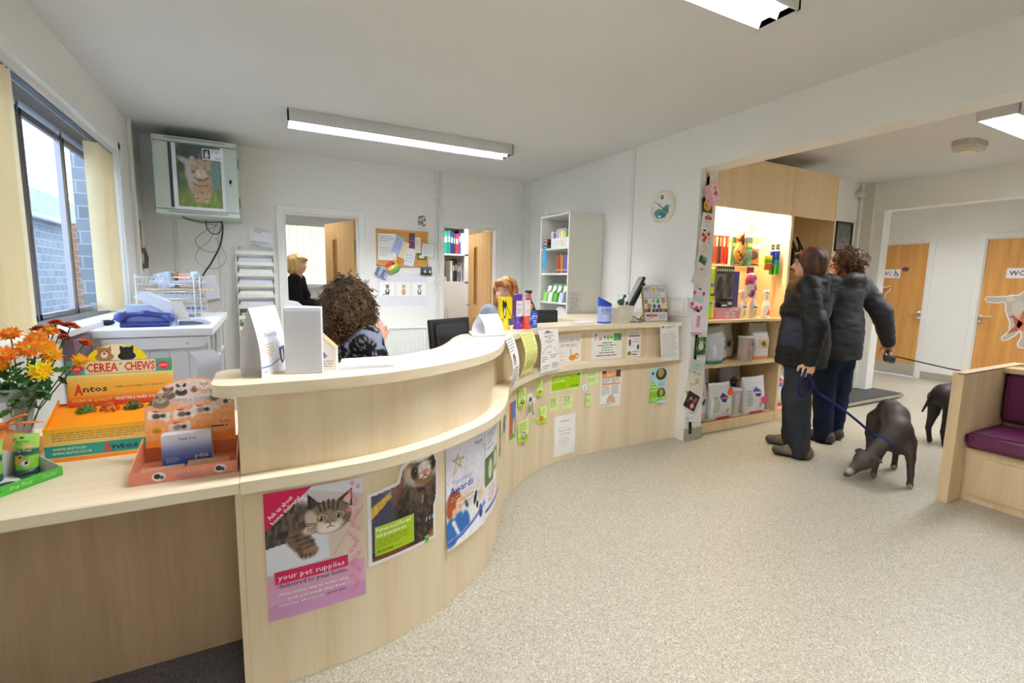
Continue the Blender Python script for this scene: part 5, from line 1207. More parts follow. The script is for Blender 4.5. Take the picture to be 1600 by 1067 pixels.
mb = MB(); mb.bb(-.085, -.052, -.07, -.01, -.01, .05, '#1c1c1e', bev=.012); mb.tube([(-.08, -.04, 0), (-.09, -.05, -.08), (-.12, -.03, -.14)], .005, '#1a1a1a'); mb.build('plug', t, PLAST)
# SHOP SHELVING
SY, SB = 2.93, 3.395
def bay(label, x0, x1, shelves, ztop=2.465, lit=True):
    t = thing('shop_shelving', label, 'shelf unit', (0, 0, 0))
    for nm, q in (('side_panel', (x0, x0+.018, SY, SB, .001, ztop)), ('side_panel', (x1-.018, x1, SY, SB, .001, ztop)), ('back_panel', (x0+.018, x1-.018, SB-.012, SB, .001, ztop)), ('top_panel', (x0+.018, x1-.018, SY, SB-.012, ztop-.02, ztop-.001)), ('pelmet', (x0+.018, x1-.018, SY+.004, SY+.02, 2.02, ztop-.02)), ('plinth', (x0+.018, x1-.018, SY+.004, SY+.02, .001, .10))):
        mb = MB(); mb.bb(*q); mb.build(nm, t, BEECH)
    for z in shelves:
        mb = MB(); mb.bb(x0+.018, x1-.018, SY+.002, SB-.012, z-.025, z); mb.build('shelf', t, BEECH)
    if not lit: return t
    mb = MB(); mb.tube([(x0+.08, SY+.06, 2.10), (x1-.08, SY+.06, 2.10)], .013, '#ffffff', n=10); mb.build('strip_light', t, TUBEW)
    return t
bay('tall lit beech shelving bay with hanging pet toys and bags of pet food', 3.40, 4.56, (1.035, .625, .10))
bay('tall narrower beech shop shelving bay mostly hidden behind the two women', 4.562, 5.27, (1.035, .625, .10), lit=False)
mbk = MB(); mbk.bb(5.30, 6.7, 3.405, 3.419, 1.0, 1.001);
for z, y0 in ((1.80, 3.09), (1.535, 3.12)):
    t = thing('display_rail', 'clear '+('upper' if z > 1.7 else 'lower')+' rail of hooks across the lit shelving bay', 'rail', (0, 0, 0))
    mb = MB(); mb.tube([(3.42, SB-.03, z), (4.54, SB-.03, z)], .008, '#c9bfae'); mb.build('rail', t, METAL)
    for x in np.linspace(3.5, 4.45, 9): mb = MB(); mb.tube([(x, SB-.03, z), (x, y0-.10, z+.005), (x, y0-.11, z+.02)], .003, '#cfc8ba', n=5); mb.build('hook', t, METAL)
def hung(name, label, cat, x, z, w_, h, draw, col='#e8e8e8', y=3.08, group=None, th=.02, rz=0):
    """blister packed article hanging on a hook: card front, moulded bulge"""
    c_, s_ = math.cos(rz), math.sin(rz)
    def mp(u, v, f): d = -f; return (x+(u-w_/2)*c_-d*s_, y+(u-w_/2)*s_+d*c_, z-h+v)
    pr = Print(mp); pr.W, pr.H = w_, h
    pr.mb.X = Matrix.Translation((x, y+th/2+.0006, z-h/2)) @ Matrix.Rotation(rz, 4, 'Z'); pr.mb.bb(-w_/2, w_/2, -th/2, th/2, -h/2, h/2, col, bev=.003); pr.mb.X = None
    draw(pr); return tag(pr.done(name, None, GLOSS), label, cat, group)
reds = ['#c83c28', '#d8d0c0', '#8c2c28', '#e05038', '#3c2c2c', '#d04030', '#b83428']
for k in range(7):
    hung('dog_collar_pack', ['leftmost slim red', 'slim cream', 'slim dark red', 'slim bright red', 'slim black', 'slim orange red', 'rightmost slim red'][k]+' packet on the upper rail of the lit shelves', 'packet', 3.56+.05*k, 1.80, .034, .26, lambda p, k=k: (p.rect(.004, .16, .03, .24, '#e8d8a0' if k % 2 else '#f08060', 1), p.rect(.012, .02, .022, .15, '#401c1c', 1)), reds[k], group='slim packets on the upper rail')
for k, (x, c, c2) in enumerate(((3.47, '#c8b48c', '#7c3c24'), (4.13, '#d8a050', '#5c3420'), (4.19, '#8c3c30', '#e8d8b0'), (4.34, '#e4dcc4', '#b08840'))):
    hung('chew_packet', ['tan chew packet hanging at the far left of the upper rail', 'golden chew packet hanging behind the fan of toy cards', 'brick red chew packet hanging behind the toy cards', 'cream chew packet hanging behind the small bottles'][k], 'packet', x, 1.82, .075, .25, lambda p, c2=c2: (p.rect(.008, .03, .067, .12, c2, 1), p.ell(.037, .17, .02, .03, c2, 1), p.rect(.01, .21, .065, .235, '#f4ecd8', 1)), c, y=3.17)
t = thing('spotted_toy_bag', 'orange spotted net bag of toys hanging in front of the slim packets', 'toy', (3.93, 3.00, 1.57))
def spot(V):
    n = snoise(V, 38, 3); b = np.array(lin('#e8a040')); d = np.array(lin('#6a2c10')); r = np.array(lin('#d8502c')); o = np.where((n > .15)[:, None], d, b); return np.where(((snoise(V, 16, 5) > .35) & (n < .1))[:, None], r, o)
skin('bag', [eli((0, 0, .07), (.075, .035, .09)), eli((.01, 0, .19), (.05, .03, .06)), cap((-.02, 0, .2), (.03, 0, .28), .02, .008)], .008, colf=spot, parent=t, mat=FOIL, disp=lambda P: .006*snoise(P, 40, 2))
mb = MB(); mb.tube([(0, .03, .25), (.0, .05, .30)], .003, '#c8a050'); mb.build('hanging_tab', t, PLAST)
for k in range(4): hung('toy_card', ['leftmost', 'second', 'third', 'rightmost'][k]+' green and yellow toy card in the fan beside the spotted bag', 'packet', 4.00+.045*k, 1.80, .075, .27, lambda p: (p.rect(.0, .18, .075, .215, '#e8d83c', 1), p.rect(.008, .02, .067, .16, '#6fae88', 1), p.ell(.035, .09, .02, .05, '#4a5c4c', 2), p.rect(0, .215, .075, .27, '#4a5058', .5)), '#3c6c54', y=3.05+.02*(3-k), rz=.15)
hung('treat_packet', 'orange pack with a dark dog picture on the upper rail', 'packet', 4.25, 1.84, .19, .30, lambda p: (p.poly([(.0, .02), (.19, .03), (.18, .16), (.01, .17)], '#d87c34', 1), p.ell(.10, .10, .07, .045, '#3c302c', 2), p.ell(.06, .13, .02, .03, '#241c18', 3), p.rect(.0, .0, .19, .02, '#2c3c4c', 1), p.rect(.03, .21, .17, .27, '#f0d060', 1)), '#ece4cc', y=3.10)
for k in range(4): hung('lighter_pack', ['leftmost', 'second', 'third', 'rightmost'][k]+' small red and green bottle hanging near the right side of the lit bay', 'bottle', 4.335+.032*k, 1.64, .026, .14, lambda p: (p.rect(0, 0, .026, .06, '#d03020', 1), p.ell(.013, .085, .010, .018, '#2c3c20', 2, 10)), '#c8c838', y=3.02, group='small red and green bottles')
for k in range(2):
    t = thing('spray_can', ['front blue and green', 'rear blue and green'][k]+' aerosol tube hanging at the right of the lit bay', 'spray can', (4.475, 3.00+.05*k, 1.46)); mb = MB(); mb.lathe([(0, 0), (.024, 0), (.024, .10), (.024, .14), (.024, .22), (.018, .23), (0, .23)], n=14, cols=['#3ca84c', '#48b050', '#3ca0b8', '#3848b0', '#3848b0', '#3848b0']); mb.build('can', t, METAL)
    mb = MB(); mb.box((0, .0, .265), (.05, .004, .05), '#3c3c34'); mb.box((0, -.003, .262), (.03, .003, .02), '#78a060'); mb.build('header_card', t, PAPER)
hung('toy_pack', 'clear packet holding a grey and white plush toy on the lower rail', 'packet', 3.64, 1.50, .12, .36, lambda p: (p.ell(.06, .26, .04, .05, '#d8d0c4', 1), p.ell(.05, .18, .05, .05, '#8c847c', 1), p.ell(.07, .10, .05, .06, '#5c5854', 2), p.ell(.045, .24, .015, .02, '#5c5854', 2), p.rect(0, 0, .12, .03, '#2c2c2c', 1)), '#bdb4a4', y=3.06)
for k in range(2): hung('dark_toy_pack', ['left', 'right'][k]+' packet of black rubber toys under a dark header card, lower rail', 'packet', 3.76+.12*k, 1.52, .115, .40-.06*k, lambda p: (p.rect(0, p.H-.07, .115, p.H, '#20302c', 2), [p.ell(.015+.03*j, p.H-.035, .008, .014, '#d8d8c8', 3, 8) for j in range(4)], p.ell(.055, .17, .05, .14, '#282828', 1), p.ell(.03, .12, .02, .07, '#484848', 2), p.ell(.08, .2, .014, .06, '#505050', 2)), '#6c645c', y=3.05)
hung('blue_pack', 'dark blue folded packet on the lower rail behind the pink toy', 'packet', 4.05, 1.48, .12, .42, lambda p: p.rect(.01, .05, .02, .40, '#4858a8', 1), '#2c3c8c', y=3.12)
t = thing('pink_toy', 'pink, purple and white blister packed grooming toy hanging on the lower rail', 'toy', (4.12, 3.0, 1.20))
def pk(V):
    n = snoise(V, 22, 9)[:, None]; a, b, c = [np.array(lin(q)) for q in ('#b83068', '#e8e0e4', '#6c3080')]; return np.where(n > .2, b, np.where(n < -.25, c, a))
skin('toy', [eli((0, 0, .17), (.075, .03, .10)), eli((.03, 0, .08), (.06, .028, .05)), cap((-.06, 0, .05), (-.02, 0, .22), .02)], .009, colf=pk, parent=t, mat=FOIL, disp=lambda P: .004*snoise(P, 50, 2))
mb = MB(); mb.box((0, .02, .29), (.10, .004, .06), '#8c2c58'); mb.tube([(0, .02, .30), (0, .06, .33)], .002, '#cccccc'); mb.build('header_card', t, PAPER)
t = thing('high_visibility_vest', 'fluorescent yellow dog vest hanging in a strip beside the pillar cards', 'vest', (3.42, 2.885, 1.05))
mb = MB(); mb.bb(-.045, .05, -.008, .008, .22, .44, '#d4f01c', bev=.006); mb.bb(-.047, .052, -.0095, .0095, .28, .31, '#9aa0a0'); mb.build('upper_panel', t, CLOTH)
mb = MB(); mb.prism([(-.01, .20), (.04, .20), (.045, .06), (.03, .02), (-.02, -.02), (-.03, .0), (-.005, .07)], -.008, .008, '#cdec1c', plane='xz'); mb.bb(-.012, .043, -.0095, .0095, .13, .15, '#9aa0a0'); mb.build('lower_panel', t, CLOTH)
def spray(x, y, z, label, band, liquid='#f2efe6', tri='#e8602c', h=1.0, group='spray bottles on the shelf'):
    t = thing('spray_bottle', label, 'bottle', (x, y, z), .1, group); k = h; t.scale = (1.18, 1.18, 1.18)
    mb = MB(); mb.lathe([(0, .0005), (.040, .0005), (.042, .01), (.042, .09*k), (.036, .12*k), (.016, .155*k), (.013, .17*k), (0, .17*k)], n=18, col=liquid, sx=1, sy=.72); mb.build('bottle', t, PLAST)
    pr = Print(lambda u, v, f: (.0425*math.sin(u/.0425), -.0308*math.cos(u/.0425)-f, v), .012); pr.rect(-.034, .02, .034, .10*k, '#f6f4ee', 1); pr.poly([(-.03, .022), (.03, .022), (-.005, .085)], tri, 2); pr.rect(-.03, .087, .03, .097, band, 2); pr.mb.build('printed_label', t, PAPER)
    mb = MB(); mb.lathe([(.015, .165*k), (.017, .17*k), (.017, .185*k), (.012, .19*k), (.012, .20*k)], n=12, col='#fafaf6'); mb.box((-.004, 0, .212*k+.003), (.055, .026, .026), '#fafaf6', bev=.006); mb.prism([(-.032, .212*k+.014), (-.052, .212*k+.008), (-.052, .212*k-.004), (-.032, .212*k-.008)], -.01, .01, '#fafaf6', plane='xz'); mb.build('spray_head', t, PLAST)
    mb = MB(); mb.tube([(.014, 0, .205*k), (.026, 0, .19*k), (.036, 0, .165*k)], .005, '#f0f0ea'); mb.build('trigger', t, PLAST)
spray(4.10, 3.06, 1.0355, 'leftmost spray bottle with a purple and yellow label on the top shelf', '#58388c', tri='#e8c83c'); spray(4.20, 3.02, 1.0355, 'second spray bottle from the left with a purple and yellow label, standing forward', '#58388c', tri='#e8b83c')
spray(4.29, 3.10, 1.0355, 'spray bottle with a narrow orange label behind the front one at the right', '#e89c5c', tri='#f0a878'); spray(4.38, 3.01, 1.0355, 'rightmost spray bottle with an orange triangle on its label', '#f4d8c0', tri='#e8602c')
spray(3.92, 3.09, 1.0355, 'white spray bottle standing apart behind the pink box', '#e8e4dc', tri='#dcd8d0')
t = thing('pink_box', 'dusty pink cardboard box with small white labels on the top shelf', 'box', (3.83, 3.10, 1.0355)); mb = MB(); mb.bb(-.17, .17, -.10, .10, 0, .105, '#cf8f98'); mb.build('box', t, CARD)
pr = Print(flat((3.66-3.83, -.101, .0), (1, 0, 0), (0, 0, 1)))
for u, v in ((.19, .075), (.26, .078), (.13, .05), (.21, .045), (.14, .02), (.22, .015)): pr.rect(u, v, u+.05, v+.018, '#f4f0ec', 1); pr.rect(u+.01, v+.006, u+.04, v+.011, '#8c8484', 2)
pr.mb.build('price_labels', t, PAPER)
for k, (x, y, w_, h, c, lab) in enumerate(((3.76, 3.02, .10, .05, '#1c1c20', 'flat black boxed item at the left on top of the pink box'), (3.84, 3.03, .09, .09, '#28282c', 'black and white pet brush pack on top of the pink box'), (3.80, 3.12, .16, .14, '#dcdcdc', 'white and grey carton at the back of the pink box'), (3.93, 3.14, .05, .12, '#c83450', 'red and blue tube standing at the back of the pink box'))):
    mb = MB(); mb.bb(x-w_/2, x+w_/2, y-.03, y+.03, 1.141, 1.141+h, c, bev=.006); mb.bb(x-w_*.35, x+w_*.3, y-.031, y-.03, 1.141+h*.3, 1.141+h*.6, '#c8d0d8' if k != 3 else '#3050a0'); tag(mb.build('boxed_item', None, CARD), lab, 'box')
t = thing('yellow_tub', 'tall yellow cylindrical tub on the top shelf beside the vest', 'tub', (3.60, 3.02, 1.0355)); mb = MB(); mb.lathe([(0, 0), (.036, 0), (.037, .01), (.037, .20), (.036, .21), (0, .212)], n=20, cols=['#e8a820', '#e8b020', '#e8b020', '#f4d060', '#f4d060']); mb.build('tub', t, PLAST)
pr = Print(lambda u, v, f: (.0375*math.sin(u/.0375), -.0375*math.cos(u/.0375)-f*.7, v), .01); pr.rect(-.01, .02, .035, .18, '#f6ecc8', 1); pr.text('MALTINE', .02, .04, .012, '#5c3c18', 2, .11, .01, rot=math.pi/2); pr.mb.build('printed_label', t, PAPER)
for k, (x, c) in enumerate(((3.53, '#e87830'), (3.50, '#e8d8c8'))):
    mb = MB(); mb.lathe([(0, 0), (.02, 0), (.02, .09-.02*k), (.012, .11-.02*k), (.012, .13-.02*k), (0, .131-.02*k)], (x, 2.99, 1.0355), 12, c); tag(mb.build('small_bottle', None, PLAST), ['small orange bottle', 'small pale bottle'][k]+' at the left end of the top shelf', 'bottle')
def foodbag(x, y, z, w_, d, h, label, name='pet_food_bag', body='#dcdde0', bandc='#d87c18', draw=None, rz=0.0, top=.72, group=None, seed=1):
    t = thing(name, label, 'bag', (x, y, z+.0005), rz, group); N = 30; rg = 16; V = []; C_ = []
    r = random.Random(seed); ph = [r.uniform(0, 6) for _ in range(6)]
    def prof(f): # width/depth factors
        return (1+.03*math.sin(f*3+ph[0]), (1.0 if f < .5 else 1-(f-.5)/.5*.93)*(1+.10*math.sin(min(f, .6)*5)))
    def pt(a, f):
        sx, sy = prof(f); e = .45
        cx, cy = math.cos(a), math.sin(a); x_ = math.copysign(abs(cx)**e, cx)*w_/2*sx; y_ = math.copysign(abs(cy)**e, cy)*d/2*sy
        n_ = .035*math.sin(a*3+f*9+ph[1])+.03*math.sin(a*5-f*14+ph[2])*f+.02*math.sin(f*30+a*2+ph[3])*(f > .35)
        return (x_*(1+n_*.3), y_*(1+n_*1.5)+(f > .6)*.02*math.sin(a*2+ph[4])*d*5*(f-.6), h*f-.01*(1-abs(cx))*(f > .9))
    for j in range(rg+1):
        f = j/rg
        for i in range(N): V.append(pt(2*math.pi*i/N, f)); C_.append(lin(bandc if f < .12 else body))
    F = [(j*N+i, j*N+(i+1) % N, (j+1)*N+(i+1) % N, (j+1)*N+i) for j in range(rg) for i in range(N)]+[list(range(N))[::-1], [rg*N+i for i in range(N)]]
    mb = MB(); mb.add(V, F, '#ffffff', 0, True, C_); mb.build('bag', t, FOIL)
    if draw:
        def mp(u, v, f):
            f_ = max(0, min(1, v/h)); sx, sy = prof(f_); tt = max(-.97, min(.97, (u-w_/2)/(w_/2)))
            a = -math.pi/2+math.asin(tt)*.9; best = pt(a, f_)
            ex = abs(tt)**(1/.45)*.0
            th = -math.pi/2+(math.asin(min(1, abs(tt)**(1/.45)))*(1 if tt > 0 else -1)); q = pt(th, f_); return (q[0], q[1]-.002-f*3, v)
        pr = Print(mp, .02); pr.W, pr.H = w_, h; draw(pr); pr.mb.build('printed_front', t, FOIL)
    return t
def rc(title, c1, pic=None, num=None):
    def d(p):
        W, H = p.W, p.H
        p.rect(W*.25, H*.30, W*.80, H*.55, c1, 1); p.ell(W*.52, H*.42, W*.13, H*.07, pic or '#20304c', 2, 14); p.ell(W*.58, H*.46, W*.06, H*.04, pic or '#20304c', 2, 10)
        if num: p.ring(W*.52, H*.42, W*.12, W*.03, '#f4f4f8', 2, 16); p.text(num, W*.52, H*.38, H*.09, '#f4f4f8', 3, None, .03, align='c')
        p.text(title, W*.5, H*.20, H*.028, '#c83848', 2, W*.5, .01, align='c'); p.para(W*.25, H*.58, W*.75, H*.64, 2, '#c8a070', 2)
    return d
foodbag(3.512, 3.06, .625, .17, .12, .33, 'dark blue based bag with a rabbit picture at the left of the middle shelf', body='#d0d4da', bandc='#283c84', draw=lambda p: (p.rect(.01, .05, .14, .25, '#4c8438', 1), p.ell(.075, .15, .035, .05, '#e8e8e6', 2), p.ell(.06, .21, .01, .025, '#e0e0de', 2), p.ell(.095, .21, .01, .025, '#e0e0de', 2)), seed=1)
foodbag(3.70, 3.05, .625, .23, .13, .35, 'shiny grey food bag with a teal base on the middle shelf', body='#c4ccd0', bandc='#2c948c', draw=lambda p: (p.rect(.05, .06, .10, .18, '#dce0e4', 1),), seed=2)
foodbag(3.86, 3.13, .625, .17, .12, .36, 'grey food bag with a dark blue panel and the figure 1 on the middle shelf', body='#d4d8dc', bandc='#2c4c9c', draw=rc('ROYAL CANIN', '#2c5cac', num='1'), seed=3)
foodbag(4.04, 3.20, .625, .19, .12, .36, 'grey food bag with an orange base at the back of the middle shelf', body='#c8ccd0', bandc='#c87820', draw=rc('ROYAL CANIN', '#b89870'), seed=4)
foodbag(4.38, 3.08, .625, .26, .14, .36, 'large silver food bag with a gold panel and orange base on the middle shelf', body='#dcdee2', bandc='#d88818', draw=rc('ROYAL CANIN', '#c8a440', '#1c2c54'), seed=5)
def tin(x, y, z, r, h, label, draw):
    t = thing('food_tub', label, 'tub', (x, y, z+.0005)); mb = MB(); mb.lathe([(0, 0), (r, 0), (r, h*.92), (r*1.05, h*.92), (r*1.05, h), (0, h)], n=22, col='#f2efee'); mb.build('tub', t, PLAST)
    pr = Print(lambda u, v, f: (r*math.sin(u/r), -r*math.cos(u/r)-f-.001, v), .015); draw(pr, r, h); pr.mb.build('printed_label', t, PAPER)
tin(4.15, 3.03, .625, .068, .235, 'white and pink tub standing in front on the middle shelf', lambda p, r, h: (p.rect(-.05, .02, -.03, h*.85, '#e0a8b8', 1), p.text('ROYAL CANIN', .01, h*.62, .014, '#c04058', 1, .085, .0, align='c'), p.para(-.02, .05, .05, .12, 4, '#c86878', 1), p.ell(.01, .16, .015, .012, '#5c6c58', 1)))
def sci(p):
    W, H = p.W, p.H; p.rect(W*.2, .0, W*.85, H*.06, '#c83430', 1); p.poly([(W*.35, H*.62), (W*.55, H*.72), (W*.75, H*.60), (W*.60, H*.46), (W*.42, H*.48)], '#2c4c9c', 1); p.rect(W*.35, H*.55, W*.75, H*.60, '#d03838', 2); p.text('Science', W*.37, H*.562, H*.028, '#ffffff', 3, W*.34, .01)
    p.para(W*.08, H*.2, W*.3, H*.65, 9, '#5c7c68', 1, .3); p.ell(W*.68, H*.24, W*.07, H*.08, '#b8a898', 1); p.ell(W*.68, H*.3, W*.035, H*.04, '#e8e4e0', 2); p.text('ADULT', W*.5, H*.13, H*.025, '#4c5c6c', 1, W*.25)
foodbag(3.52, 3.04, .10, .19, .13, .46, 'tall white food bag with a blue dog at the left of the bottom shelf', body='#dcd8da', bandc='#d8d4d8', draw=lambda p: (p.rect(.03, .24, .13, .30, '#d898a8', 1), p.ell(.12, .17, .035, .02, '#2c3c7c', 1), p.ell(.145, .195, .014, .014, '#2c3c7c', 1), p.text('ROYAL', .07, .06, .02, '#b83c50', 1, .09)), seed=6)
foodbag(3.78, 3.24, .10, .26, .12, .47, 'back row grey and white food bag with a lime flash on the bottom shelf', body='#d4d6dc', draw=sci, bandc='#d4d6dc', seed=7)
foodbag(4.22, 3.24, .10, .30, .12, .47, 'back row grey food bag behind the pink star bag on the bottom shelf', body='#b8bcc4', draw=sci, bandc='#b8bcc4', seed=8)
def star(x, y, z, c, label):
    P = [((.042 if i % 2 else .032)*math.cos(i*math.pi/9), (.042 if i % 2 else .032)*math.sin(i*math.pi/9)) for i in range(18)]; mb = MB(); mb.X = Matrix.Translation((x, y, z)); mb.prism(P, -.0015, .0015, c, plane='xz'); mb.X = None; tag(mb.build('price_star', None, PAPER), label, 'price tag')
foodbag(3.80, 3.02, .10, .29, .13, .34, 'white pet food bag with a round orange star at the front of the bottom shelf', body='#e0e2e2', draw=sci, bandc='#d8dadc', seed=9); foodbag(4.28, 3.02, .10, .32, .13, .36, 'white pet food bag with a pink star at the right of the bottom shelf', body='#e2e4e6', draw=sci, bandc='#dcdee0', seed=10)
star(3.86, 2.935, .36, '#f0602c', 'fluorescent orange price star on a bag of the bottom shelf'); star(4.37, 2.935, .23, '#f03c8c', 'fluorescent pink price star on a bag of the bottom shelf')
tin(4.035, 3.02, .10, .058, .26, 'tall white tub with red printing between the bags of the bottom shelf', lambda p, r, h: (p.rect(-.045, .03, -.02, h*.85, '#c8ccd0', 1), p.text('ROYAL CANIN', .02, .06, .014, '#c04058', 1, .12, .0, rot=math.pi/2), p.para(-.01, .03, .04, .05, 2, '#c86878', 1)))
for k, (x, z, c, lab) in enumerate(((4.68, 1.55, '#1c1c1e', 'black lead'), (4.76, 1.53, '#3c3028', 'dark brown lead'), (4.84, 1.56, '#181c24', 'black chain lead'))):
    mb = MB(); mb.tube([(x, 3.05, z+.28), (x-.03, 3.0, z+.2), (x-.025, 3.0, z), (x+.02, 3.0, z-.04), (x+.03, 3.0, z+.15), (x+.0, 3.05, z+.28)], .011, c, n=7); mb.tube([(x, 3.05, z+.28), (x, 3.38, z+.30)], .004, '#bbbbbb', n=5); tag(mb.build('dog_lead', None, CLOTH), lab+' hanging in the second shelving bay behind the women', 'lead')
for k in range(4): hung('red_toy_pack', ['leftmost', 'second', 'third', 'rightmost'][k]+' red and white packet on the lower hooks of the second shelving bay', 'packet', 4.66+.10*k, 1.38, .08, .26, lambda p: (p.rect(.01, .16, .07, .24, '#f0e8d8', 1), p.ell(.04, .07, .025, .04, '#7c1818', 1)), ['#b82820', '#d8d0c8', '#b02420', '#345c34'][k], y=3.05)
foodbag(4.74, 3.10, .10, .28, .14, .45, 'white food bag with a red base at the bottom of the second shelving bay', body='#e4e4e6', draw=sci, bandc='#c83430', seed=12); foodbag(5.05, 3.10, .625, .26, .14, .35, 'white food bag on the middle shelf of the second shelving bay', body='#e4e4e6', draw=sci, bandc='#3c5ca0', seed=13); foodbag(4.74, 3.10, .625, .26, .14, .35, 'pale food bag at the left of the middle shelf in the second bay', body='#e0d8d6', draw=sci, bandc='#c8382c', seed=14)
t = thing('card_ribbon', 'black ribbon hanging down the pillar end with greeting cards clipped to it', 'ribbon', (3.245, 2.842, 0))
mb = MB(); mb.add([(-.012, -.001, .10), (.016, -.001, .10), (.036, -.001, 2.23), (.008, -.001, 2.23), (-.012, -.003, .10), (.016, -.003, .10), (.036, -.003, 2.23), (.008, -.003, 2.23)], [(4, 5, 6, 7), (0, 3, 2, 1)], '#161616'); mb.build('ribbon', t, CLOTH)
mb = MB(); mb.prism([(0, 2.25), (.03, 2.25), (.022, 2.22), (.008, 2.22)], -.006, 0, '#c8a03c', plane='xz'); mb.build('pin', t, METAL)
mb = MB(); mb.bb(-.02, .02, -.010, -.001, .06, .13, '#1c1c1c', bev=.004); mb.build('weight', t, PLAST)
def gcard(x, z, w_, h, rot, col, label, draw, lift=.006, tw=0.0):
    c, s_ = math.cos(rot), math.sin(rot)
    def mp(u, v, f):
        u -= w_/2; v -= h/2; X = u*c-v*s_; return (x+X, 2.842-lift-f-tw*X, z+u*s_+v*c)
    pr = Print(mp); pr.W, pr.H = w_, h; pr.rect(0, 0, w_, h, col, 0); pr.grid(0, 0, w_, h, 1, 1, -4, None, col); draw(pr); return tag(pr.done('greeting_card'), label, 'card', 'greeting cards on the pillar ribbon')
def dots(cols, n, r=.006, seed=0):
    def d(p):
        q = random.Random(seed)
        for k in range(n): p.ell(q.uniform(.01, p.W-.01), q.uniform(.01, p.H-.01), r*q.uniform(.6, 1.3), r*q.uniform(.6, 1.3), q.choice(cols), 1+k*.02, 9)
    return d
gcard(3.275, 1.985, .115, .14, .1, '#2c3018', 'dark card with a yellow sunflower near the top of the pillar', lambda p: (p.ell(.06, .08, .045, .045, '#e0a81c', 1), p.ell(.06, .08, .018, .018, '#6c4010', 2), p.rect(0, 0, .115, .03, '#3c5820', 1)), .004)
gcard(3.315, 2.085, .17, .17, .45, '#f2dcdc', 'topmost tilted pink and white patterned card on the pillar', lambda p: (p.rect(0, 0, .08, .17, '#e8b4b8', 1), dots(['#b03c4c', '#c86470', '#d890a0'], 34, .005)(p), p.ell(.125, .08, .02, .02, '#c84868', 2), p.ell(.13, .12, .012, .02, '#d88098', 2)), .012)
gcard(3.29, 1.865, .135, .135, -.05, '#f0eef4', 'white thank you card with an orange bow on the pillar', lambda p: (p.ell(.067, .10, .025, .022, '#c86c44', 1), p.ell(.045, .095, .018, .014, '#a84c30', 1.5), p.ell(.092, .095, .018, .014, '#a84c30', 1.5), p.text('Thank', .03, .055, .02, '#a890a0', 1, .07, 0, shear=.3), p.text('You', .045, .025, .02, '#a890a0', 1, .045, 0, shear=.3)))
gcard(3.27, 1.705, .125, .16, -.05, '#f2eee2', 'cream card painted with red poppies on the pillar', lambda p: ([p.ell(x, y, .018, .016, '#c4342c', 2) for x, y in ((.035, .13), (.065, .11), (.05, .09), (.10, .14))], [p.line([(x, y), (x+.01, y-.07)], .003, '#5c6c44', 1) for x, y in ((.035, .12), (.065, .10), (.05, .09), (.10, .13))], dots(['#6c7c50', '#8c9870'], 16, .005, 3)(p)))
gcard(3.255, 1.55, .15, .13, -.4, '#ece6d8', 'cream card framing a small landscape photo on the pillar', lambda p: (p.rect(.03, .035, .12, .10, '#4c6c3c', 1), p.rect(.03, .075, .12, .10, '#88a8c8', 2), p.ell(.05, .07, .02, .02, '#2c4424', 3)), .010)
gcard(3.23, 1.405, .14, .14, -.45, '#efe9e4', 'white card with rows of tiny grey motifs on the pillar', lambda p: [p.ell(.015+.0155*(k % 8), .015+.0155*(k//8), .0045, .0035, '#a89898', 1, 6) for k in range(64)], .008)
gcard(3.235, 1.225, .13, .165, -.2, '#f2e2e4', 'card with big pink spots and a pale green band on the pillar', lambda p: (p.rect(.0, .06, .13, .11, '#bcd8d0', 1), [p.ell(x, y, .018, .018, '#d0487c', 2) for x, y in ((.012, .13), (.118, .14), (.01, .035), (.12, .02), (.07, .0+.012))], p.line([(.0, .003), (.13, .003)], .006, '#c83868', 2)))
gcard(3.25, 1.025, .14, .19, -.06, '#f6eef4', 'white card with a pink figure one and pink edging on the pillar', lambda p: (p.rect(.055, .06, .095, .16, '#d8a0bc', 1), dots(['#c86490', '#f4dce8'], 0, .004)(p), p.rect(0, .006, .14, .014, '#c8488c', 1), [p.ell(.06+.012*(k % 3), .065+.012*(k//3), .004, .004, '#b05888', 2, 6) for k in range(24)]))
gcard(3.30, .83, .12, .15, .0, '#2c4c24', 'leafy green card with a white rabbit on the pillar', lambda p: (dots(['#4c7c34', '#6c9c44', '#38642c'], 40, .012, 5)(p), p.ell(.06, .07, .03, .032, '#e4e2e0', 3), p.ell(.05, .105, .008, .018, '#dcd8d6', 3), p.ell(.075, .105, .008, .018, '#dcd8d6', 3)), .014)
gcard(3.265, .655, .14, .10, -.35, '#cfe4d8', 'small pale mint card with handwriting on the pillar', lambda p: (p.text('thank', .05, .055, .018, '#3c5c54', 1, .05, 0, shear=.3), p.text('you', .06, .03, .018, '#3c5c54', 1, .035, 0, shear=.3)), .012)
gcard(3.25, .51, .16, .17, -.4, '#f0ecd8', 'cream card with pencil dragonflies on the pillar', lambda p: (p.line([(.09, .07), (.13, .14)], .004, '#4c4840', 1), p.ell(.10, .12, .025, .006, '#a8a498', 1, rot=.3), p.ell(.115, .10, .025, .006, '#a8a498', 1, rot=.5), p.line([(.05, .04), (.07, .08)], .003, '#4c4840', 1), p.ell(.055, .07, .018, .004, '#a8a498', 1), dots(['#d8c890'], 12, .004, 2)(p)), .008)
gcard(3.235, .355, .15, .14, -.5, '#33241e', 'dark brown card with pink and cream flowers low on the pillar', lambda p: (p.ell(.10, .035, .026, .026, '#d87898', 1), p.ell(.10, .035, .012, .012, '#f0d8a0', 2), p.ell(.115, .10, .018, .018, '#c8587c', 1), p.line([(.02, .05), (.06, .09), (.12, .07)], .004, '#e8dcc0', 1), p.ell(.05, .09, .012, .01, '#e8c8a0', 1)), .012)
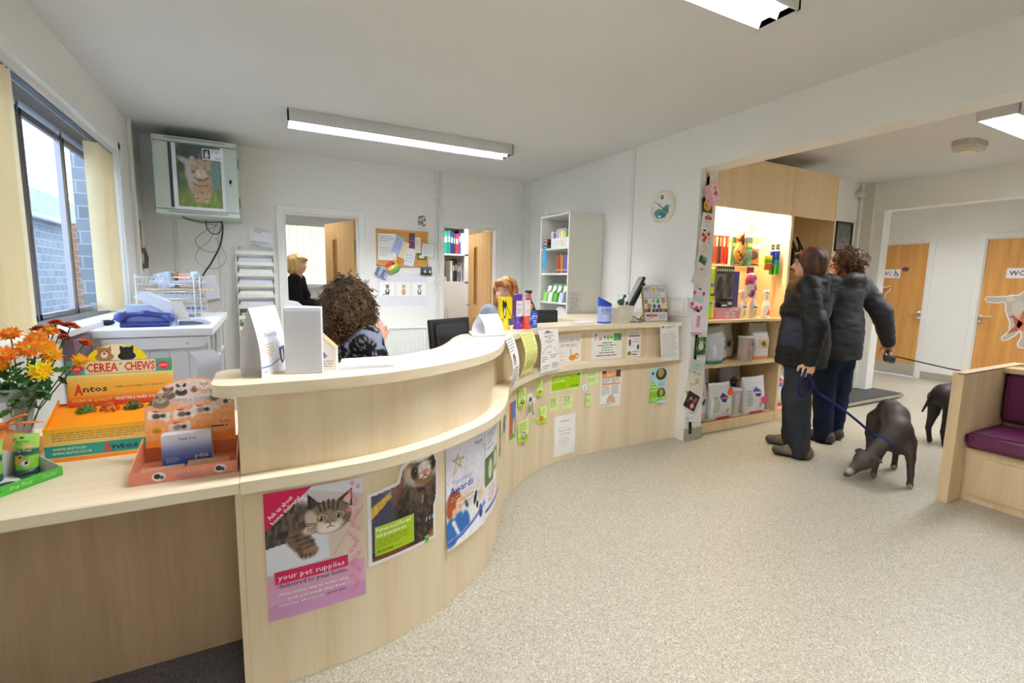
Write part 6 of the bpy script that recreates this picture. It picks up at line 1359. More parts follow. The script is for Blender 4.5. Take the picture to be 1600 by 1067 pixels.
gcard(3.235, .235, .12, .13, -.1, '#eeeaf2', 'lowest white card with tiny coloured sprigs on the pillar', dots(['#c85878', '#58986c', '#7068a8', '#383838'], 18, .005, 7))
t = thing('framed_picture', 'black framed charcoal cat portrait on the wall beyond the shelving', 'picture', (6.33, 3.419, 1.79))
mb = MB()
for q in ((-.17, .17, -.012, .012), (-.17, .17, .308+.012, .332+.012), (-.17, -.155, 0, .34), (.155, .17, 0, .34)): mb.bb(q[0], q[1], -.02, -.001, q[2], q[3], '#17171a')
mb.build('frame', t, PLAST)
c = Cv(36, 38, .94, '#8c8880'); c.grad('#8f8f8c', '#5c5c5a', 90); c.e(.28, .6, .11, .10, '#3c3a38', 0, .4); c.e(.68, .6, .11, .10, '#3c3a38', 0, .4); c.e(.28, .6, .06, .06, '#a8a498', 0, .3); c.e(.68, .6, .06, .06, '#a8a498', 0, .3); c.e(.28, .6, .03, .045, '#101010'); c.e(.68, .6, .03, .045, '#101010'); c.e(.48, .30, .09, .05, '#5a4640', 0, .3); c.e(.75, .12, .2, .1, '#b05c30', 0, .6, .7); c.noise(.25, 30, 12)
pr = Print(flat((6.33-.155, 3.413, 1.79+.012), (1, 0, 0), (0, 0, 1))); pr.canvas(c, 0, 0, .31, .31, 1); o = pr.mb.build('portrait', t, GLOSS); o.location = (-6.33, -3.419, -1.79)
# TOILET DOORS
def wcdoor(n, y0, y1, zt, hy, sgn):
    mb = MB(); mb.bb(8.81, 8.85, y0+.016, y1-.016, .008, zt-.016); d = struct('door_%d' % n, mb, OAK)
    mb = MB(); mb.bb(8.803, 8.81, y0+.02, y1-.02, .01, .20, '#d2cec4'); mb.build('kick_plate', d, METAL)
    mb = MB(); mb.X = Matrix.Translation((8.81, hy, .98)) @ Matrix.Rotation(math.pi/2, 4, 'Y') @ Matrix.Rotation(math.pi, 4, 'X'); mb.lathe([(.0, .0), (.028, .0), (.028, .012), (0, .013)], n=16, col='#c8c6c0'); mb.X = None; mb.tube([(8.80, hy, .98), (8.76, hy, .98), (8.755, hy+sgn*.02, .98), (8.755, hy+sgn*.15, .985)], .010, '#c8c6c0'); mb.build('lever_handle', d, METAL)
    mb = MB(); mb.X = Matrix.Translation((8.81, hy, .90)) @ Matrix.Rotation(-math.pi/2, 4, 'Y'); mb.lathe([(0, 0), (.024, 0), (.024, .010), (0, .011)], n=16, col='#c8c6c0'); mb.box((0, 0, .014), (.008, .03, .01), '#b0aea8'); mb.X = None; mb.build('thumb_turn', d, METAL)
wcdoor(3, *W1, 3.565, 1); wcdoor(4, *W2, 2.86, -1)
def onwc(y0, z0): return lambda u, v, f: (8.8085-f*2, y0-u, z0+v)
pr = Print(onwc(4.12, 1.505)); pr.mb.add([pr.mp(u, v, 0) for u, v in ((.01, 0), (.25, 0), (.26, .01), (.26, .125), (.25, .135), (.01, .135), (0, .125), (0, .01))], [list(range(8))], '#f2f2f2'); pr.text('WC', .03, .038, .065, '#2c2c38', 1, .11, .012)
pr.ring(.205, .052, .022, .009, '#2c2c38', 1, 16); pr.line([(.19, .11), (.193, .062), (.215, .062), (.228, .032), (.24, .036)], .009, '#2c2c38', 1); pr.ell(.19, .116, .009, .009, '#2c2c38', 1, 10); pr.line([(.192, .088), (.215, .088)], .008, '#2c2c38', 1)
tag(pr.done('toilet_sign'), 'white WC sign with a wheelchair symbol on the left toilet door', 'sign')
pr = Print(onwc(2.66, 1.505)); pr.mb.add([pr.mp(u, v, 0) for u, v in ((.01, 0), (.19, 0), (.20, .01), (.20, .125), (.19, .135), (.01, .135), (0, .125), (0, .01))], [list(range(8))], '#f2f2f2'); pr.text('WC', .03, .038, .065, '#2c2c38', 1, .14, .012); tag(pr.done('toilet_sign'), 'white WC sign on the right toilet door above the cat cut-out', 'sign')
pr = Print(onwc(3.80, 1.64)); pr.ell(0, 0, .045, .035, '#5c2448', 0, 24); pr.ell(0, 0, .032, .022, '#6c2c54', 1, 24); tag(pr.done('purple_badge'), 'small purple oval badge on the left toilet door', 'badge')
def cutout(y0, z0, outline, draws, label, grow=.012):
    pr = Print(onwc(y0, z0)); cx = sum(p[0] for p in outline)/len(outline); cy = sum(p[1] for p in outline)/len(outline)
    n = len(outline); A = sum(outline[i][0]*outline[(i+1) % n][1]-outline[(i+1) % n][0]*outline[i][1] for i in range(n)); s_ = 1 if A > 0 else -1; P = []
    for i in range(n):
        a, b = outline[i-1], outline[(i+1) % n]; dx, dy = b[0]-a[0], b[1]-a[1]; L = math.hypot(dx, dy) or 1; P.append((outline[i][0]+s_*dy/L*grow, outline[i][1]-s_*dx/L*grow))
    pr.poly(P, '#f4f2ee', 0); draws(pr, outline); tag(pr.done('animal_cutout', None, GLOSS), label, 'sticker')
dog = [(0, .02), (.02, .12), (.0, .22), (-.02, .34), (.0, .42), (.03, .45), (.07, .455), (.12, .47), (.115, .44), (.125, .42), (.09, .40), (.10, .385), (.07, .375), (.06, .33), (.07, .27), (.10, .20), (.12, .12), (.17, .04), (.17, .01), (.13, .0), (.10, .08), (.06, .12), (.04, .02)]
cutout(4.10, .90, dog, lambda p, o: (p.poly(o, '#b8703c', 1), p.ell(.075, .425, .012, .008, '#20140c', 2), p.ell(.115, .455, .010, .008, '#181010', 2), p.poly([(.07, .415), (.118, .437), (.09, .405)], '#c87878', 2), p.ell(.01, .39, .02, .035, '#8c5028', 2), p.ell(.05, .25, .03, .07, '#d8a878', 2)), 'brown dog cut-out with its nose raised on the left toilet door')
cat = [(.0, .60), (.02, .57), (.12, .56), (.19, .58), (.215, .54), (.22, .46), (.25, .38), (.28, .30), (.285, .20), (.255, .14), (.22, .10), (.225, .06), (.27, .075), (.34, .14), (.37, .20), (.39, .20), (.41, .13), (.38, .03), (.39, -.01), (.45, -.02), (.47, .02), (.46, .12), (.49, .24), (.53, .36), (.54, .46), (.56, .47), (.66, .40), (.68, .43), (.60, .52), (.56, .56), (.56, .64), (.57, .73), (.50, .70), (.44, .74), (.41, .70), (.40, .76), (.36, .70), (.32, .66), (.26, .66), (.20, .64), (.05, .63), (.01, .63)]
cutout(2.83, .62, cat, lambda p, o: (p.poly(o, '#b8b0a6', 1), p.poly([(.36, .70), (.40, .76), (.41, .70), (.50, .70), (.57, .73), (.56, .64), (.50, .66), (.44, .64), (.40, .62)], '#8c4a38', 2), p.poly([(.38, .46), (.50, .48), (.53, .36), (.49, .22), (.40, .20), (.34, .26)], '#b46440', 2), p.poly([(.25, .38), (.30, .36), (.33, .26), (.285, .20), (.26, .15), (.36, .2), (.40, .3), (.3, .4)], '#a4583c', 2), p.ell(.43, .655, .012, .008, '#20140c', 3), p.ell(.51, .66, .012, .008, '#20140c', 3), p.ell(.475, .62, .012, .008, '#4c2c2c', 3), p.ell(.46, .58, .05, .035, '#efebe4', 2), p.ell(.33, .50, .06, .09, '#c6bfb4', 1.5), p.poly([(.20, .64), (.26, .66), (.30, .60), (.22, .57)], '#cfc9be', 1.5)), 'white and ginger dancing cat cut-out on the right toilet door')
# BENCH AND SCALE
t = thing('waiting_bench', 'maple waiting bench with purple padded seat and back at the right edge of the photo', 'bench', (3.80, 1.28, 0))
def bq(name, q, mat, col='#ffffff', bev=0, par=None): mb = MB(); mb.bb(*q, col, bev=bev); return mb.build(name, par or t, mat)
bq('end_panel', (0, .95, .018, .043, .001, .835), BENCHW); bq('end_panel', (0, .95, -.012, .0175, .001, .828), BENCHW); bq('end_panel_cap', (.0, .95, -.014, .045, .8355, .838), BENCHW)
bq('seat_base', (.17, .19, -1.6, -.0125, .001, .345), BENCHW); bq('back_panel', (.72, .745, -1.6, -.0125, .001, .835), BENCHW); bq('back_cap', (.60, .7195, -1.6, -.0125, .80, .832), BENCHW)
d1 = bq('storage_door', (.158, .1695, -.62, -.09, .05, .30), BENCHW); mb = MB(); mb.ball((.150, -.36, .19), .012, '#444444'); mb.build('knob', d1, METAL); bq('storage_door', (.158, .1695, -1.2, -.66, .05, .30), BENCHW)
PU = '#5a1e46'
for nm, q in (('seat_cushion', (.11, .60, -.82, -.016, .352, .455)), ('seat_cushion', (.11, .60, -1.6, -.825, .352, .455)), ('back_cushion', (.602, .715, -.82, -.016, .46, .795)), ('back_cushion', (.602, .715, -1.6, -.825, .46, .795))):
    mb = MB(); mb.bb(*q, PU, bev=.028); o = mb.build(nm, t, LEATHER); m_ = o.modifiers.new('b', 'BEVEL'); m_.width = .012; m_.segments = 3; m_.limit_method = 'ANGLE'
    for f in o.data.polygons: f.use_smooth = True
t = thing('pet_scale', 'low walk-on animal weighing scale with a black mat and steel rim on the floor', 'scale', (6.0, 2.88, 0))
mb = MB(); mb.bb(-.25, 1.0, 0, .62, .02, .055, '#c2beb4', bev=.004); mb.bb(-.2, .95, .04, .58, 0, .02, '#202020'); mb.build('platform', t, METAL)
mb = MB(); mb.bb(-.235, .985, .02, .60, .0555, .062, '#3a3937'); mb.build('rubber_mat', t, PM('rubber', .85, bump=.4, bscale=150))
t = thing('scale_console', 'pale grey weighing console on a short stand behind the woman with the red collar', 'console', (5.95, 3.36, .0625))
mb = MB(); mb.bb(-.05, .05, -.04, .04, 0, .22, '#a8a8a4'); mb.build('stand', t, METAL); mb = MB(); mb.bb(-.26, .26, -.08, .05, .21, .60, '#dcdee2', bev=.03); mb.build('housing', t, PLAST)
# THINGS ON THE COUNTER
UT = UZ1+.0006
def bez(a, b, c, n=10): return [tuple((1-t)**2*a[i]+2*t*(1-t)*b[i]+t*t*c[i] for i in range(3)) for t in [k/n for k in range(n+1)]]
def tent(name, label, A, d, w_, h, draw=None, mat=None, bulge=.02, sep=None):
    """A: left foot of the front face; d: unit direction along the ridge; sep: vector to the foot of the rear face"""
    A = Vector((*A, UT)); d = Vector((*d, 0)); S = Vector((*sep, 0)); ap = A+S*.5+Vector((0, 0, h))
    t = thing(name, label, 'card', tuple(A))
    fr = bez(A, A+Vector((0, 0, h*.45))+S*-.10, ap); bk = bez(A+S, A+S*1.15+Vector((0, 0, h*.45)), ap)
    for nm, crv in (('front_face', fr), ('rear_face', bk)):
        def mp(u, v, f, crv=crv):
            q = max(0, min(.9999, v/h))*10; i = int(q); g = q-i; p = Vector(crv[i]).lerp(Vector(crv[i+1]), g); nn = (-S).normalized() if crv is fr else S.normalized()
            return tuple(p+d*u+nn*f-A)
        pr = Print(mp, .03); pr.W, pr.H = w_, h; pr.rect(0, 0, w_, h, '#f4f5fb', 0)
        if draw and nm == 'front_face': draw(pr)
        pr.mb.build(nm, t, PAPER)
    return t
def dA(p):
    W, H = p.W, p.H; p.text('Awards', .045, H*.58, .018, '#9cacd4', 1, .085, 0, shear=.1); p.para(.03, H*.30, .10, H*.50, 5, '#dccf9c', 1, .4, 'c'); p.para(.11, H*.38, .17, H*.52, 6, '#b4bcdc', 1, .25)
    p.line([(0, .035), (.06, .032), (.12, .045), (.178, .07)], .006, '#7c9cd4', 1); p.poly([(.125, .085), (.165, .09), (.16, .04), (.145, .025), (.13, .04)], '#22345c', 2); p.ell(.145, .06, .008, .022, '#c8b8a0', 3); p.text('TSB', .02, .012, .007, '#303058', 1, .015, .02)
tent('tent_card', 'tall white folded Awards tent card at the left end of the upper worktop', (-.010, 1.690), (.447, .894), .178, .222, dA, sep=(-.058, .035))
t = thing('brochure_holder', 'upright white brochure box beside the Awards tent card on the upper worktop', 'holder', (.117, 1.722, UT), -.18)
mb = MB(); mb.bb(-.058, .058, 0, .055, 0, .222, '#e8eaf4', bev=.002); mb.build('box', t, PLAST); mb = MB(); mb.prism([(-.062, .20), (-.058, .245), (-.02, .238), (-.005, .225), (.058, .222), (.058, .20)], .056, .060, '#f6f6fa', plane='xz'); mb.build('back_flap', t, PAPER)
mb = MB(); mb.bb(-.057, .057, -.004, -.0005, .002, .21, '#f4f5fb'); mb.build('clear_pocket', t, TRANSL)
t = thing('small_carton', 'small white carton with an orange slanting top next to the brochure box', 'carton', (.205, 1.775, UT), -.25)
mb = MB(); mb.prism([(-.024, 0), (.024, 0), (.024, .075), (-.024, .125)], -.03, .03, '#f2efe8', plane='xz', capcol='#f2efe8'); mb.add([(-.024, -.031, .126), (.026, -.031, .076), (.026, .031, .076), (-.024, .031, .126)], [(0, 1, 2, 3)], '#e0b078'); mb.build('box', t, CARD)
pr = Print(flat((-.024, -.0305, 0), (1, 0, 0), (0, 0, 1))); pr.text('b', .008, .045, .02, '#4c3c8c', 1, None, .02); pr.para(.004, .012, .045, .038, 3, '#b8a8b8', 1); pr.mb.build('printed_front', t, PAPER)
def stack(label, P, n, z0, cols, name='paper_stack', th=.0035, prn=True, seed=0):
    t = thing(name, label, 'paper', (P[0][0], P[0][1], z0)); r = random.Random(seed)
    cx = sum(p[0] for p in P)/4; cy = sum(p[1] for p in P)/4
    for k in range(n):
        a = r.uniform(-.05, .05); Q = [((x-cx)*math.cos(a)-(y-cy)*math.sin(a)+cx-P[0][0], (x-cx)*math.sin(a)+(y-cy)*math.cos(a)+cy-P[0][1]) for x, y in P]
        mb = MB(); mb.prism(Q, k*th+.0003, (k+1)*th, cols[k % len(cols)])
        if k == n-1 and prn:
            ux, uy = Vector(Q[1])-Vector(Q[0]), Vector(Q[3])-Vector(Q[0])
            for i in range(7):
                for j in range(3):
                    a0 = .12+.27*j; b0 = .15+.1*i; L = r.uniform(.1, .22); p0 = Vector(Q[0])+ux*a0+uy*b0; p1 = p0+ux*L; p2 = p1+uy*.03; p3 = p0+uy*.03
                    mb.add([(p[0], p[1], (k+1)*th+.0004) for p in (p0, p1, p2, p3)], [(0, 1, 2, 3)], '#9098b0')
        mb.build('sheet', t, PAPER)
    return t
stack('spread white sheets lying on the upper worktop in front of the curly haired woman', [(.235, 1.745), (.42, 1.735), (.45, 1.93), (.265, 1.925)], 3, UT, ['#f0f2fb', '#fafaff'])
stack('flat blue edged booklets under the small tent card at the bend of the upper worktop', [(1.055, 2.50), (1.26, 2.49), (1.33, 2.68), (1.12, 2.72)], 3, UT, ['#9cb4cc', '#d8c8b8', '#e8ebf4'], 'booklet_stack', .004, False)
o = tent('tent_card', 'small white folded tent card standing on booklets at the bend of the counter', (1.14, 2.515), (.96, .26), .145, .112, lambda p: p.para(.02, .05, .12, .10, 5, '#e4dcd8', 1, .2), sep=(-.05, .07)); o.location.z += .0125
def cbox(label, x, y, r, h, c, pk, pw, ph, pz, draw=None, rz=.35, waist=True):
    t = thing('collection_box', label, 'collection box', (x, y, UT), rz); mb = MB()
    pf = [(0, 0), (r, 0), (r, h*.15), (r*.8, h*.25), (r, h*.38), (r*.95, h*.5), (r*.72, h*.6), (r*.95, h*.75), (r*.8, h*.9), (r*.7, h), (0, h)] if waist == 1 else [(0, 0), (r*1.15, 0), (r*1.1, h*.1), (r*.8, h*.4), (r*.7, h), (0, h)]
    mb.lathe(pf, n=20, col=c); mb.build('base', t, PLAST)
    mb = MB(); mb.bb(-pw/2, pw/2, -.018, .022, pz, pz+ph, pk, bev=.004); mb.build('header_pack', t, CARD)
    if draw: pr = Print(flat((-pw/2, -.0185, pz), (1, 0, 0), (0, 0, 1))); pr.W, pr.H = pw, ph; draw(pr); pr.mb.build('printed_front', t, PAPER)
    return t
cbox('purple ribbed collecting box with a white and purple label', 1.53, 2.845, .030, .085, '#6c3ca4', '#6c3ca4', .055, .15, .085, lambda p: (p.rect(.0, .0, .055, .105, '#f2f0f2', 1), p.text('Cat &', .008, .075, .012, '#54545c', 2, .036, .01), p.para(.006, .015, .05, .06, 4, '#b0a8b8', 2)), .2)
cbox('yellow collecting box pack with a black and white dog behind the tent card', 1.445, 2.86, .03, .07, '#e8d020', '#f2dc10', .092, .145, .07, lambda p: (p.poly([(.01, .13), (.03, .11), (.035, .12), (.045, .10), (.035, .06), (.04, .03), (.03, .0), (.018, .02), (.012, .06), (.008, .10)], '#2c2824', 1), p.poly([(.022, .08), (.032, .06), (.032, .02), (.02, .02)], '#f0ece0', 2), p.line([(.03, .13), (.05, .07), (.09, .0)], .004, '#242018', 2)), .15, False)
cbox('red collecting box with a tall white and red label', 1.592, 2.835, .030, .09, '#e43c28', '#f4efee', .05, .125, .085, lambda p: (p.rect(0, .11, .05, .125, '#d82830', 1), p.text('Blue', .015, .09, .009, '#c83c48', 2, .03), p.para(.008, .02, .045, .05, 3, '#d8a0a0', 2)), .2, 2)
t = thing('collection_box', 'square royal blue collecting box on the upper worktop', 'collection box', (1.667, 2.905, UT), .12)
mb = MB(); mb.bb(-.038, .038, -.032, .032, 0, .115, '#1c48b8', bev=.003); mb.build('box', t, PLAST)
pr = Print(flat((-.038, -.0325, 0), (1, 0, 0), (0, 0, 1))); pr.text('THE', .040, .094, .008, '#ffffff', 1, .012, .02); pr.text('RSPCA', .024, .072, .017, '#ffffff', 1, .049, .03); pr.text('NEEDS YOUR', .028, .060, .006, '#ffffff', 1, .042, .02); pr.text('HELP', .036, .040, .012, '#ffffff', 1, .03, .03); pr.text('PLEASE', .036, .024, .009, '#ffffff', 1, .03, .03); pr.ell(.012, .062, .013, .013, '#a8c0f0', 1); pr.text('A', .007, .055, .012, '#1c48b8', 2, None, .02); pr.rect(.004, .012, .07, .015, '#a8c0f0', 1); pr.mb.build('printed_front', t, PAPER)
t = thing('guide_dog_figure', 'figurine of a golden dog and a person in a dark cap behind the collecting boxes', 'figurine', (1.715, 3.02, UT), -.2)
skin('dog_figure', [eli((0, 0, .05), (.03, .035, .05)), cap((0, -.005, .08), (0, -.02, .13), .022, .018), eli((0, -.03, .145), (.018, .026, .018)), cap((.0, -.05, .14), (0, -.06, .138), .009), cap((-.018, -.02, .09), (-.018, -.03, .005), .008), cap((.018, -.02, .09), (.018, -.03, .005), .008)], .006, '#c89c58', parent=t, mat=PLAST)
skin('handler_figure', [cap((.01, .02, .02), (.01, .02, .17), .03, .022), eli((0, .015, .215), (.022, .022, .026)), cap((.03, .0, .15), (.045, -.02, .10), .010)], .006, colf=lambda V: np.where((V[:, 2] > .192)[:, None], np.array(lin('#d8a080')), np.array(lin('#20242c'))), parent=t, mat=PLAST)
mb = MB(); mb.lathe([(0, .24), (.024, .238), (.028, .25), (.026, .256), (0, .258)], (0, .012, 0), 14, '#16181e'); mb.lathe([(.024, .232), (.026, .238)], (0, .012, 0), 14, '#f0f0f0'); mb.box((0, -.012, .236), (.03, .02, .003), '#16181e'); mb.build('cap', t, PLAST)
def monitor(label, loc, rz, w_, h, tilt, neck=.12, name='computer_monitor', thick=.03, foot=True):
    t = thing(name, label, 'monitor', loc, rz)     # screen faces +y
    X = Matrix.Translation((0, 0, neck)) @ Matrix.Rotation(tilt, 4, 'X')
    mb = MB(); mb.X = X; mb.bb(-w_/2, w_/2, -thick, 0, 0, h, '#1b1b1d', bev=.006); mb.bb(-w_*.42, w_*.42, -thick-.022, -thick, h*.10, h*.88, '#232325', bev=.012); mb.build('casing', t, PM('black_plastic', .28, bump=.1, bscale=400))
    mb = MB(); mb.X = X; mb.bb(-w_/2+.016, w_/2-.016, -.001, .001, .02, h-.016, '#3a4654'); mb.build('screen', t, PM('screen_glass', .08, spec=.8))
    if foot:
        mb = MB(); mb.tube([(0, -.02, .012), (0, -.045, .05), (0, -.035, neck+.08)], [.028, .022, .022], '#1b1b1d', n=10); mb.build('neck', t, PM('black_plastic', .28))
        mb = MB(); mb.lathe([(0, 0), (.11, 0), (.11, .008), (.04, .016), (0, .016)], n=26, col='#1b1b1d', sy=.8); mb.build('foot', t, PM('black_plastic', .28))
    mb = MB(); mb.X = X; mb.bb(w_*.05, w_*.22, -thick-.0235, -thick-.022, .03, .09, '#9ca0a4'); mb.build('rating_label', t, PAPER)
    return t
monitor('black flat monitor seen from behind in front of the radiator', (.985, 2.66, LZ1+.0005), .48, .34, .27, -.12, .115)
monitor('black monitor whose top edge shows behind the counter below the tall white shelf unit', (1.98, 3.36, LZ1+.0005), -.28, .36, .27, -.08, .11)
monitor('black monitor seen edge-on near the pet tags display', (2.82, 3.28, UT), .95, .32, .33, .42, .08)
t = thing('rear_desk', 'maple rear desk top behind the counter along the clock wall', 'desk', (0, 0, 0)); mbx = MB(); mbx.bb(2.35, XW-.003, 3.24, 4.04, UZ0, UZ1-.001); mbx.build('desk_top', t, MAPLE_X); mbx = MB(); mbx.bb(2.36, 2.38, 3.66, 4.02, .001, UZ0-.001); mbx.build('desk_side', t, MAPLE)
t = thing('donation_can', 'blue and white cylindrical donation can with a slanted lid', 'donation can', (2.43, 3.05, UT), 0)
R_ = .055; n = 32; mb = MB(); V = [];
hz = lambda a: .175+.028*(-math.cos(a))
for z in ('0', '.008', 'b1', 'b2', 't'):
    for i in range(n):
        a = 2*math.pi*i/n; top = .183+.030*(-math.cos(a)*.75+math.sin(a)*.5); zz = {'0': 0, '.008': .012, 'b1': .130, 'b2': .135, 't': top}[z]; V.append((R_*math.cos(a), R_*math.sin(a), zz))
for j, c in enumerate(('#1c3cb4', '#a8b8ec', '#a8b8ec', '#2040b8')): mb.add(V[j*n:(j+2)*n], [(i, (i+1) % n, n+(i+1) % n, n+i) for i in range(n)], c, 0, True)
mb.add(V[4*n:], [list(range(n))], '#3c58c8'); mb.build('can', t, PLAST)
pr = Print(lambda u, v, f: (u, v, .1835+.030*(-u/R_*.75+v/R_*.5)+f+.0004)); pr.ell(0, 0, .046, .046, '#a8b4e4', 1, 24); pr.ell(-.006, -.004, .012, .02, '#8c7c5c', 2); pr.ell(-.006, .016, .009, .009, '#9c8c6c', 2); pr.ell(.012, -.014, .016, .006, '#6c6048', 2); pr.mb.build('lid_picture', t, PAPER)
pr = Print(lambda u, v, f: ((R_+.0004+f)*math.sin(u/R_-.35), -(R_+.0004+f)*math.cos(u/R_-.35), v), .012); pr.text('pdsa', 0, .098, .026, '#2434a0', 1, .072, .004, align='c'); pr.para(-.03, .075, .03, .09, 2, '#6078c8', 1); pr.text('HELP', 0, .05, .018, '#f4f6ff', 1, .05, .02, align='c'); pr.para(-.03, .02, .03, .045, 3, '#f0f4ff', 1); pr.mb.build('printed_label', t, PAPER)
t = thing('card_printer', 'cream coloured box shaped label printer beside the donation can', 'printer', (2.595, 3.08, UT), .05)
mb = MB(); mb.prism([(-.085, 0), (.075, 0), (.085, .02), (.078, .07), (.10, .12), (.09, .138), (-.06, .142), (-.085, .12)], -.08, .08, '#ded8c6', plane='xz'); mb.build('housing', t, PLAST); mb = MB(); mb.prism([(.025*math.cos(a)-.03, .025*math.sin(a)+.09) for a in [i*math.pi/8 for i in range(16)]], -.083, -.0805, '#e8e2d2', plane='xz'); mb.build('cover_disc', t, PLAST)
mb = MB(); mb.tube([tuple(p) for p in catmull([(.06, -.07, .006), (.08, -.10, .01), (.14, -.11, .006), (.20, -.08, .006), (.26, -.05, .01)], 6)], .004, '#2a2a2a', n=6); mb.tube([tuple(p) for p in catmull([(.10, .02, .02), (.2, .03, .04), (.3, .06, .01), (.42, .05, .012)], 6)], .004, '#1a1a1a', n=6); mb.build('cable', t, PLAST)
t = thing('toy_dinosaur', 'tiny dark green toy dinosaur standing on the label printer', 'toy', (2.63, 3.09, UT+.142))
skin('body', [eli((0, 0, .03), (.022, .012, .013)), cap((.015, 0, .035), (.035, 0, .075), .007, .004), cap((.035, 0, .075), (.045, 0, .072), .005), cap((-.02, 0, .03), (-.045, 0, .018), .006, .002), cap((-.01, .006, .02), (-.012, .006, .002), .005), cap((.012, -.006, .02), (.014, -.006, .002), .005)], .004, '#1c4c34', parent=t, mat=PLAST)
t = thing('pet_tags_display', 'brown edged PET TAGS display board with coloured discs at the wall end of the counter', 'display', (2.985, 3.04, UT), .0)
TI = .16; Xd = Matrix.Rotation(-TI, 4, 'X'); mb = MB(); mb.X = Xd; mb.bb(-.135, .135, 0, .022, 0, .31, '#a8845c', bev=.004); mb.build('board', t, CARD); mb = MB(); mb.bb(-.11, .11, .02, .10, 0, .02, '#a8845c'); mb.build('foot', t, CARD)
mpd = lambda u, v, f: tuple(Xd @ Vector((u-.128, -.0008-f, v+.006)))
pr = Print(mpd); pr.rect(0, 0, .256, .298, '#e9e8ea', 0); pr.text('PET', .010, .252, .034, '#26304c', 1, .070, .012); pr.ell(.115, .268, .022, .020, '#e8c850', 1); pr.text('n', .103, .262, .018, '#4c3c28', 2); pr.text('TAGS', .145, .252, .034, '#26304c', 1, .098, .012); pr.para(.01, .238, .245, .246, 1, '#a05c70', 1); pr.para(.06, .205, .2, .232, 3, '#a0a8b8', 1); pr.line([(.01, .21), (.035, .235)], .004, '#9ca4ac', 1); pr.rect(0, .195, .256, .199, '#4c3c34', 1)
for u, v, r, c in ((.022, .165, .020, '#8c8450'), (.105, .172, .016, '#a8a098'), (.158, .168, .019, '#2c9c64'), (.218, .172, .022, '#a88c50'), (.055, .125, .024, '#a08850'), (.112, .125, .019, '#208060'), (.165, .122, .019, '#3450a0'), (.218, .124, .019, '#e8d020')): pr.ell(u, v, r, r, c, 2, 16); pr.ell(u, v, r*.6, r*.5, tuple(min(1, k*1.25) for k in hx(c)), 3, 10)
pr.rect(0, .075, .256, .102, '#202c5c', 1); pr.rect(0, .075, .04, .102, '#8c6c40', 2)
for u, r, c in ((.075, .013, '#e8e8f0'), (.12, .012, '#9c948c'), (.165, .014, '#e04838'), (.215, .018, '#a08c50')): pr.ell(u, .089, r, r*.9, c, 2, 12)
pr.rect(.015, .038, .14, .055, '#c03028', 2); pr.rect(.055, .034, .105, .06, '#b08850', 3); pr.para(.02, .01, .12, .03, 2, '#9098a8', 1); pr.para(.155, .01, .24, .06, 4, '#a0a0a8', 1); pr.mb.build('printed_front', t, GLOSS)
stack('loose white and red papers beside the donation can', [(2.13, 3.02), (2.30, 3.02), (2.32, 3.12), (2.16, 3.13)], 3, UT, ['#e8b0b0', '#f4f4f8', '#eceef4'], 'loose_papers', .003, False)
# WHITE CABINET IN THE LEFT CORNER
t = thing('white_storage_unit', 'white painted storage unit with pigeonholes under the window', 'cabinet', (0, 0, 0))
KX0, KX1, KY0, KY1, KZ = XL+.004, -.285, 3.57, 5.10, 1.02
WH = '#e6e9ec'
mb = MB(); mb.bb(KX0, KX1, KY0, KY1, KZ-.05, KZ, '#f1f3f6', bev=.004); mb.build('top', t, PLAIN)
mb = MB(); mb.bb(KX0, KX1-.05, KY0+.03, KY0+.05, .001, KZ-.0505, WH)
for x in np.arange(KX0+.10, KX1-.06, .10): mb.bb(x, x+.004, KY0+.0285, KY0+.03, .01, KZ-.14, '#a9adb0')
mb.build('end_boards', t, PLAIN)
mb = MB(); mb.prism([(KX0+.08, KZ-.055), (KX1-.03, KZ-.055), (KX1-.03, KZ-.09), (KX1-.06, KZ-.125), (KX0+.11, KZ-.125), (KX0+.08, KZ-.10)], KY0+.008, KY0+.0285, '#eceef0', plane='xz'); b_ = mb.build('batten', t, PLAIN)
for x in (KX0+.14, KX1-.14): mb = MB(); mb.ball((x, KY0+.008, KZ-.095), (.008, .003, .008), '#c8ccd0', n=10, m=6); mb.build('screw', b_, METAL)
mb = MB(); mb.bb(KX1-.05, KX1-.03, KY0+.03, KY0+.09, .001, KZ-.0505, WH); mb.bb(KX0, KX1-.05, KY1-.02, KY1, .001, KZ-.0505, WH)
for y in (3.95, 4.28, 4.62): mb.bb(KX0, KX1-.03, y, y+.018, .001, KZ-.0505, WH)
for z in (.12, .42, .70): mb.bb(KX0, KX1-.035, KY0+.06, KY1-.02, z, z+.015, WH)
mb.build('shelving', t, PLAIN)
mb = MB(); mb.bb(KX0, KX0+.01, KY0+.05, KY1-.02, .001, KZ-.0505, WH); mb.build('back_board', t, PLAIN)
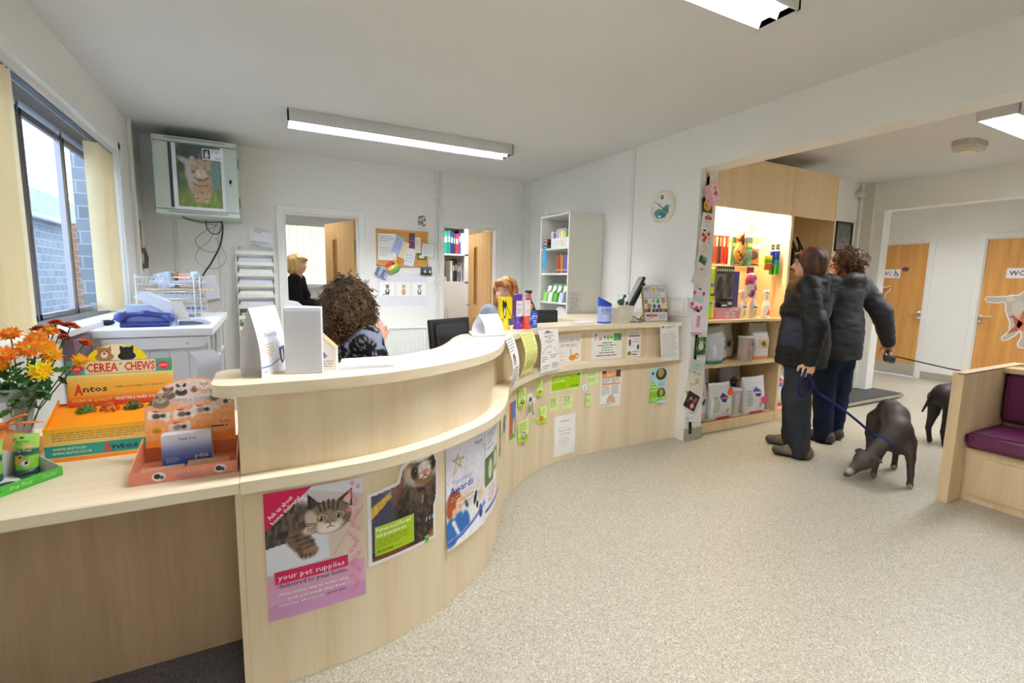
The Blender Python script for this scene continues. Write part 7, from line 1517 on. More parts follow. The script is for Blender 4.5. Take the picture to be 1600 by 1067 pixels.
for k, (y, z, c, w_, h, lab) in enumerate(((3.70, .7155, '#c8ccc8', .05, .22, 'grey lever file nearest the counter'), (3.76, .7155, '#eef0ee', .04, .24, 'white folder next to the grey file'), (3.82, .7155, '#d8dcd8', .05, .20, 'pale grey folder in the middle of the first pigeonhole'), (3.90, .7155, '#f2f2ee', .03, .23, 'thin cream folder at the end of the first pigeonhole'), (4.02, .7155, '#2c5c48', .05, .20, 'dark green box in the second pigeonhole'), (4.10, .7155, '#f0f0f0', .06, .17, 'white box with red writing in the second pigeonhole'), (4.18, .7155, '#bcc0c0', .05, .19, 'mid grey folder at the end of the second pigeonhole'), (4.40, .7155, '#e0e4e4', .10, .18, 'wide white box in the third pigeonhole'))):
    mb = MB(); mb.bb(KX1-.25, KX1-.045, y-w_/2, y+w_/2, z, z+h, c); mb.bb(KX1-.0448, KX1-.044, y-w_*.3, y+w_*.3, z+h*.3, z+h*.5, '#b84848' if k == 5 else '#9ca0a4'); tag(mb.build('box_file', None, CARD), lab+' of the white storage unit', 'file', 'files in the white storage unit')
pr = Print(flat((KX1-.22, KY0+.0275, .80), (1, 0, 0), (0, 0, 1))); pr.rect(0, 0, .08, .05, '#e8e4d0', 0); pr.rect(0, .025, .08, .05, '#e0dc28', 1); pr.text('CASH', .015, .03, .012, '#6c6c20', 2); pr.para(.01, .002, .07, .022, 2, '#9c9c90', 1); o = pr.done('yellow_sticker'); o.location = (-.22, -.001, .005); tag(o, 'small yellow and white sticker on the end of the white storage unit', 'sticker')
mb = MB(); V = [(KX1-.13+.07*(k/6)+.02*math.sin(k), KY0+.0-.01-.02*math.sin(k*.7), .87-.22*k/6) for k in range(7)]
mb.add([p for v in V for p in (v, (v[0]+.13, v[1]+.01, v[2]+.01))], [(2*i, 2*i+1, 2*i+3, 2*i+2) for i in range(6)], '#e4e6f0', 0, True); tag(mb.build('curled_sheet', None, PAPER), 'curled white sheet hanging on the end of the white storage unit', 'paper')
mb = MB(); mb.bb(XL+.002, XL+.05, 3.26, 3.56, .30, 1.0, '#75606c', bev=.004); tag(mb.build('mauve_slab', None, CARD), 'mauve brown slab set against the wall below the window sill', 'board')  # thin slab gives the wall below the sill its mauve brown tone
KT = KZ+.0006
t = thing('telephone', 'dark blue desk telephone on the white storage unit', 'telephone', (-.655, 3.74, KT), .05)
mb = MB(); mb.prism([(-.03, 0), (.13, 0), (.13, .055), (.11, .062), (-.02, .034), (-.04, .02)], -.125, .125, '#2e3a7c', plane='yz'); mb.build('base', t, PLAST)
skin('handset', [cap((-.125, -.01, .060), (-.125, .0, .058), .030, k=.03), cap((.125, -.01, .050), (.125, .0, .050), .026, k=.03), cap((-.12, 0, .072), (.0, 0, .084), .019, .016, k=.03, sq=((0, 0, 1), .8)), cap((.0, 0, .084), (.125, 0, .062), .016, .018, k=.03)], .008, '#344086', parent=t, mat=PLAST)
t = thing('card_terminal', 'flat grey and white card terminal with a paper slip beside the blue telephone', 'terminal', (-.475, 3.84, KT), .1)
mb = MB(); mb.prism([(-.02, 0), (.15, 0), (.16, .012), (.13, .03), (.10, .038), (-.02, .034)], -.06, .06, '#d4d8e0', plane='xz'); mb.build('body', t, PLAST); mb = MB(); mb.prism([(-.018, .004), (.10, .004), (.125, .012), (.06, .026), (-.018, .026)], -.062, -.0605, '#5c6478', plane='xz'); mb.build('dark_side', t, PLAST)
mb = MB(); mb.prism([(-.03, .035), (.045, .035), (.005, .155), (-.06, .155)], .0, .003, '#ece8da', plane='xz'); mb.prism([(-.06, .10), (-.05, .105), (-.02, .0), (-.03, .0)], -.01, -.004, '#b8d4f0', plane='xz'); mb.build('paper_slip', t, PAPER)
t = thing('fax_machine', 'pale blue white angular desk machine behind the blue telephone', 'machine', (-.66, 4.02, KT), .08)
mb = MB(); mb.prism([(-.13, 0), (.13, 0), (.14, .03), (-.01, .125), (-.13, .125)], -.10, .10, '#b9c6dc', plane='xz'); mb.build('body', t, PLAST); mb = MB(); mb.prism([(-.07, .20), (-.03, .215), (.17, .11), (.15, .04), (.13, .04), (-.09, .18)], -.11, .08, '#e8ecf4', plane='xz'); mb.build('raised_cover', t, PLAST)
mb = MB(); mb.tube([tuple(p) for p in catmull([(-.12, -.08, .09), (-.18, -.09, .06), (-.21, -.10, .02), (-.24, -.11, .012)], 6)], .005, '#16202c', n=6); mb.ball((-.24, -.1, .018), (.05, .03, .018), '#1c2430'); mb.build('cable', t, PLAST)
t = thing('wire_letter_tray', 'three tier white wire letter tray full of papers on the white storage unit', 'tray', (-.62, 4.66, KT), .0)
def wire(P, r=.004, nm='wire'): mb = MB(); mb.tube(P, r, '#eef2f6', n=6); return mb
for lv, z in enumerate((.035, .145, .255)):
    mb = MB(); y0, y1 = -.22, .15; x0, x1 = -.20, .20
    for zz in (z, z+.055): mb.tube([(x0, y0, zz), (x1, y0, zz), (x1, y1, zz), (x0, y1, zz), (x0, y0, zz)], .004, '#eef2f6', n=6)
    for k in range(13): x = x0+(x1-x0)*k/12; mb.tube([(x, y0, z+.055), (x, y0, z), (x, y1, z), (x, y1, z+.055)], .002, '#eef2f6', n=4, cap=False)
    for k in range(8): y = y0+(y1-y0)*k/7; mb.tube([(x0, y, z+.055), (x0, y, z), (x1, y, z), (x1, y, z+.055)], .002, '#eef2f6', n=4, cap=False)
    mb.build('basket', t, METAL)
for x in (-.20, .16, .20): mb = MB(); mb.tube([(x, -.226, .0), (x, -.226, .33)], .0045, '#eef2f6', n=6); mb.build('post', t, METAL)
def tp(x, y, z, w_, d, h, c, lab, rz=0, nm='paper_bundle', rx=0, cat='paper'):
    mb = MB(); mb.X = Matrix.Translation((x, y, KT+z)) @ Matrix.Rotation(rz, 4, 'Z') @ Matrix.Rotation(rx, 4, 'Y')
    n = max(1, int(h/.006))
    for k in range(n): mb.box((rnd.uniform(-.004, .004), rnd.uniform(-.004, .004), h*(k+.5)/n), (w_, d, h/n*.9), c if k % 2 else '#f2f2f4')
    mb.X = None; return tag(mb.build(nm, None, PAPER), lab, cat)
tp(-.60, 4.62, .040, .34, .30, .025, '#8c9cc8', 'pale blue papers in the lowest wire tray'); tp(-.60, 4.62, .150, .34, .30, .03, '#b8a8b4', 'mauve and white papers in the middle wire tray'); tp(-.56, 4.60, .215, .42, .30, .012, '#d8b078', 'buff folder edge sticking out between the upper wire trays'); tp(-.58, 4.62, .262, .34, .28, .02, '#c8ccd8', 'white papers lying in the top wire tray')
tp(-.70, 4.60, .27, .12, .24, .10, '#a8c4ec', 'bundle of blue white envelopes standing at the left of the top wire tray', 0, 'envelope_bundle', 1.3)
tp(-.50, 4.56, .285, .13, .10, .055, '#e87840', 'orange and white box in the top wire tray', .1, 'orange_box', 0, 'box'); mb = MB(); mb.tube([(-.60, 4.50, KT+.315), (-.56, 4.62, KT+.315)], .028, '#a87848'); tag(mb.build('tape_roll', None, CARD), 'brown roll of tape in the top wire tray', 'tape')
mb = MB(); mb.lathe([(0, 0), (.028, 0), (.028, .05), (.02, .065), (0, .066)], (-.455, 4.47, KT+.292), 14, '#c4d4e4'); tag(mb.build('small_jar', None, PLAST), 'small pale jar at the right end of the top wire tray', 'jar')
mb = MB(); mb.X = Matrix.Translation((-.37, 5.03, KT)) @ Matrix.Rotation(-.15, 4, 'Y'); mb.bb(-.05, .06, 0, .02, .12, .33, '#c8c8cc'); mb.bb(-.045, .055, .021, .05, 0, .14, '#b8b4b0'); mb.X = None; tag(mb.build('leaning_folders', None, PAPER), 'grey folders leaning behind the wire trays at the back of the unit', 'folder')
# DISPLAY BOXES ON THE NEAR WORKTOP
DT = LZ1+.0006
t = thing('dog_chew_box', 'yellow and orange dog chew display box with a raised lid on the near worktop', 'display box', (-.637, 1.995, DT), .0)
W_, D_, H_ = .335, .155, .112
mb = MB(); mb.bb(0, W_, 0, .003, 0, H_, '#f0b830'); mb.bb(0, W_, 0, D_, 0, .003, '#e07820')
for x in (0, W_-.003): mb.prism([(0, 0), (D_, 0), (D_, .175), (0, H_)], x, x+.003, '#f0a020', plane='yz', capcol='#f09018')
mb.bb(0, W_, D_-.003, D_, 0, .16, '#e87c1c'); mb.build('tray', t, CARD)
mb = MB(); mb.add([(.003, .006, .10), (W_-.003, .006, .10), (W_-.003, D_-.006, .155), (.003, D_-.006, .155)], [(0, 1, 2, 3)], '#f0961c'); mb.build('inner_deck', t, CARD)
pr = Print(flat((0, -.0004, 0), (1, 0, 0), (0, 0, 1))); c = Cv(30, 20, 1.5, '#ffffff'); c.grad('#f4f2ea', '#f0b020', 90); c.a[:3] = hx('#f09020'); pr.canvas(c, 0, 0, W_, H_, 0); pr.rect(0, .016, W_, .055, '#2c9c8c', 1); pr.text('WWW.ANTOS.EU', .02, .039, .009, '#f4f4e8', 2, .085, .01); pr.text('WWW.ANTOS.CO.UK', .018, .025, .009, '#f4f4e8', 2, .10, .01)
pr.text('A', .148, .022, .028, '#e03030', 3, .022, .05); pr.text('ntos', .172, .026, .020, '#282c50', 3, .07, .015); pr.para(.02, .068, .325, .100, 4, '#8c6c38', 1, .28, seed=3); pr.mb.build('printed_front', t, CARD)
Lm = Matrix.Translation((.032, .128, .152)) @ Matrix.Rotation(-.10, 4, 'X'); mb = MB(); mb.X = Lm; mb.bb(0, .30, .0, .012, 0, .155, '#f0c030'); mb.build('raised_lid', t, CARD)
mpl = lambda u, v, f: tuple(Lm @ Vector((u, -.0005-f, v)))
pr = Print(mpl); c = Cv(20, 20, 1, '#ffffff'); c.grad('#ec9a20', '#f4d468', 90); c.mixin(np.clip((c.y-.50)*5, 0, 1), '#f4e090'); c.mixin(np.clip((.24-c.y)*6, 0, 1), '#d8401c'); pr.canvas(c, 0, 0, .30, .155, 0)
pr.rect(0, .108, .30, .155, '#3a9c90', 1); pr.rect(.05, .110, .25, .153, '#e8dcc0', 1.6); pr.text('CEREA', .052, .116, .032, '#e8a040', 2, .090, .035); pr.text('CEREA', .053, .117, .030, '#c8281c', 3, .088, .012); pr.text('CHEWS', .158, .116, .032, '#e8a040', 2, .090, .035); pr.text('CHEWS', .159, .117, .030, '#c8281c', 3, .088, .012); pr.ell(.149, .142, .004, .004, '#e87820', 3)
pr.text('FUN TO FEED HEALTHY TO EAT', .02, .088, .011, '#e8c048', 2, .265, .01); pr.text('A', .018, .040, .036, '#d83020', 2, .024, .05); pr.text('ntos', .042, .048, .022, '#282c50', 2, .066, .018); pr.text('healthy, tasty and good for dental care', .130, .058, .008, '#3c5030', 2, .145); pr.text('PREMIUM QUALITY', .012, .014, .011, '#f0c040', 2, .110, .015); pr.text('VEGETABLE BASED DOG CHEWS', .128, .014, .011, '#fff4e0', 2, .165, .02)
for u in (.025, .272): pr.poly([(u-.02, .128), (u-.01, .142), (u+.006, .146), (u+.016, .138), (u+.02, .124), (u+.004, .112)], '#d02c30', 2); pr.text('100%', u-.012, .126, .008, '#f4e8e0', 3, .024, .01)
pr.mb.build('lid_print', t, CARD)
mb = MB(); mb.X = Lm; P = [(.14+.085*math.cos(a), .153+.058*math.sin(a)) for a in [i*math.pi/18 for i in range(19)]]; mb.prism(P, .002, .006, '#f2dc10', plane='xz'); mb.X = None; mb.build('arched_header', t, CARD)
pr = Print(lambda u, v, f: tuple(Lm @ Vector((u, .0015-f, v)))); pr.ell(.14, .165, .055, .045, '#f4ecc8', 1)
for cx, c1, c2 in ((.105, '#a8784c', '#ecdcc0'), (.168, '#1c1c1e', '#2c2a28')):
    pr.ell(cx, .168, .026, .016, c1, 2); pr.ell(cx, .182, .019, .019, c1, 2.5)
    for s in (-1, 1): pr.poly([(cx+s*.020, .188), (cx+s*.019, .207), (cx+s*.007, .198)], c1, 3)
    pr.ell(cx, .175, .010, .012, c2, 3.5); pr.ell(cx, .180, .004, .003, '#100c0c', 4); pr.ell(cx-.008, .187, .002, .002, '#100c0c', 4); pr.ell(cx+.008, .187, .002, .002, '#100c0c', 4)
pr.mb.build('dog_pictures', t, CARD)
for k, (u, c1, c2) in enumerate(((.085, '#4c7c34', '#c88c40'), (.15, '#d8742c', '#b85c20'), (.215, '#2c5c30', '#d88838'), (.285, '#3c6c34', '#c88c40'))):
    o = thing('hedgehog_chew', ['speckled green', 'orange', 'dark green', 'green and tan'][k]+' spiky hedgehog shaped chew in the yellow dog chew box', 'dog chew', (-.637+u, 2.10, DT+.135), group='spiky chews in the yellow box')
    mb = MB()
    for j in range(70):
        a = rnd.uniform(0, 2*math.pi); b = math.acos(rnd.uniform(0, 1)); d = Vector((math.sin(b)*math.cos(a), math.sin(b)*math.sin(a), math.cos(b))); p = Vector((d.x*.020, d.y*.014, d.z*.020)); mb.tube([p, p+d*.010], [.003, .0015], c1 if rnd.random() < .7 else c2, n=5)
    mb.ball((0, 0, 0), (.020, .014, .020), c1); mb.build('spines', o, PLAST)
t = thing('notebook_box', 'orange Puppy and Kitten notebook display box with an arched header on the near worktop', 'display box', (-.361, 1.675, DT), .0)
W_ = .272; mb = MB(); mb.bb(0, W_, 0, .003, 0, .038, '#d88870'); mb.bb(0, W_, 0, .20, 0, .003, '#e09070'); mb.bb(0, W_, .197, .20, 0, .06, '#d08460')
for x in (0, W_-.003): mb.prism([(0, 0), (.20, 0), (.20, .085), (0, .038)], x, x+.003, '#e89c74', plane='yz')
mb.build('tray', t, CARD)
pr = Print(flat((0, -.0004, 0), (1, 0, 0), (0, 0, 1))); pr.rect(0, 0, W_, .038, '#dc8c78', 0); pr.text('PUPPY & KITTEN', .105, .021, .009, '#e8b49c', 1, .085, .01); pr.text('NOTE BOOK', .115, .008, .009, '#8ca0cc', 1, .06, .01)
for cx in (.07, .225): pr.ell(cx, .019, .017, .014, '#e8e4e0', 1); pr.ell(cx-.004, .020, .008, .008, '#2c2828', 2); pr.ell(cx+.007, .016, .005, .006, '#3c4c7c', 2)
pr.mb.build('printed_front', t, CARD)
Ln = Matrix.Translation((.012, .175, .055)) @ Matrix.Rotation(-.12, 4, 'X'); mb = MB(); mb.X = Ln; P = [(0, 0), (.25, 0), (.25, .135), (.235, .137)]+[(.13+.108*math.cos(a), .137+.083*math.sin(a)) for a in [i*math.pi/16 for i in range(17)]]+[(.012, .137), (0, .135)]; mb.prism(P, 0, .004, '#f0a068', plane='xz'); mb.X = None; mb.build('header_card', t, CARD)
def pup():
    c = Cv(84, 74, 84/74, '#f2a46c'); c.grad('#f09a50', '#f6c8b0', 90); c.p([(0, 0), (1.14, 0), (1.14, .16), (0, .10)], '#e88c28')
    c.e(.60, .82, .42, .18, '#f2e0d8', 0, .5)
    for (x, y, s, a, b) in ((.30, .80, .075, '#6c5448', '#a89080'), (.46, .84, .07, '#3c3030', '#f0ece8'), (.62, .80, .065, '#e8ddd4', '#a86c54'), (.75, .85, .07, '#d8b8a0', '#f0e4dc'), (.20, .70, .10, '#7c6c60', '#b8a898'), (.90, .72, .08, '#74685c', '#e8e0d8')):
        c.e(x, y-.05, s*1.1, s*.8, a, 0, .3); c.e(x, y+.02, s*.8, s*.75, b, 0, .3); c.e(x-s*.6, y+.05, s*.3, s*.45, a, .4, .3); c.e(x+s*.6, y+.05, s*.3, s*.45, a, -.4, .3); c.e(x-s*.25, y+.035, .010, .010, '#181414'); c.e(x+s*.25, y+.035, .010, .010, '#181414'); c.e(x, y, .012, .009, '#302020')
    for (x, y, a, ch) in ((.17, .46, -.2, '#4c4038'), (.48, .46, .05, '#6c6048'), (.72, .50, 0, '#b0909c'), (.97, .60, .5, '#e8d8c0'), (.42, .27, .1, '#8c8478')):
        for s in (-1, 1):
            for q in (-.03, .03): c.e(x+s*.10*math.cos(a)-q*math.sin(a), y+s*.10*math.sin(a)+q*math.cos(a), .04, .04, '#f4ece4', 0, .2)
        c.e(x, y, .11, .058, '#f0e4dc', a, .15); c.e(x-.03, y, .05, .04, ch, a, .4); c.e(x+.05, y, .035, .03, '#3c3434', a, .5); c.e(x-.04, y+.07, .05, .012, '#d83040', a, .2)
    c.e(.14, .24, .075, .055, '#f0b028', 0, .15); c.e(.14, .24, .055, .035, '#c87c18', 0, .2); c.noise(.05, 30, 30); return c
cvp = pup(); pr = Print(lambda u, v, f: tuple(Ln @ Vector((u, -.0006-f, v)))); cc = linarr(cvp.a); V = []; F = []; C_ = []; idx = {}
def inside(u, v): return (0 <= u <= .25 and v <= .135) or ((u-.13)/.106)**2+((v-.137)/.081)**2 < 1
for j in range(cvp.h-1):
    for i in range(cvp.w-1):
        u, v = cvp.x[j, i]*.2205, cvp.y[j, i]*.22
        if inside(u, v) and inside(u+.003, v+.003):
            q = []
            for a, b in ((j, i), (j, i+1), (j+1, i+1), (j+1, i)):
                if (a, b) not in idx: idx[(a, b)] = len(V); V.append(pr.mp(cvp.x[a, b]*.2205, cvp.y[a, b]*.22, 0)); C_.append(tuple(cc[a, b]))
                q.append(idx[(a, b)])
            F.append(q)
pr.mb.add(V, F, '#ffffff', 0, False, C_); pr.text('PUPPY & KITTEN', .075, .142, .012, '#8cb4d8', 2, .11, .01); pr.text('NOTE BOOK', .09, .125, .012, '#e8dce0', 2, .075, .01); pr.text('40 PCS', .205, .062, .007, '#4c3020', 2, .03, .01); pr.para(.18, .045, .24, .058, 1, '#6c4828', 2); pr.mb.build('printed_header', t, CARD)
for k, x in enumerate((.07, .19)):
    o = tag(MB().bb(-.361+x-.055, -.361+x+.055, 1.70, 1.755, DT+.0035, DT+.022+.008*k, '#c8a080').bb(-.361+x-.055, -.361+x+.055, 1.6995, 1.7005, DT+.005, DT+.02, '#6c5048').build('notebook', None, CARD), ['left', 'right'][k]+' little stack of patterned notebooks lying in the orange display tray', 'notebook')
t = thing('thank_you_box', 'white and blue Thank You card box standing in the orange display tray', 'box', (-.300, 1.795, DT+.0036), -.02); mb = MB(); mb.bb(0, .135, 0, .035, 0, .105, '#dfe4f4', bev=.002); mb.build('box', t, CARD)
pr = Print(flat((0, -.0004, 0), (1, 0, 0), (0, 0, 1))); c = Cv(8, 16, .5, '#ffffff'); c.grad('#2444a4', '#dfe6f8', 90); c.mixin(np.clip((c.y-.55)*3, 0, 1), '#e4e9f8'); pr.canvas(c, 0, 0, .135, .103, 0); pr.text('Thank You!', .045, .084, .009, '#203070', 1, .048, .01); pr.text('pdsa', .088, .022, .015, '#ffffff', 1, .036, .004); pr.para(.01, .012, .05, .03, 3, '#a8b8e8', 1); pr.mb.build('printed_front', t, CARD)
t = thing('treat_tray', 'green card tray of dog treat tubes at the left edge of the near worktop', 'display box', (-.562, 1.868, DT), math.radians(233))
L_ = .42; mb = MB(); mb.bb(0, L_, -.13, 0, 0, .003, '#f0f0ea'); mb.bb(0, L_, 0, .003, 0, .028, '#4cb038'); mb.prism([(0, 0), (-.13, 0), (-.13, .075), (0, .028)], 0, .003, '#b8bcb8', plane='yz'); mb.bb(0, L_, -.13, -.127, 0, .075, '#b8bcb8'); mb.build('tray', t, CARD)
pr = Print(lambda u, v, f: (u, .0034+f, v)); pr.mp = lambda u, v, f: (L_-u, .0034+f, v); pr.rect(0, 0, L_, .028, '#48ac34', 0); pr.text('Dog Treat', L_-.135, .010, .010, '#d8f0c8', 1, .055, .0, shear=.3); pr.ell(L_-.17, .014, .014, .008, '#1c5c2c', 1); pr.rect(L_-.055, .008, L_-.015, .022, '#78c868', 1); pr.rect(L_-.053, .010, L_-.017, .020, '#48ac34', 2); pr.text('40% FREE', L_-.050, .012, .005, '#d8f0c8', 3, .03); pr.mb.build('printed_edge', t, CARD)
def tube_(x, y, rz, label, tilt=.10):
    o = thing('treat_tube', label, 'tube', (x, y, DT+.0036), rz, 'treat tubes in the green tray'); V = []; C_ = []; n = 24; rows = 16
    for j in range(rows+1):
        f = j/rows; z = .018+.105*f
        for i in range(n):
            a = 2*math.pi*i/n; w_ = .026+.009*f; d = .024*(1-f)**.7+.0015; V.append((w_*math.cos(a), d*math.sin(a)+tilt*z, z))
            C_.append(lin('#0f4a40' if f < .06 else '#86c83c' if f < .42 else '#17564a' if f < .62 else '#a6dc64'))
    mb = MB(); mb.add(V, [(j*n+i, j*n+(i+1) % n, (j+1)*n+(i+1) % n, (j+1)*n+i) for j in range(rows) for i in range(n)], '#ffffff', 0, True, C_); mb.build('tube', o, FOIL)
    mb = MB(); mb.lathe([(0, 0), (.026, 0), (.028, .002), (.028, .018), (.02, .022)], n=20, col='#123c38'); mb.build('cap', o, PLAST)
    pr = Print(lambda u, v, f: (u, -(.024*(1-(v-.018)/.105)**.7+.0015)*math.sqrt(max(0, 1-(u/.036)**2))+tilt*v-.0012-f*2, v), .008); pr.ell(-.004, .050, .012, .015, '#c89858', 1); pr.ell(.010, .040, .010, .009, '#f0eeea', 2); pr.ell(.013, .042, .004, .005, '#2c2c2c', 3); pr.ell(-.003, .058, .004, .003, '#3c2418', 3); pr.text('Dog Treat', -.022, .073, .009, '#d8ecd0', 1, .044, .004, shear=.2); pr.ell(.014, .088, .013, .006, '#e8b87c', 2); pr.para(-.02, .095, .02, .105, 2, '#3c7c3c', 1); pr.ell(-.006, .113, .006, .003, '#1c5c3c', 1); pr.poly([(-.028, .100), (-.028, .112), (-.018, .112)], '#e04830', 2); pr.mb.build('printed_label', o, PAPER)
    return o
tube_(-.652, 1.905, -.25, 'green treat tube standing upright at the right end of the green tray'); tube_(-.722, 1.872, -.3, 'green treat tube second from the right in the green tray'); tube_(-.715, 1.80, -.45, 'green treat tube cut off by the left edge of the photo'); tube_(-.765, 1.915, -.3, 'green treat tube at the back left of the green tray')
for k, (x, y) in enumerate(((-.635, 1.868), (-.672, 1.822))): mb = MB(); mb.ball((x, y, DT+.0085), (.022, .009, .0045), '#143c38', n=12, m=6, rz=.5); tag(mb.build('flat_lid', None, PLAST), ['dark flat lid near the right corner', 'dark flat lid nearer the left edge'][k]+' inside the green tray', 'lid')
t = thing('flower_vase', 'clear vase of orange and yellow chrysanthemums at the left edge of the photo', 'flowers', (-.735, 2.13, DT))
mb = MB(); mb.lathe([(0, .002), (.035, .002), (.036, .01), (.034, .08), (.045, .17), (.060, .235), (.057, .235), (.042, .17), (.031, .08), (.032, .012), (0, .012)], n=26, col='#e8f0f0'); mb.build('vase', t, CLEAR)
FLW = [(-.739, 2.15, 1.146, .030, 0), (-.657, 2.02, 1.112, .036, 0), (-.732, 2.08, 1.087, .030, 0), (-.626, 2.0, 1.041, .033, 2), (-.615, 2.06, 1.084, .029, 1), (-.666, 2.12, 1.132, .031, 0), (-.636, 2.2, 1.175, .025, 3), (-.605, 2.22, 1.161, .029, 3), (-.554, 2.16, 1.107, .023, 3), (-.551, 2.08, 1.058, .024, 1), (-.681, 2.2, 1.155, .027, 3), (-.746, 2.1, 1.05, .022, 1), (-.639, 2.1, 1.107, .028, 1), (-.63, 2.2, 1.141, .020, 4), (-.649, 2.18, 1.153, .026, 0), (-.80, 2.1, 1.12, .03, 0), (-.60, 2.13, 1.13, .02, 4)]
PC = [('#e8862c', '#c8b030'), ('#f0a024', '#c8a030'), ('#f8d020', '#e8b020'), ('#c85424', '#a04020'), ('#8c3420', '#702c1c')]
base = Vector((-.735, 2.13, DT+.05)); loc0 = Vector((-.735, 2.13, DT))
for (x, y, z, r, k) in FLW:
    P = Vector((x, y, z)); d = (P-Vector((-.72, 2.2, .90))).normalized(); d = (d*.5+Vector((.15, -.75, .35))).normalized() if k in (0, 1, 2) else (d+Vector((0, -.2, .5))).normalized()
    a = d.cross(Vector((0, 0, 1))).normalized(); b = d.cross(a); fl = MB()
    for ring, (n, rr, tl) in enumerate(((15, 1.0, .12), (12, .78, .32), (8, .5, .6))):
        for i in range(n):
            th = 2*math.pi*(i+.5*ring)/n+rnd.uniform(-.1, .1); e = a*math.cos(th)+b*math.sin(th); s = a*-math.sin(th)+b*math.cos(th); L = r*rr*rnd.uniform(1.0, 1.25); w_ = r*.19; c0 = P+d*.004*ring
            q = [c0+e*L*.12, c0+e*L*.55+s*w_+d*L*tl*.5, c0+e*L+d*L*tl*.6, c0+e*L*.55-s*w_+d*L*tl*.5, c0+e*L*.6+d*L*(tl*.5-.1)]
            col = PC[k][0]; m_ = tuple(min(1, v*rnd.uniform(.85, 1.12)) for v in hx(col)); fl.add([tuple(v-loc0) for v in q], [(0, 1, 4), (1, 2, 4), (2, 3, 4), (3, 0, 4)], m_, 0, True)
    fl.ball(tuple(P+d*.006-loc0), r*.22, PC[k][1], n=9, m=6); fo_ = fl.build('flower_head', t, CLOTH)
    mid = base.lerp(P, .55)+Vector((0, .02, .02)); s = MB(); s.tube([tuple(v-loc0) for v in (base+Vector((rnd.uniform(-.01, .01), rnd.uniform(-.01, .01), -.02)), base.lerp(P, .3)+Vector((0, 0, .02)), mid, P-d*.004)], .0022, '#4c7038', n=5); s.build('stem', fo_, CLOTH)
lf = []
for k in range(120):
    u = rnd.random(); f = FLW[rnd.randrange(len(FLW))]; P = Vector((-.735, 2.13, .90)).lerp(Vector(f[:3]), rnd.uniform(.05, .85))+Vector((rnd.uniform(-.02, .02), rnd.uniform(-.03, .02), rnd.uniform(-.03, .0))); e = Vector((rnd.uniform(-1, 1), rnd.uniform(-1, .3), rnd.uniform(-.6, .5))).normalized(); s = e.cross(Vector((rnd.uniform(-.4, .4), -.4, 1))).normalized(); L = rnd.uniform(.028, .055); mb = MB()
    out_ = [(0, 0), (.25, .22), (.35, .12), (.55, .30), (.65, .15), (.85, .18), (1, 0), (.85, -.18), (.65, -.15), (.55, -.30), (.35, -.12), (.25, -.22)]
    mb.add([tuple(P-loc0)]+[tuple(P+e*L*q+s*L*w_+Vector((0, 0, -.15*L*q*q))-loc0) for q, w_ in out_], [(0, i, i+1) for i in range(1, 12)]+[(0, 12, 1)], rnd.choice(['#3c6430', '#2c4c28', '#4c7c38', '#56883c']), 0, True); mb.build('leaf', t, CLOTH)
t = thing('orange_gift_wrap', 'shiny orange cellophane and ribbon bow around the base of the vase', 'wrapping', (-.735, 2.06, DT))
def cone_(P0, P1, r0, r1, nm): mb = MB(); mb.tube([tuple(P0), tuple((Vector(P0)+Vector(P1))/2), tuple(P1)], [r0, (r0+r1)/2, r1], '#f0a870', n=14, cap=False); return mb.build(nm, t, CELLO)
cone_((-.06, .0, .10), (.085, -.045, .055), .034, .030, 'wrap'); cone_((-.15, -.02, .10), (-.04, .0, .10), .03, .034, 'wrap')
mb = MB()
for q in (((.0, -.03, .13), (.03, -.05, .155), (.06, -.05, .165)), ((.0, -.03, .13), (-.03, -.05, .16), (-.06, -.05, .15)), ((.0, -.03, .13), (-.005, -.045, .10), (-.02, -.05, .08)), ((0, -.03, .13), (.045, -.03, .135), (.09, -.02, .13))): mb.tube(q, [.004, .014, .010], '#f08c3c', n=8, flat=.25)
mb.ball((0, -.035, .13), .013, '#e87c2c'); mb.build('bow', t, FOIL)
t = thing('book_cupboard', 'white cupboard with open book shelves seen through the right hand doorway', 'cupboard', (0, 0, 0))
mb = MB(); mb.bb(1.98, 2.66, 6.62, 6.64, .001, 1.30, '#eeeeea'); mb.bb(2.31, 2.314, 6.612, 6.62, .05, 1.28, '#b0b0ac'); mb.build('lower_doors', t, PLAIN)
for x in (2.35, 2.39): mb = MB(); mb.tube([(x, 6.61, .80), (x, 6.59, .83), (x, 6.59, .90), (x, 6.61, .93)], .005, '#c0c0bc'); mb.build('door_handle', t, METAL)
mb = MB()
for q in ((1.98, 2.0, .001, 2.45), (2.66, 2.72, .001, 2.45), (3.1, 3.12, .001, 2.45)): mb.bb(q[0], q[1], 6.62, 6.95, q[2], q[3], '#f0f0ec')
for z in (1.30, 1.70, 2.12): mb.bb(2.0, 3.10, 6.62, 6.95, z, z+.025, '#f0f0ec')
mb.bb(1.98, 3.12, 6.95, 6.97, .001, 2.45, '#d8cdb4'); mb.build('carcass', t, PLAIN)
r = random.Random(5)
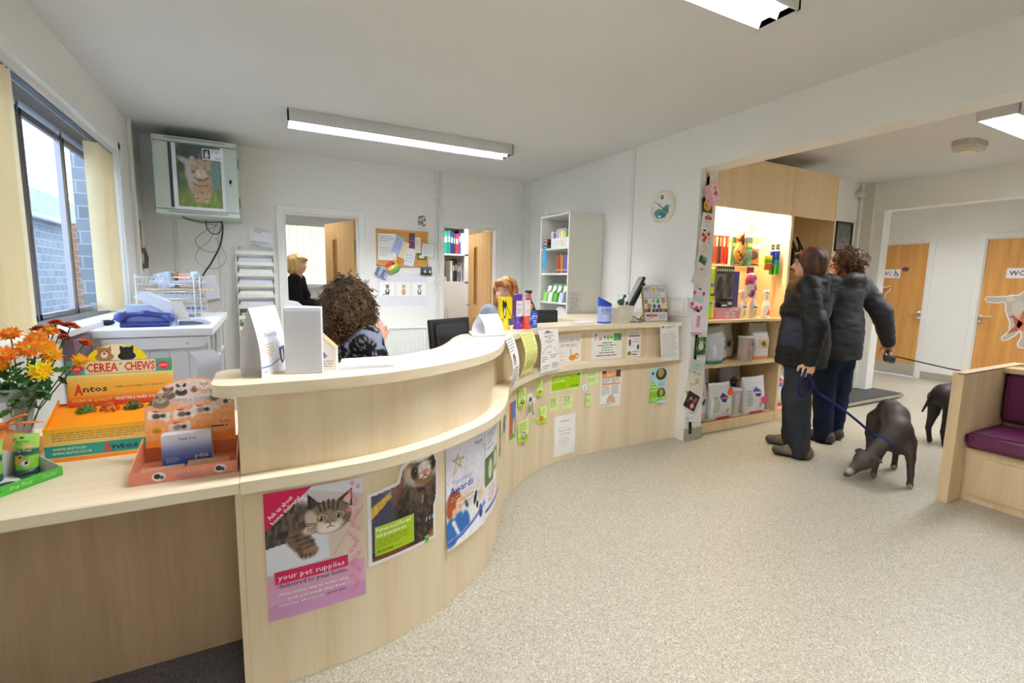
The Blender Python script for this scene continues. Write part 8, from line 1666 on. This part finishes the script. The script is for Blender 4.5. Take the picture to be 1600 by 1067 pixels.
for row, (z, x0, specs) in enumerate(((1.7255, 2.305, (('#5c4a30', .05, .31, 'brown'), ('#1c8c7c', .06, .32, 'teal'), ('#2c7870', .04, .33, 'dark teal'), ('#1c2c6c', .04, .31, 'navy'), ('#282838', .03, .30, 'black'), ('#c02838', .05, .29, 'red'), ('#3c4c88', .03, .34, 'blue'), ('#f0f0f0', .05, .30, 'white'))), (1.3255, 2.46, (('#f0f0f0', .03, .30, 'white'), ('#2c3c34', .035, .31, 'dark green'), ('#24242c', .03, .33, 'black'), ('#8c6c50', .025, .29, 'brown'), ('#4c6c9c', .03, .30, 'blue'), ('#d8c8b0', .02, .28, 'buff'))), (2.1455, 2.76, (('#3c8c9c', .04, .22, 'teal'), ('#f0f0f0', .04, .24, 'white'), ('#c83c3c', .03, .23, 'red'), ('#3c5ca0', .03, .22, 'blue'))))):
    x = x0
    for (c, w_, h, nm) in specs:
        mb = MB(); mb.bb(x, x+w_-.003, 6.66, 6.88, z, z+h, c); mb.bb(x+.006, x+w_-.009, 6.6592, 6.66, z+h*.5, z+h*.75, '#e0e0d8'); mb.build('x') if 0 else tag(mb.build('ring_binder', None, CARD), nm+' binder on the '+['upper', 'lower', 'top'][row]+' shelf of the cupboard in the store room', 'binder', 'binders in the store room cupboard'); x += w_+.002
mb = MB(); mb.lathe([(0, 0), (.06, 0), (.06, .10), (.06, .12), (.06, .2), (0, .2)], (2.33, 6.72, 1.3255+.07), 18, cols=['#e8e8e4', '#2c6c54', '#e8e8e4', '#e8c8c8', '#e8e8e4']); mb.bb(2.26, 2.40, 6.66, 6.78, 1.3255, 1.395, '#b8b0a8'); tag(mb.build('supply_tub', None, PLAST), 'white and green tub on a grey box in the store room cupboard', 'tub')
t = thing('bagged_supplies', 'crumpled orange and white bag on the lower shelf of the store room cupboard', 'bag', (2.25, 6.68, 1.3255)); skin('bag', [eli((0, 0, .06), (.09, .04, .06)), eli((.05, 0, .05), (.06, .04, .05))], .012, colf=lambda V: np.where((snoise(V, 18, 4) > .1)[:, None], np.array(lin('#e87c50')), np.array(lin('#e8e4e4'))), parent=t, mat=FOIL, disp=lambda P: .008*snoise(P, 30, 2))
# PEOPLE
def V3(*a): return np.array(a, float)
def hand_prims(W, d, n, s, curl=.5, spread=.0, grip=0):
    """wrist W, finger direction d, palm normal n (fingers curl towards it), thumb side s"""
    d, n, s = [np.array(v, float)/np.linalg.norm(v) for v in (d, n, s)]; Q = [cap(W-d*.03, W+d*.02, .026, .027, .01, (n, .75)), cap(W+d*.02+s*.014, W+d*.078+s*.018, .026, .022, .012, (n, .55)), cap(W+d*.02-s*.014, W+d*.072-s*.022, .026, .020, .012, (n, .55))]
    for k, L in enumerate((.072, .080, .074, .058)):
        p = W+d*(.088-.004*abs(k-1))+s*(.028-.0185*k); a = .15+curl*.5; r = .0088-.0006*(k == 3)
        for j, f in enumerate((.45, .32, .24)):
            dr = d*math.cos(a)+n*math.sin(a)+s*spread*(1.5-k); q = p+dr/np.linalg.norm(dr)*L*f; Q.append(cap(p, q, r, r-.0008, .004)); p = q; r -= .0008; a += curl*(1.0+.2*k)
    p = W+d*.028+s*.030; q = p+(d*.55+s*.65+n*.35)*.045; e = q+(d*.8+s*.05+n*(.3+curl*.3))*.036; return Q+[cap(p, q, .012, .0105, .008), cap(q, e, .0105, .008, .005)]
def ss_(x, a, b): return np.clip((x-a)/(b-a), 0, 1)
def human(label, loc, rz, h=1.65, fat=1.0, skinc='#dcae90', top='#18181a', bot='#26282c', shoe='#7a5c40', arms=(), legs=None, hipz=None, hd=0.0, hair=None, jacket=False, topf=None, lean=(0, 0), sleeves=1.0, hcol='#4a2e20', smile=False, hairf=None, glasses=False):
    t = thing('person', label, 'person', loc, rz); k = h/1.65; hz = .86*k if hipz is None else hipz
    hip = V3(0, 0, hz); lx, ly = lean
    def T(z, x=0, y=0): f = z/.5; return hip+V3(x*k+lx*f, y*k+ly*f, z*k)
    sh = [T(.485, s*.170*(1+.25*(fat-1))) for s in (-1, 1)]; neck = T(.52, 0, .01); H = T(.665, 0, -.012)
    ch, sn = math.cos(hd), math.sin(hd); HL = lambda p: H+V3(p[0]*ch-p[1]*sn, p[0]*sn+p[1]*ch, p[2])
    torso = [(T(.38), T(.20), .135*fat, .122*fat), (T(.20), T(.06), .122*fat, .135*fat), (T(.06), T(-.02), .140*fat, .145*fat)]
    def tor(g): return [cap(a, b, (r1+g), (r2+g), .05, ((0, 1, 0), .74+.12*(fat-1)*2)) for a, b, r1, r2 in torso]+[cap(sh[0]+V3(.03, 0, -.03), sh[1]+V3(-.03, 0, -.03), .062+g, .062+g, .06), eli(T(.30, 0, -.055), (.13*fat+g, .075*fat+g, .085), .05)]
    L = legs or [(V3(s*.09, 0, hz-.02), V3(s*.095, -.02, .46*k), V3(s*.095, .01, .075), (0, -1, 0)) for s in (-1, 1)]
    hf, hr = (.074, .092, .108), eli
    P = tor(0)+[cap(T(.47, 0, .012), HL((0, .008, -.06)), .056, .050, .03), eli(HL((0, .012, .015)), (.074, .094, .098), .03, rz=hd), eli(HL((0, -.030, -.045)), (.055, .060, .062), .04, rz=hd), eli(HL((0, -.058, -.080)), (.024, .022, .020), .02, rz=hd), cap(HL((0, -.086, .0)), HL((0, -.106, -.030)), .010, .014, .010)]
    P += [eli(HL((s*.032, -.068, -.028)), (.024, .020, .022), .02) for s in (-1, 1)]+[eli(HL((s*.074, .012, -.012)), (.010, .018, .030), .006, rz=hd) for s in (-1, 1)]+[cap(HL((-.034, -.080, .026)), HL((.034, -.080, .026)), .013, .013, .018)]
    for s, (E, W, *_r) in enumerate(arms): P += [cap(sh[s], V3(*E), .052, .042, .03), cap(V3(*E), V3(*W), .040, .027, .02)]
    for a, b, c, d in L: P += [cap(a, b, .082*fat, .058, .04), cap(b, c, .055, .040, .03), cap(c, c+V3(*d)*.09-V3(0, 0, .035), .034, .024, .02)]
    sc, lc = np.array(lin(skinc)), np.array(lin('#b8585a'))
    def cf(V):
        o = np.tile(sc, (len(V), 1)); q = V-H; x = q[:, 0]*ch+q[:, 1]*sn; y = -q[:, 0]*sn+q[:, 1]*ch; z = q[:, 2]
        m = ((np.abs(x) < .026) & (np.abs(z+.066-.12*np.abs(x)*smile) < .007) & (y < -.05)); o[m] = lc
        for s in (-1, 1): r_ = np.exp(-(((x-s*.04)/.02)**2+((z+.03)/.02)**2))*(y < -.04)*.35; o = o*(1-r_[:, None])+np.array(lin('#d87868'))*r_[:, None]
        return o
    mb = MB(); skin('body', P, .0095, colf=cf, mb=mb)
    for (E, W, d, n, s, c) in arms:
        if d is not None: skin('hand', hand_prims(V3(*W), d, n, s, c), .0045, col=skinc, mb=mb, pad=.01)
    mb.build('body', t, SKIN)
    mb = MB()
    for s in (-1, 1):
        e = HL((s*.031, -.084, .006)); mb.ball(tuple(e), (.0115, .009, .0075), '#f0ebe6', n=12, m=8); f = HL((s*.031-.001, -.0915, .006)); mb.ball(tuple(f), .0048, '#3a2a20', n=8, m=6); mb.tube([tuple(HL((s*.017, -.094, .013))), tuple(HL((s*.031, -.096, .016))), tuple(HL((s*.046, -.086, .011)))], .0018, '#3c2a22', n=5); mb.tube([tuple(HL((s*.014, -.098, .028))), tuple(HL((s*.032, -.098, .034))), tuple(HL((s*.050, -.084, .028)))], .0028, hcol, n=5)
    mb.build('eyes', t, PM('eye', .2))
    mb = MB(); zz = -.067
    mb.tube([tuple(HL((-.025, -.080, zz+.006*smile))), tuple(HL((-.012, -.091, zz+.001))), tuple(HL((0, -.094, zz-.001))), tuple(HL((.012, -.091, zz+.001))), tuple(HL((.025, -.080, zz+.006*smile)))], .0042, '#b85c5c', n=6)
    if smile: mb.tube([tuple(HL((-.018, -.090, zz+.001))), tuple(HL((0, -.098, zz-.003))), tuple(HL((.018, -.090, zz+.001)))], .0036, '#f4efe8', n=6)
    mb.build('lips', t, SKIN)
    g = .030*(1.2 if jacket else .5); wr = .012 if jacket else .005
    J = [q for q in tor(g)]
    if jacket: J += [cap(T(.10), T(-.20), .142*fat+g, .150*fat+g, .04, ((0, 1, 0), .84)), cap(T(.505, -.075, .085), T(.505, .075, .085), .052, .052, .03), cap(T(.54, -.04, .10), T(.54, .04, .10), .045, .045, .03), cap(T(.50, -.075, -.02), T(.53, -.06, .07), .034, .036, .03), cap(T(.50, .075, -.02), T(.53, .06, .07), .034, .036, .03)]
    else: J += [cap(T(.06), T(-.05), .15*fat, .155*fat, .04, ((0, 1, 0), .78))]
    for s, (E, W, *_r) in enumerate(arms):
        E, W = V3(*E), V3(*W); J += [cap(sh[s], E, .054+g, .044+g, .018)]
        if sleeves >= 1: J += [cap(E, W-(W-E)*.05, .044+g, .036+g*.6, .02)]
    cut = [eli(T(.57, 0, -.05), (.062, .075, .085), .01)]+([eli(T(-.47), (.9, .9, .35), .008)] if jacket else [])
    dsp = (lambda Q: wr*(snoise(Q, 9, 4)*.8+snoise(Q*np.array([1, 1, 2.2]), 20, 6)*.5)) if jacket else (lambda Q: wr*snoise(Q*np.array([1, 1, 1.8]), 16, 6))
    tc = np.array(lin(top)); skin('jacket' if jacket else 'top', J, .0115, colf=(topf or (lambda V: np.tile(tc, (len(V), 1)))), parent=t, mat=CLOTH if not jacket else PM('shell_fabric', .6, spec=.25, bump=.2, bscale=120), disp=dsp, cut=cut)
    Bm = []
    for i, (a, b, c, d) in enumerate(L): Bm += [cap(a, b, .094*fat, .076*fat, .05), cap(b, c-V3(0, 0, .015), .078*fat, .074, .03)]
    Bm += [cap(T(.04), T(-.03), .130*fat, .150*fat, .05, ((0, 1, 0), .85))]
    skin('trousers', Bm, .0115, col=bot, parent=t, mat=CLOTH, disp=lambda Q: .007*snoise(Q*np.array([1, 1, 1.6]), 14, 8))
    for a, b, c, d in L:
        d = V3(*d); d /= np.linalg.norm(d); z0 = c[2]-.075
        A = c-d*.045; B = c+d*.150; A[2] = B[2] = z0+.038
        def sc_(V, z0=z0, B=B): m = V[:, 2] < z0+.018; tip = np.linalg.norm(V-B, axis=1) < .062; o = np.tile(np.array(lin(shoe)), (len(V), 1)); o[tip] = np.array(lin('#3c3630')); o[m] = np.array(lin('#1c1a18')); return o
        skin('shoe', [cap(A, B, .049, .044, .02, ((0, 0, 1), .82)), cap(A+V3(0, 0, .03), A+d*.12+V3(0, 0, .022), .044, .036, .03)], .007, colf=sc_, parent=t, mat=PM('shoe_leather', .6, bump=.3, bscale=80))
    if hair: hair(t, H, HL, hd)
    if glasses:
        mb = MB()
        for s in (-1, 1): c = HL((s*.031, -.104, .006)); mb.tube([tuple(c+V3(.02*math.cos(a)*ch, .02*math.cos(a)*sn, .014*math.sin(a))) for a in [i*math.pi/7 for i in range(15)]], .0022, '#17171a', n=5); mb.tube([tuple(HL((s*.052, -.100, .010))), tuple(HL((s*.078, .01, .006)))], .0025, '#17171a', n=5)
        mb.tube([tuple(HL((-.011, -.106, .01))), tuple(HL((.011, -.106, .01)))], .002, '#17171a', n=5); mb.build('glasses', t, PLAST)
    return t
def bob(c1, c2, low=-.10, vol=1.0, fringe=True, wav=18):
    a1, a2 = np.array(lin(c1)), np.array(lin(c2))
    def f(t, H, HL, hd):
        Q = [eli(HL((0, .022, .030)), (.092*vol, .108*vol, .098), .02, rz=hd), eli(HL((0, .045, low*.4)), (.088*vol, .085*vol, .085-low*.35), .03, rz=hd)]+[cap(HL((s*.074*vol, -.010, .03)), HL((s*.076*vol, -.004, low)), .030, .024, .03) for s in (-1, 1)]
        if fringe: Q += [cap(HL((-.045, -.078, .068)), HL((.055, -.082, .052)), .024, .020, .02)]
        C = [eli(HL((0, -.085, -.040)), (.058, .060, .082 if fringe else .10), .012, rz=hd)]
        def cc(V): n = ss_(snoise((V-H)*np.array([1, 1, .28]), 55, 3), -.5, .7)[:, None]; return a1*(1-n)+a2*n
        skin('hair', Q, .008, colf=cc, parent=t, mat=HAIRM, disp=lambda P: .006*snoise((P-H)*np.array([1, 1, .25]), 40, 5)+.006*snoise(P, wav, 9), cut=C)
    return f
def curls(c, vol, n, r0, low, seed=1, L=.05, amp=.010):
    def f(t, H, HL, hd):
        q = random.Random(seed); cen = HL((0, .030, low)); R = V3(*vol)
        skin('hair', [eli(cen, tuple(R*.93), .03, rz=hd), eli(HL((0, .02, .03)), (.088, .10, .095), .03, rz=hd)], .010, col='#2c1e16', parent=t, mat=HAIRM, disp=lambda P: .014*snoise(P, 26, 2), cut=[eli(HL((0, -.115, -.03)), (.055, .062, .085), .01, rz=hd)])
        mb = MB(); fd = HL((0, -1, 0))-H
        for k in range(n):
            a = q.uniform(0, 2*math.pi); z = q.uniform(-.97, 1); s = math.sqrt(1-z*z); d = V3(s*math.cos(a), s*math.sin(a), z)
            p = cen+d*R*q.uniform(.86, 1.0)
            rel = p-H
            if rel@fd > .070 and abs(rel[2]+.03) < .085 and np.linalg.norm(rel-fd*(rel@fd)-V3(0, 0, rel[2])) < .055: continue
            u = np.cross(d, V3(q.uniform(-1, 1), q.uniform(-1, 1), q.uniform(-1, 1))); u /= np.linalg.norm(u); w_ = np.cross(d, u); ax = (V3(0, 0, -1)*q.uniform(.2, 1)+d*q.uniform(-.1, .6)+u*q.uniform(-.5, .5)); ax /= np.linalg.norm(ax); ph = q.uniform(0, 6); m = 9
            mb.tube([tuple(p+ax*L*i/m+(u*math.cos(ph+i*1.25)+w_*math.sin(ph+i*1.25))*amp) for i in range(m+1)], [r0*(1-.06*i) for i in range(m+1)], q.choice(c), n=4, cap=False)
        mb.build('curls', t, HAIRM)
    return f
p1 = human('woman in glasses and a black hooded jacket holding a blue dog lead', (3.80, 2.27, 0), 3.67, 1.655, 1.22, top='#141416', bot='#2b2d31', shoe='#5e4a34', jacket=True, glasses=True, hcol='#2c1c16',
    arms=[((-.27, .03, 1.07), (-.25, .01, .82), (.05, -.25, -1), (1, .1, 0), (.1, -1, 0), .75), ((.30, .07, 1.06), (.29, .06, .80), (0, -.1, -1), (-1, -.1, 0), (0, -1, 0), .8)],
    legs=[(V3(-.10, 0, .84), V3(-.11, -.02, .46), V3(-.13, -.02, .075), (-.15, -1, 0)), (V3(.10, 0, .84), V3(.11, .0, .46), V3(.12, .05, .075), (0, -1, 0))], hair=bob('#2c1a14', '#5c3424', -.085, 1.0, True),
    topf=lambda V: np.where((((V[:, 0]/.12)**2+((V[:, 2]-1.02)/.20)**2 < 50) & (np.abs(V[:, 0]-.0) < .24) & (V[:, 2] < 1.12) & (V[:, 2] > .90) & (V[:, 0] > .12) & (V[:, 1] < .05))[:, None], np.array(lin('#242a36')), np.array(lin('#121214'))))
p2 = human('woman with short wavy brown hair, red collar and charcoal jacket holding out a retractable lead', (4.41, 2.33, 0), 2.95, 1.685, 1.10, top='#2c2c30', bot='#1c2538', shoe='#3a362e', jacket=True, hcol='#4c3420',
    hd=.5, arms=[((-.30, .12, 1.14), (-.42, .12, .875), (-.35, -.05, -1), (1, 0, -.2), (0, -1, 0), 1.1), ((.27, .02, 1.13), (.25, -.14, .94), (0, -.5, -1), (-1, 0, 0), (0, -1, .2), .6)],
    legs=[(V3(-.09, 0, .86), V3(-.10, -.03, .47), V3(-.10, -.04, .075), (-.1, -1, 0)), (V3(.09, 0, .86), V3(.10, -.01, .47), V3(.10, .03, .075), (.2, -1, 0))], hair=curls(['#4a3222', '#5c4028', '#6c4c30', '#3c281a', '#7c5a38'], (.104, .118, .112), 420, .0050, .012, 4, .05, .009))
mb = MB(); mb.tube([(.070*math.cos(a), .075*math.sin(a)+.015, 1.445+.012*math.sin(a)) for a in [i*math.pi/8 for i in range(17)]], .016, '#d84030', n=8); mb.build('red_collar', p2, CLOTH)
def wpt(t, p): a = t.rotation_euler.z; return Vector((t.location.x+p[0]*math.cos(a)-p[1]*math.sin(a), t.location.y+p[0]*math.sin(a)+p[1]*math.cos(a), p[2]))
def blk(V): return np.tile(np.array(lin('#0c0c0e')), (len(V), 1))
p3 = human('smiling woman with a blonde bob and black top standing in the left doorway', (.375, 6.15, 0), 1.35, 1.62, .98, skinc='#e8bc9c', topf=blk, bot='#18181c', shoe='#18181a', hcol='#a88450', smile=True, hd=-.45,
    arms=[((-.24, -.04, 1.06), (-.13, -.24, 1.00), (.9, -.4, .1), (0, 0, -1), (0, -1, .5), .5), ((.23, -.02, 1.06), (.12, -.25, 1.02), (-.6, -.7, 0), (0, 0, -1), (-.3, 1, 0), .5)], hair=bob('#b88a48', '#e8cc88', -.075, 1.02, True))
mb = MB(); mb.tube([(.02, -.33, 1.03), (.05, -.37, 1.10), (.08, -.40, 1.17), (.07, -.41, 1.20)], .0025, '#5c2c38', n=5); mb.build('spectacles', p3, PLAST)
LS = [(V3(s*.09, 0, .54), V3(s*.11, -.42, .52), V3(s*.11, -.42, .075), (0, -1, 0)) for s in (-1, 1)]
def pat(V):
    n = snoise(V, 85, 3)+.6*snoise(V, 150, 8); a = np.array(lin('#1c1a20')); b = np.array(lin('#8c8884')); m = (n > .30); o = np.where(m[:, None], b, a)
    e = (V[:, 2] > .97) & (np.abs(np.hypot(V[:, 0]+.17, V[:, 2]-.98)-.085) < .012); return np.where(e[:, None], np.array(lin('#8c94ac')), o)
p4 = human('seated receptionist with big brown curly hair and a dark patterned top', (.44, 2.80, 0), 2.05, 1.62, .98, skinc='#e2b296', topf=pat, bot='#1c1c22', hipz=.55, legs=LS, hcol='#3c2a1c', sleeves=0, hd=.12,
    arms=[((-.25, -.03, .775), (-.175, -.05, .995), (.30, -.25, 1), (.9, -.3, -.2), (-.3, -.9, .2), .95), ((.26, -.12, .80), (.18, -.34, .80), (-.3, -.9, 0), (0, 0, -1), (-1, 0, 0), .4)],
    hair=curls(['#54402c', '#6c5034', '#3c2a1c', '#48341f', '#7c6040', '#5c442c'], (.136, .150, .190), 1500, .0034, -.030, 2, .05, .010))
p5 = human('smiling receptionist with a copper blonde bob and grey top sitting behind the collecting boxes', (1.83, 3.62, 0), -.95, 1.60, .95, skinc='#e8b898', top='#8c909c', bot='#1c1c22', hipz=.615, legs=LS, hcol='#8c5c34', smile=True, hd=.15,
    arms=[((-.24, -.08, .85), (-.16, -.28, .80), (.3, -.9, 0), (0, 0, -1), (1, 0, 0), .4), ((.24, -.08, .85), (.16, -.28, .80), (-.3, -.9, 0), (0, 0, -1), (-1, 0, 0), .4)], hair=bob('#8a4c24', '#d09850', -.10, 1.04, True, 14))
def chair(label, loc, rz):
    t = thing('office_chair', label, 'chair', loc, rz)
    mb = MB(); mb.box((0, 0, .43), (.46, .44, .07), '#232838', bev=.03); mb.build('seat', t, CLOTH); mb = MB(); mb.box((0, .265, .78), (.40, .05, .42), '#232838', bev=.024); mb.tube([(0, .2, .42), (0, .30, .5), (0, .30, .75)], .02, '#1a1a1a'); mb.build('backrest', t, CLOTH)
    mb = MB(); mb.tube([(0, 0, .40), (0, 0, .09)], .025, '#1c1c1c'); mb.build('column', t, METAL)
    for k in range(5): a = k*1.2566; mb = MB(); mb.tube([(0, 0, .09), (.26*math.cos(a), .26*math.sin(a), .065)], .018, '#1c1c1c'); mb.ball((.26*math.cos(a), .26*math.sin(a), .031), .03, '#141414', n=10, m=6); mb.build('leg', t, PLAST)
chair('dark blue office chair under the curly haired receptionist', (.44, 2.80, 0), 2.05); chair('dark blue office chair under the copper haired receptionist', (1.83, 3.62, 0), -.95)
def dogcol(base, whites=()):
    b = np.array(lin(base)); w_ = np.array(lin('#b8b0a8'))
    def f(V):
        n = snoise(V, 30, 7)[:, None]*.25+1; o = b*n
        for (c, r) in whites: k = np.clip(1.5-np.linalg.norm(V-np.array(c), axis=1)/r, 0, 1)[:, None]; o = o*(1-k)+w_*k
        return o
    return f
FUR = PM('short_fur', .55, spec=.3, bump=.2, bscale=220)
def leg(a, b, c, d, r): return [cap(a, b, r[0], r[1], .03), cap(b, c, r[1], r[2], .015), cap(c, d, r[2], r[2]*.9, .01), cap(V3(*d), V3(*d)+V3(-.022, -.008, -.004), .020, .017, .01)]
O = V3(3.95, 1.68, 0); t = thing('dog', 'slim dark grey dog with its head down sniffing the floor beside the women', 'dog', tuple(O))
w3 = lambda x, y, z: V3(x, y, z)-O
D = chain([w3(4.14, 1.80, .40), w3(4.05, 1.74, .455), w3(3.96, 1.665, .44), w3(3.87, 1.60, .37)], [.082, .080, .086, .088], .04, ((.2, 1, 0), .85))+[eli(w3(3.90, 1.60, .31), (.090, .078, .115), .04), cap(w3(3.86, 1.60, .38), w3(3.77, 1.66, .25), .066, .046, .04), cap(w3(3.77, 1.66, .25), w3(3.71, 1.69, .17), .046, .044, .02)]
D += [eli(w3(3.69, 1.70, .150), (.070, .062, .060), .012, ry=.5), cap(w3(3.66, 1.715, .12), w3(3.60, 1.745, .058), .042, .025, .02), cap(w3(3.60, 1.745, .055), w3(3.585, 1.752, .046), .019, .016, .01)]+[cap(w3(3.715, 1.745, .195), w3(3.75, 1.785, .185), .026, .010, .006), cap(w3(3.70, 1.655, .195), w3(3.715, 1.61, .165), .026, .010, .006)]
D += leg(w3(3.90, 1.54, .30), w3(3.885, 1.515, .20), w3(3.875, 1.50, .09), w3(3.868, 1.495, .020), (.046, .027, .019))+leg(w3(3.87, 1.66, .30), w3(3.855, 1.68, .20), w3(3.85, 1.70, .09), w3(3.84, 1.70, .020), (.046, .027, .019))
D += leg(w3(4.14, 1.745, .36), w3(4.12, 1.71, .25), w3(4.195, 1.73, .13), w3(4.165, 1.72, .020), (.068, .042, .020))+leg(w3(4.11, 1.84, .36), w3(4.08, 1.85, .25), w3(4.13, 1.88, .13), w3(4.095, 1.865, .020), (.068, .042, .020))
D += [cap(w3(4.19, 1.83, .38), w3(4.24, 1.87, .20), .018, .010, .02), cap(w3(4.24, 1.87, .20), w3(4.22, 1.87, .12), .010, .006, .01)]
skin('body', D, .0075, colf=dogcol('#3e3631', [(w3(3.60, 1.74, .075), .022), (w3(3.845, 1.487, .012), .016), (w3(3.82, 1.695, .012), .016), (w3(4.14, 1.712, .012), .016), (w3(4.07, 1.857, .012), .016)]), parent=t, mat=FUR)
mb = MB(); mb.ball(tuple(w3(3.578, 1.755, .046)), .012, '#0c0c0c', n=8, m=6)
for s in (-1, 1): mb.ball(tuple(w3(3.655, 1.712+.034*s-.01, .158-.004)), .007, '#141010', n=8, m=6)
mb.build('eyes_and_nose', t, PLAST); mb = MB(); q = [w3(3.79, 1.645, .285)+V3(.050*math.cos(a)*.8, .058*math.sin(a), -.045*math.cos(a)+.015*math.sin(a)) for a in [i*math.pi/9 for i in range(19)]]; mb.tube([tuple(p) for p in q], .008, '#283468', n=6); mb.build('collar', t, CLOTH)
O = V3(5.30, 1.75, 0); t = thing('dog', 'black dog almost hidden behind the end panel of the bench', 'dog', tuple(O)); w3 = lambda x, y, z: V3(x, y, z)-O
D = chain([w3(5.20, 1.84, .44), w3(5.38, 1.72, .47), w3(5.56, 1.60, .46)], [.10, .105, .115], .05)+[cap(w3(5.60, 1.57, .50), w3(5.70, 1.50, .62), .065, .055, .04), eli(w3(5.73, 1.48, .65), (.06, .055, .055), .02), cap(w3(5.76, 1.46, .64), w3(5.83, 1.41, .61), .034, .024, .02), cap(w3(5.70, 1.53, .70), w3(5.68, 1.55, .62), .02, .012, .01), cap(w3(5.68, 1.45, .70), w3(5.66, 1.44, .62), .02, .012, .01), cap(w3(5.14, 1.90, .46), w3(5.10, 1.95, .28), .018, .009, .02)]
for a, b in (((5.19, 1.79), 0), ((5.23, 1.91), 0), ((5.58, 1.53), 1), ((5.62, 1.65), 1)): x, y = a; D += leg(w3(x, y, .40), w3(x-.02*(1-b), y, .27), w3(x-.045*(1-b), y+.015*(1-b), .13), w3(x-.03*(1-b), y, .022), (.066, .040, .021))
skin('body', D, .010, colf=dogcol('#241c1a'), parent=t, mat=FUR); mb = MB(); mb.tube([tuple(w3(5.645, 1.535, .56)+V3(.065*math.cos(a)*.6, .065*math.sin(a), -.04*math.cos(a))) for a in [i*math.pi/8 for i in range(17)]], .010, '#a83030', n=6); mb.build('collar', t, CLOTH)
h1 = wpt(p1, (.29, .045, .715)); c1 = Vector((3.80, 1.69, .30))
mb = MB(); mb.tube([tuple(p) for p in catmull([tuple(h1+Vector((-.01, 0, .03))), tuple(h1+Vector((-.09, -.03, -.02))), tuple(h1+Vector((-.12, -.02, -.12))), tuple(h1+Vector((-.06, -.03, -.18))), tuple(h1+Vector((-.01, -.02, -.10))), tuple(h1+Vector((.01, -.01, .02))), tuple(h1+Vector((.03, -.06, -.12))), tuple(h1.lerp(c1, .6)+Vector((.01, 0, -.02))), tuple(c1)], 7)], .0085, '#1c2450', n=6, flat=.5); tag(mb.build('dog_lead', None, CLOTH), 'dark blue webbing dog lead looped in the hand of the woman in the black jacket', 'lead')
h2 = wpt(p2, (-.445, .10, .80)); t = thing('retractable_lead', 'black and grey retractable dog lead held by the woman with the red collar', 'lead', tuple(h2+Vector((.0, -.02, -.02))))
skin('reel', [cap((-.055, .0, -.025), (.055, -.01, -.05), .042, .038, .03, ((.4, -.9, 0), .5)), cap((-.04, 0, .03), (.03, 0, .035), .012, k=.02)], .007, '#2e3034', parent=t, mat=PLAST, cut=[cap((-.02, -.06, .008), (-.02, .06, .008), .014, k=.004)])
mb = MB(); mb.box((-.03, -.032, -.02), (.018, .006, .016), '#2c9c78', rz=.4); mb.box((.0, -.036, -.045), (.018, .006, .03), '#2c48c0', rz=.4); mb.build('button', t, PLAST)
e2 = Vector((5.60, 1.55, .60))-Vector(t.location); mb = MB(); mb.tube([(.05, -.01, -.02), tuple(e2*.5+Vector((0, 0, -.02))), tuple(e2)], .0055, '#16181a', n=6); mb.build('cord', t, CLOTH)
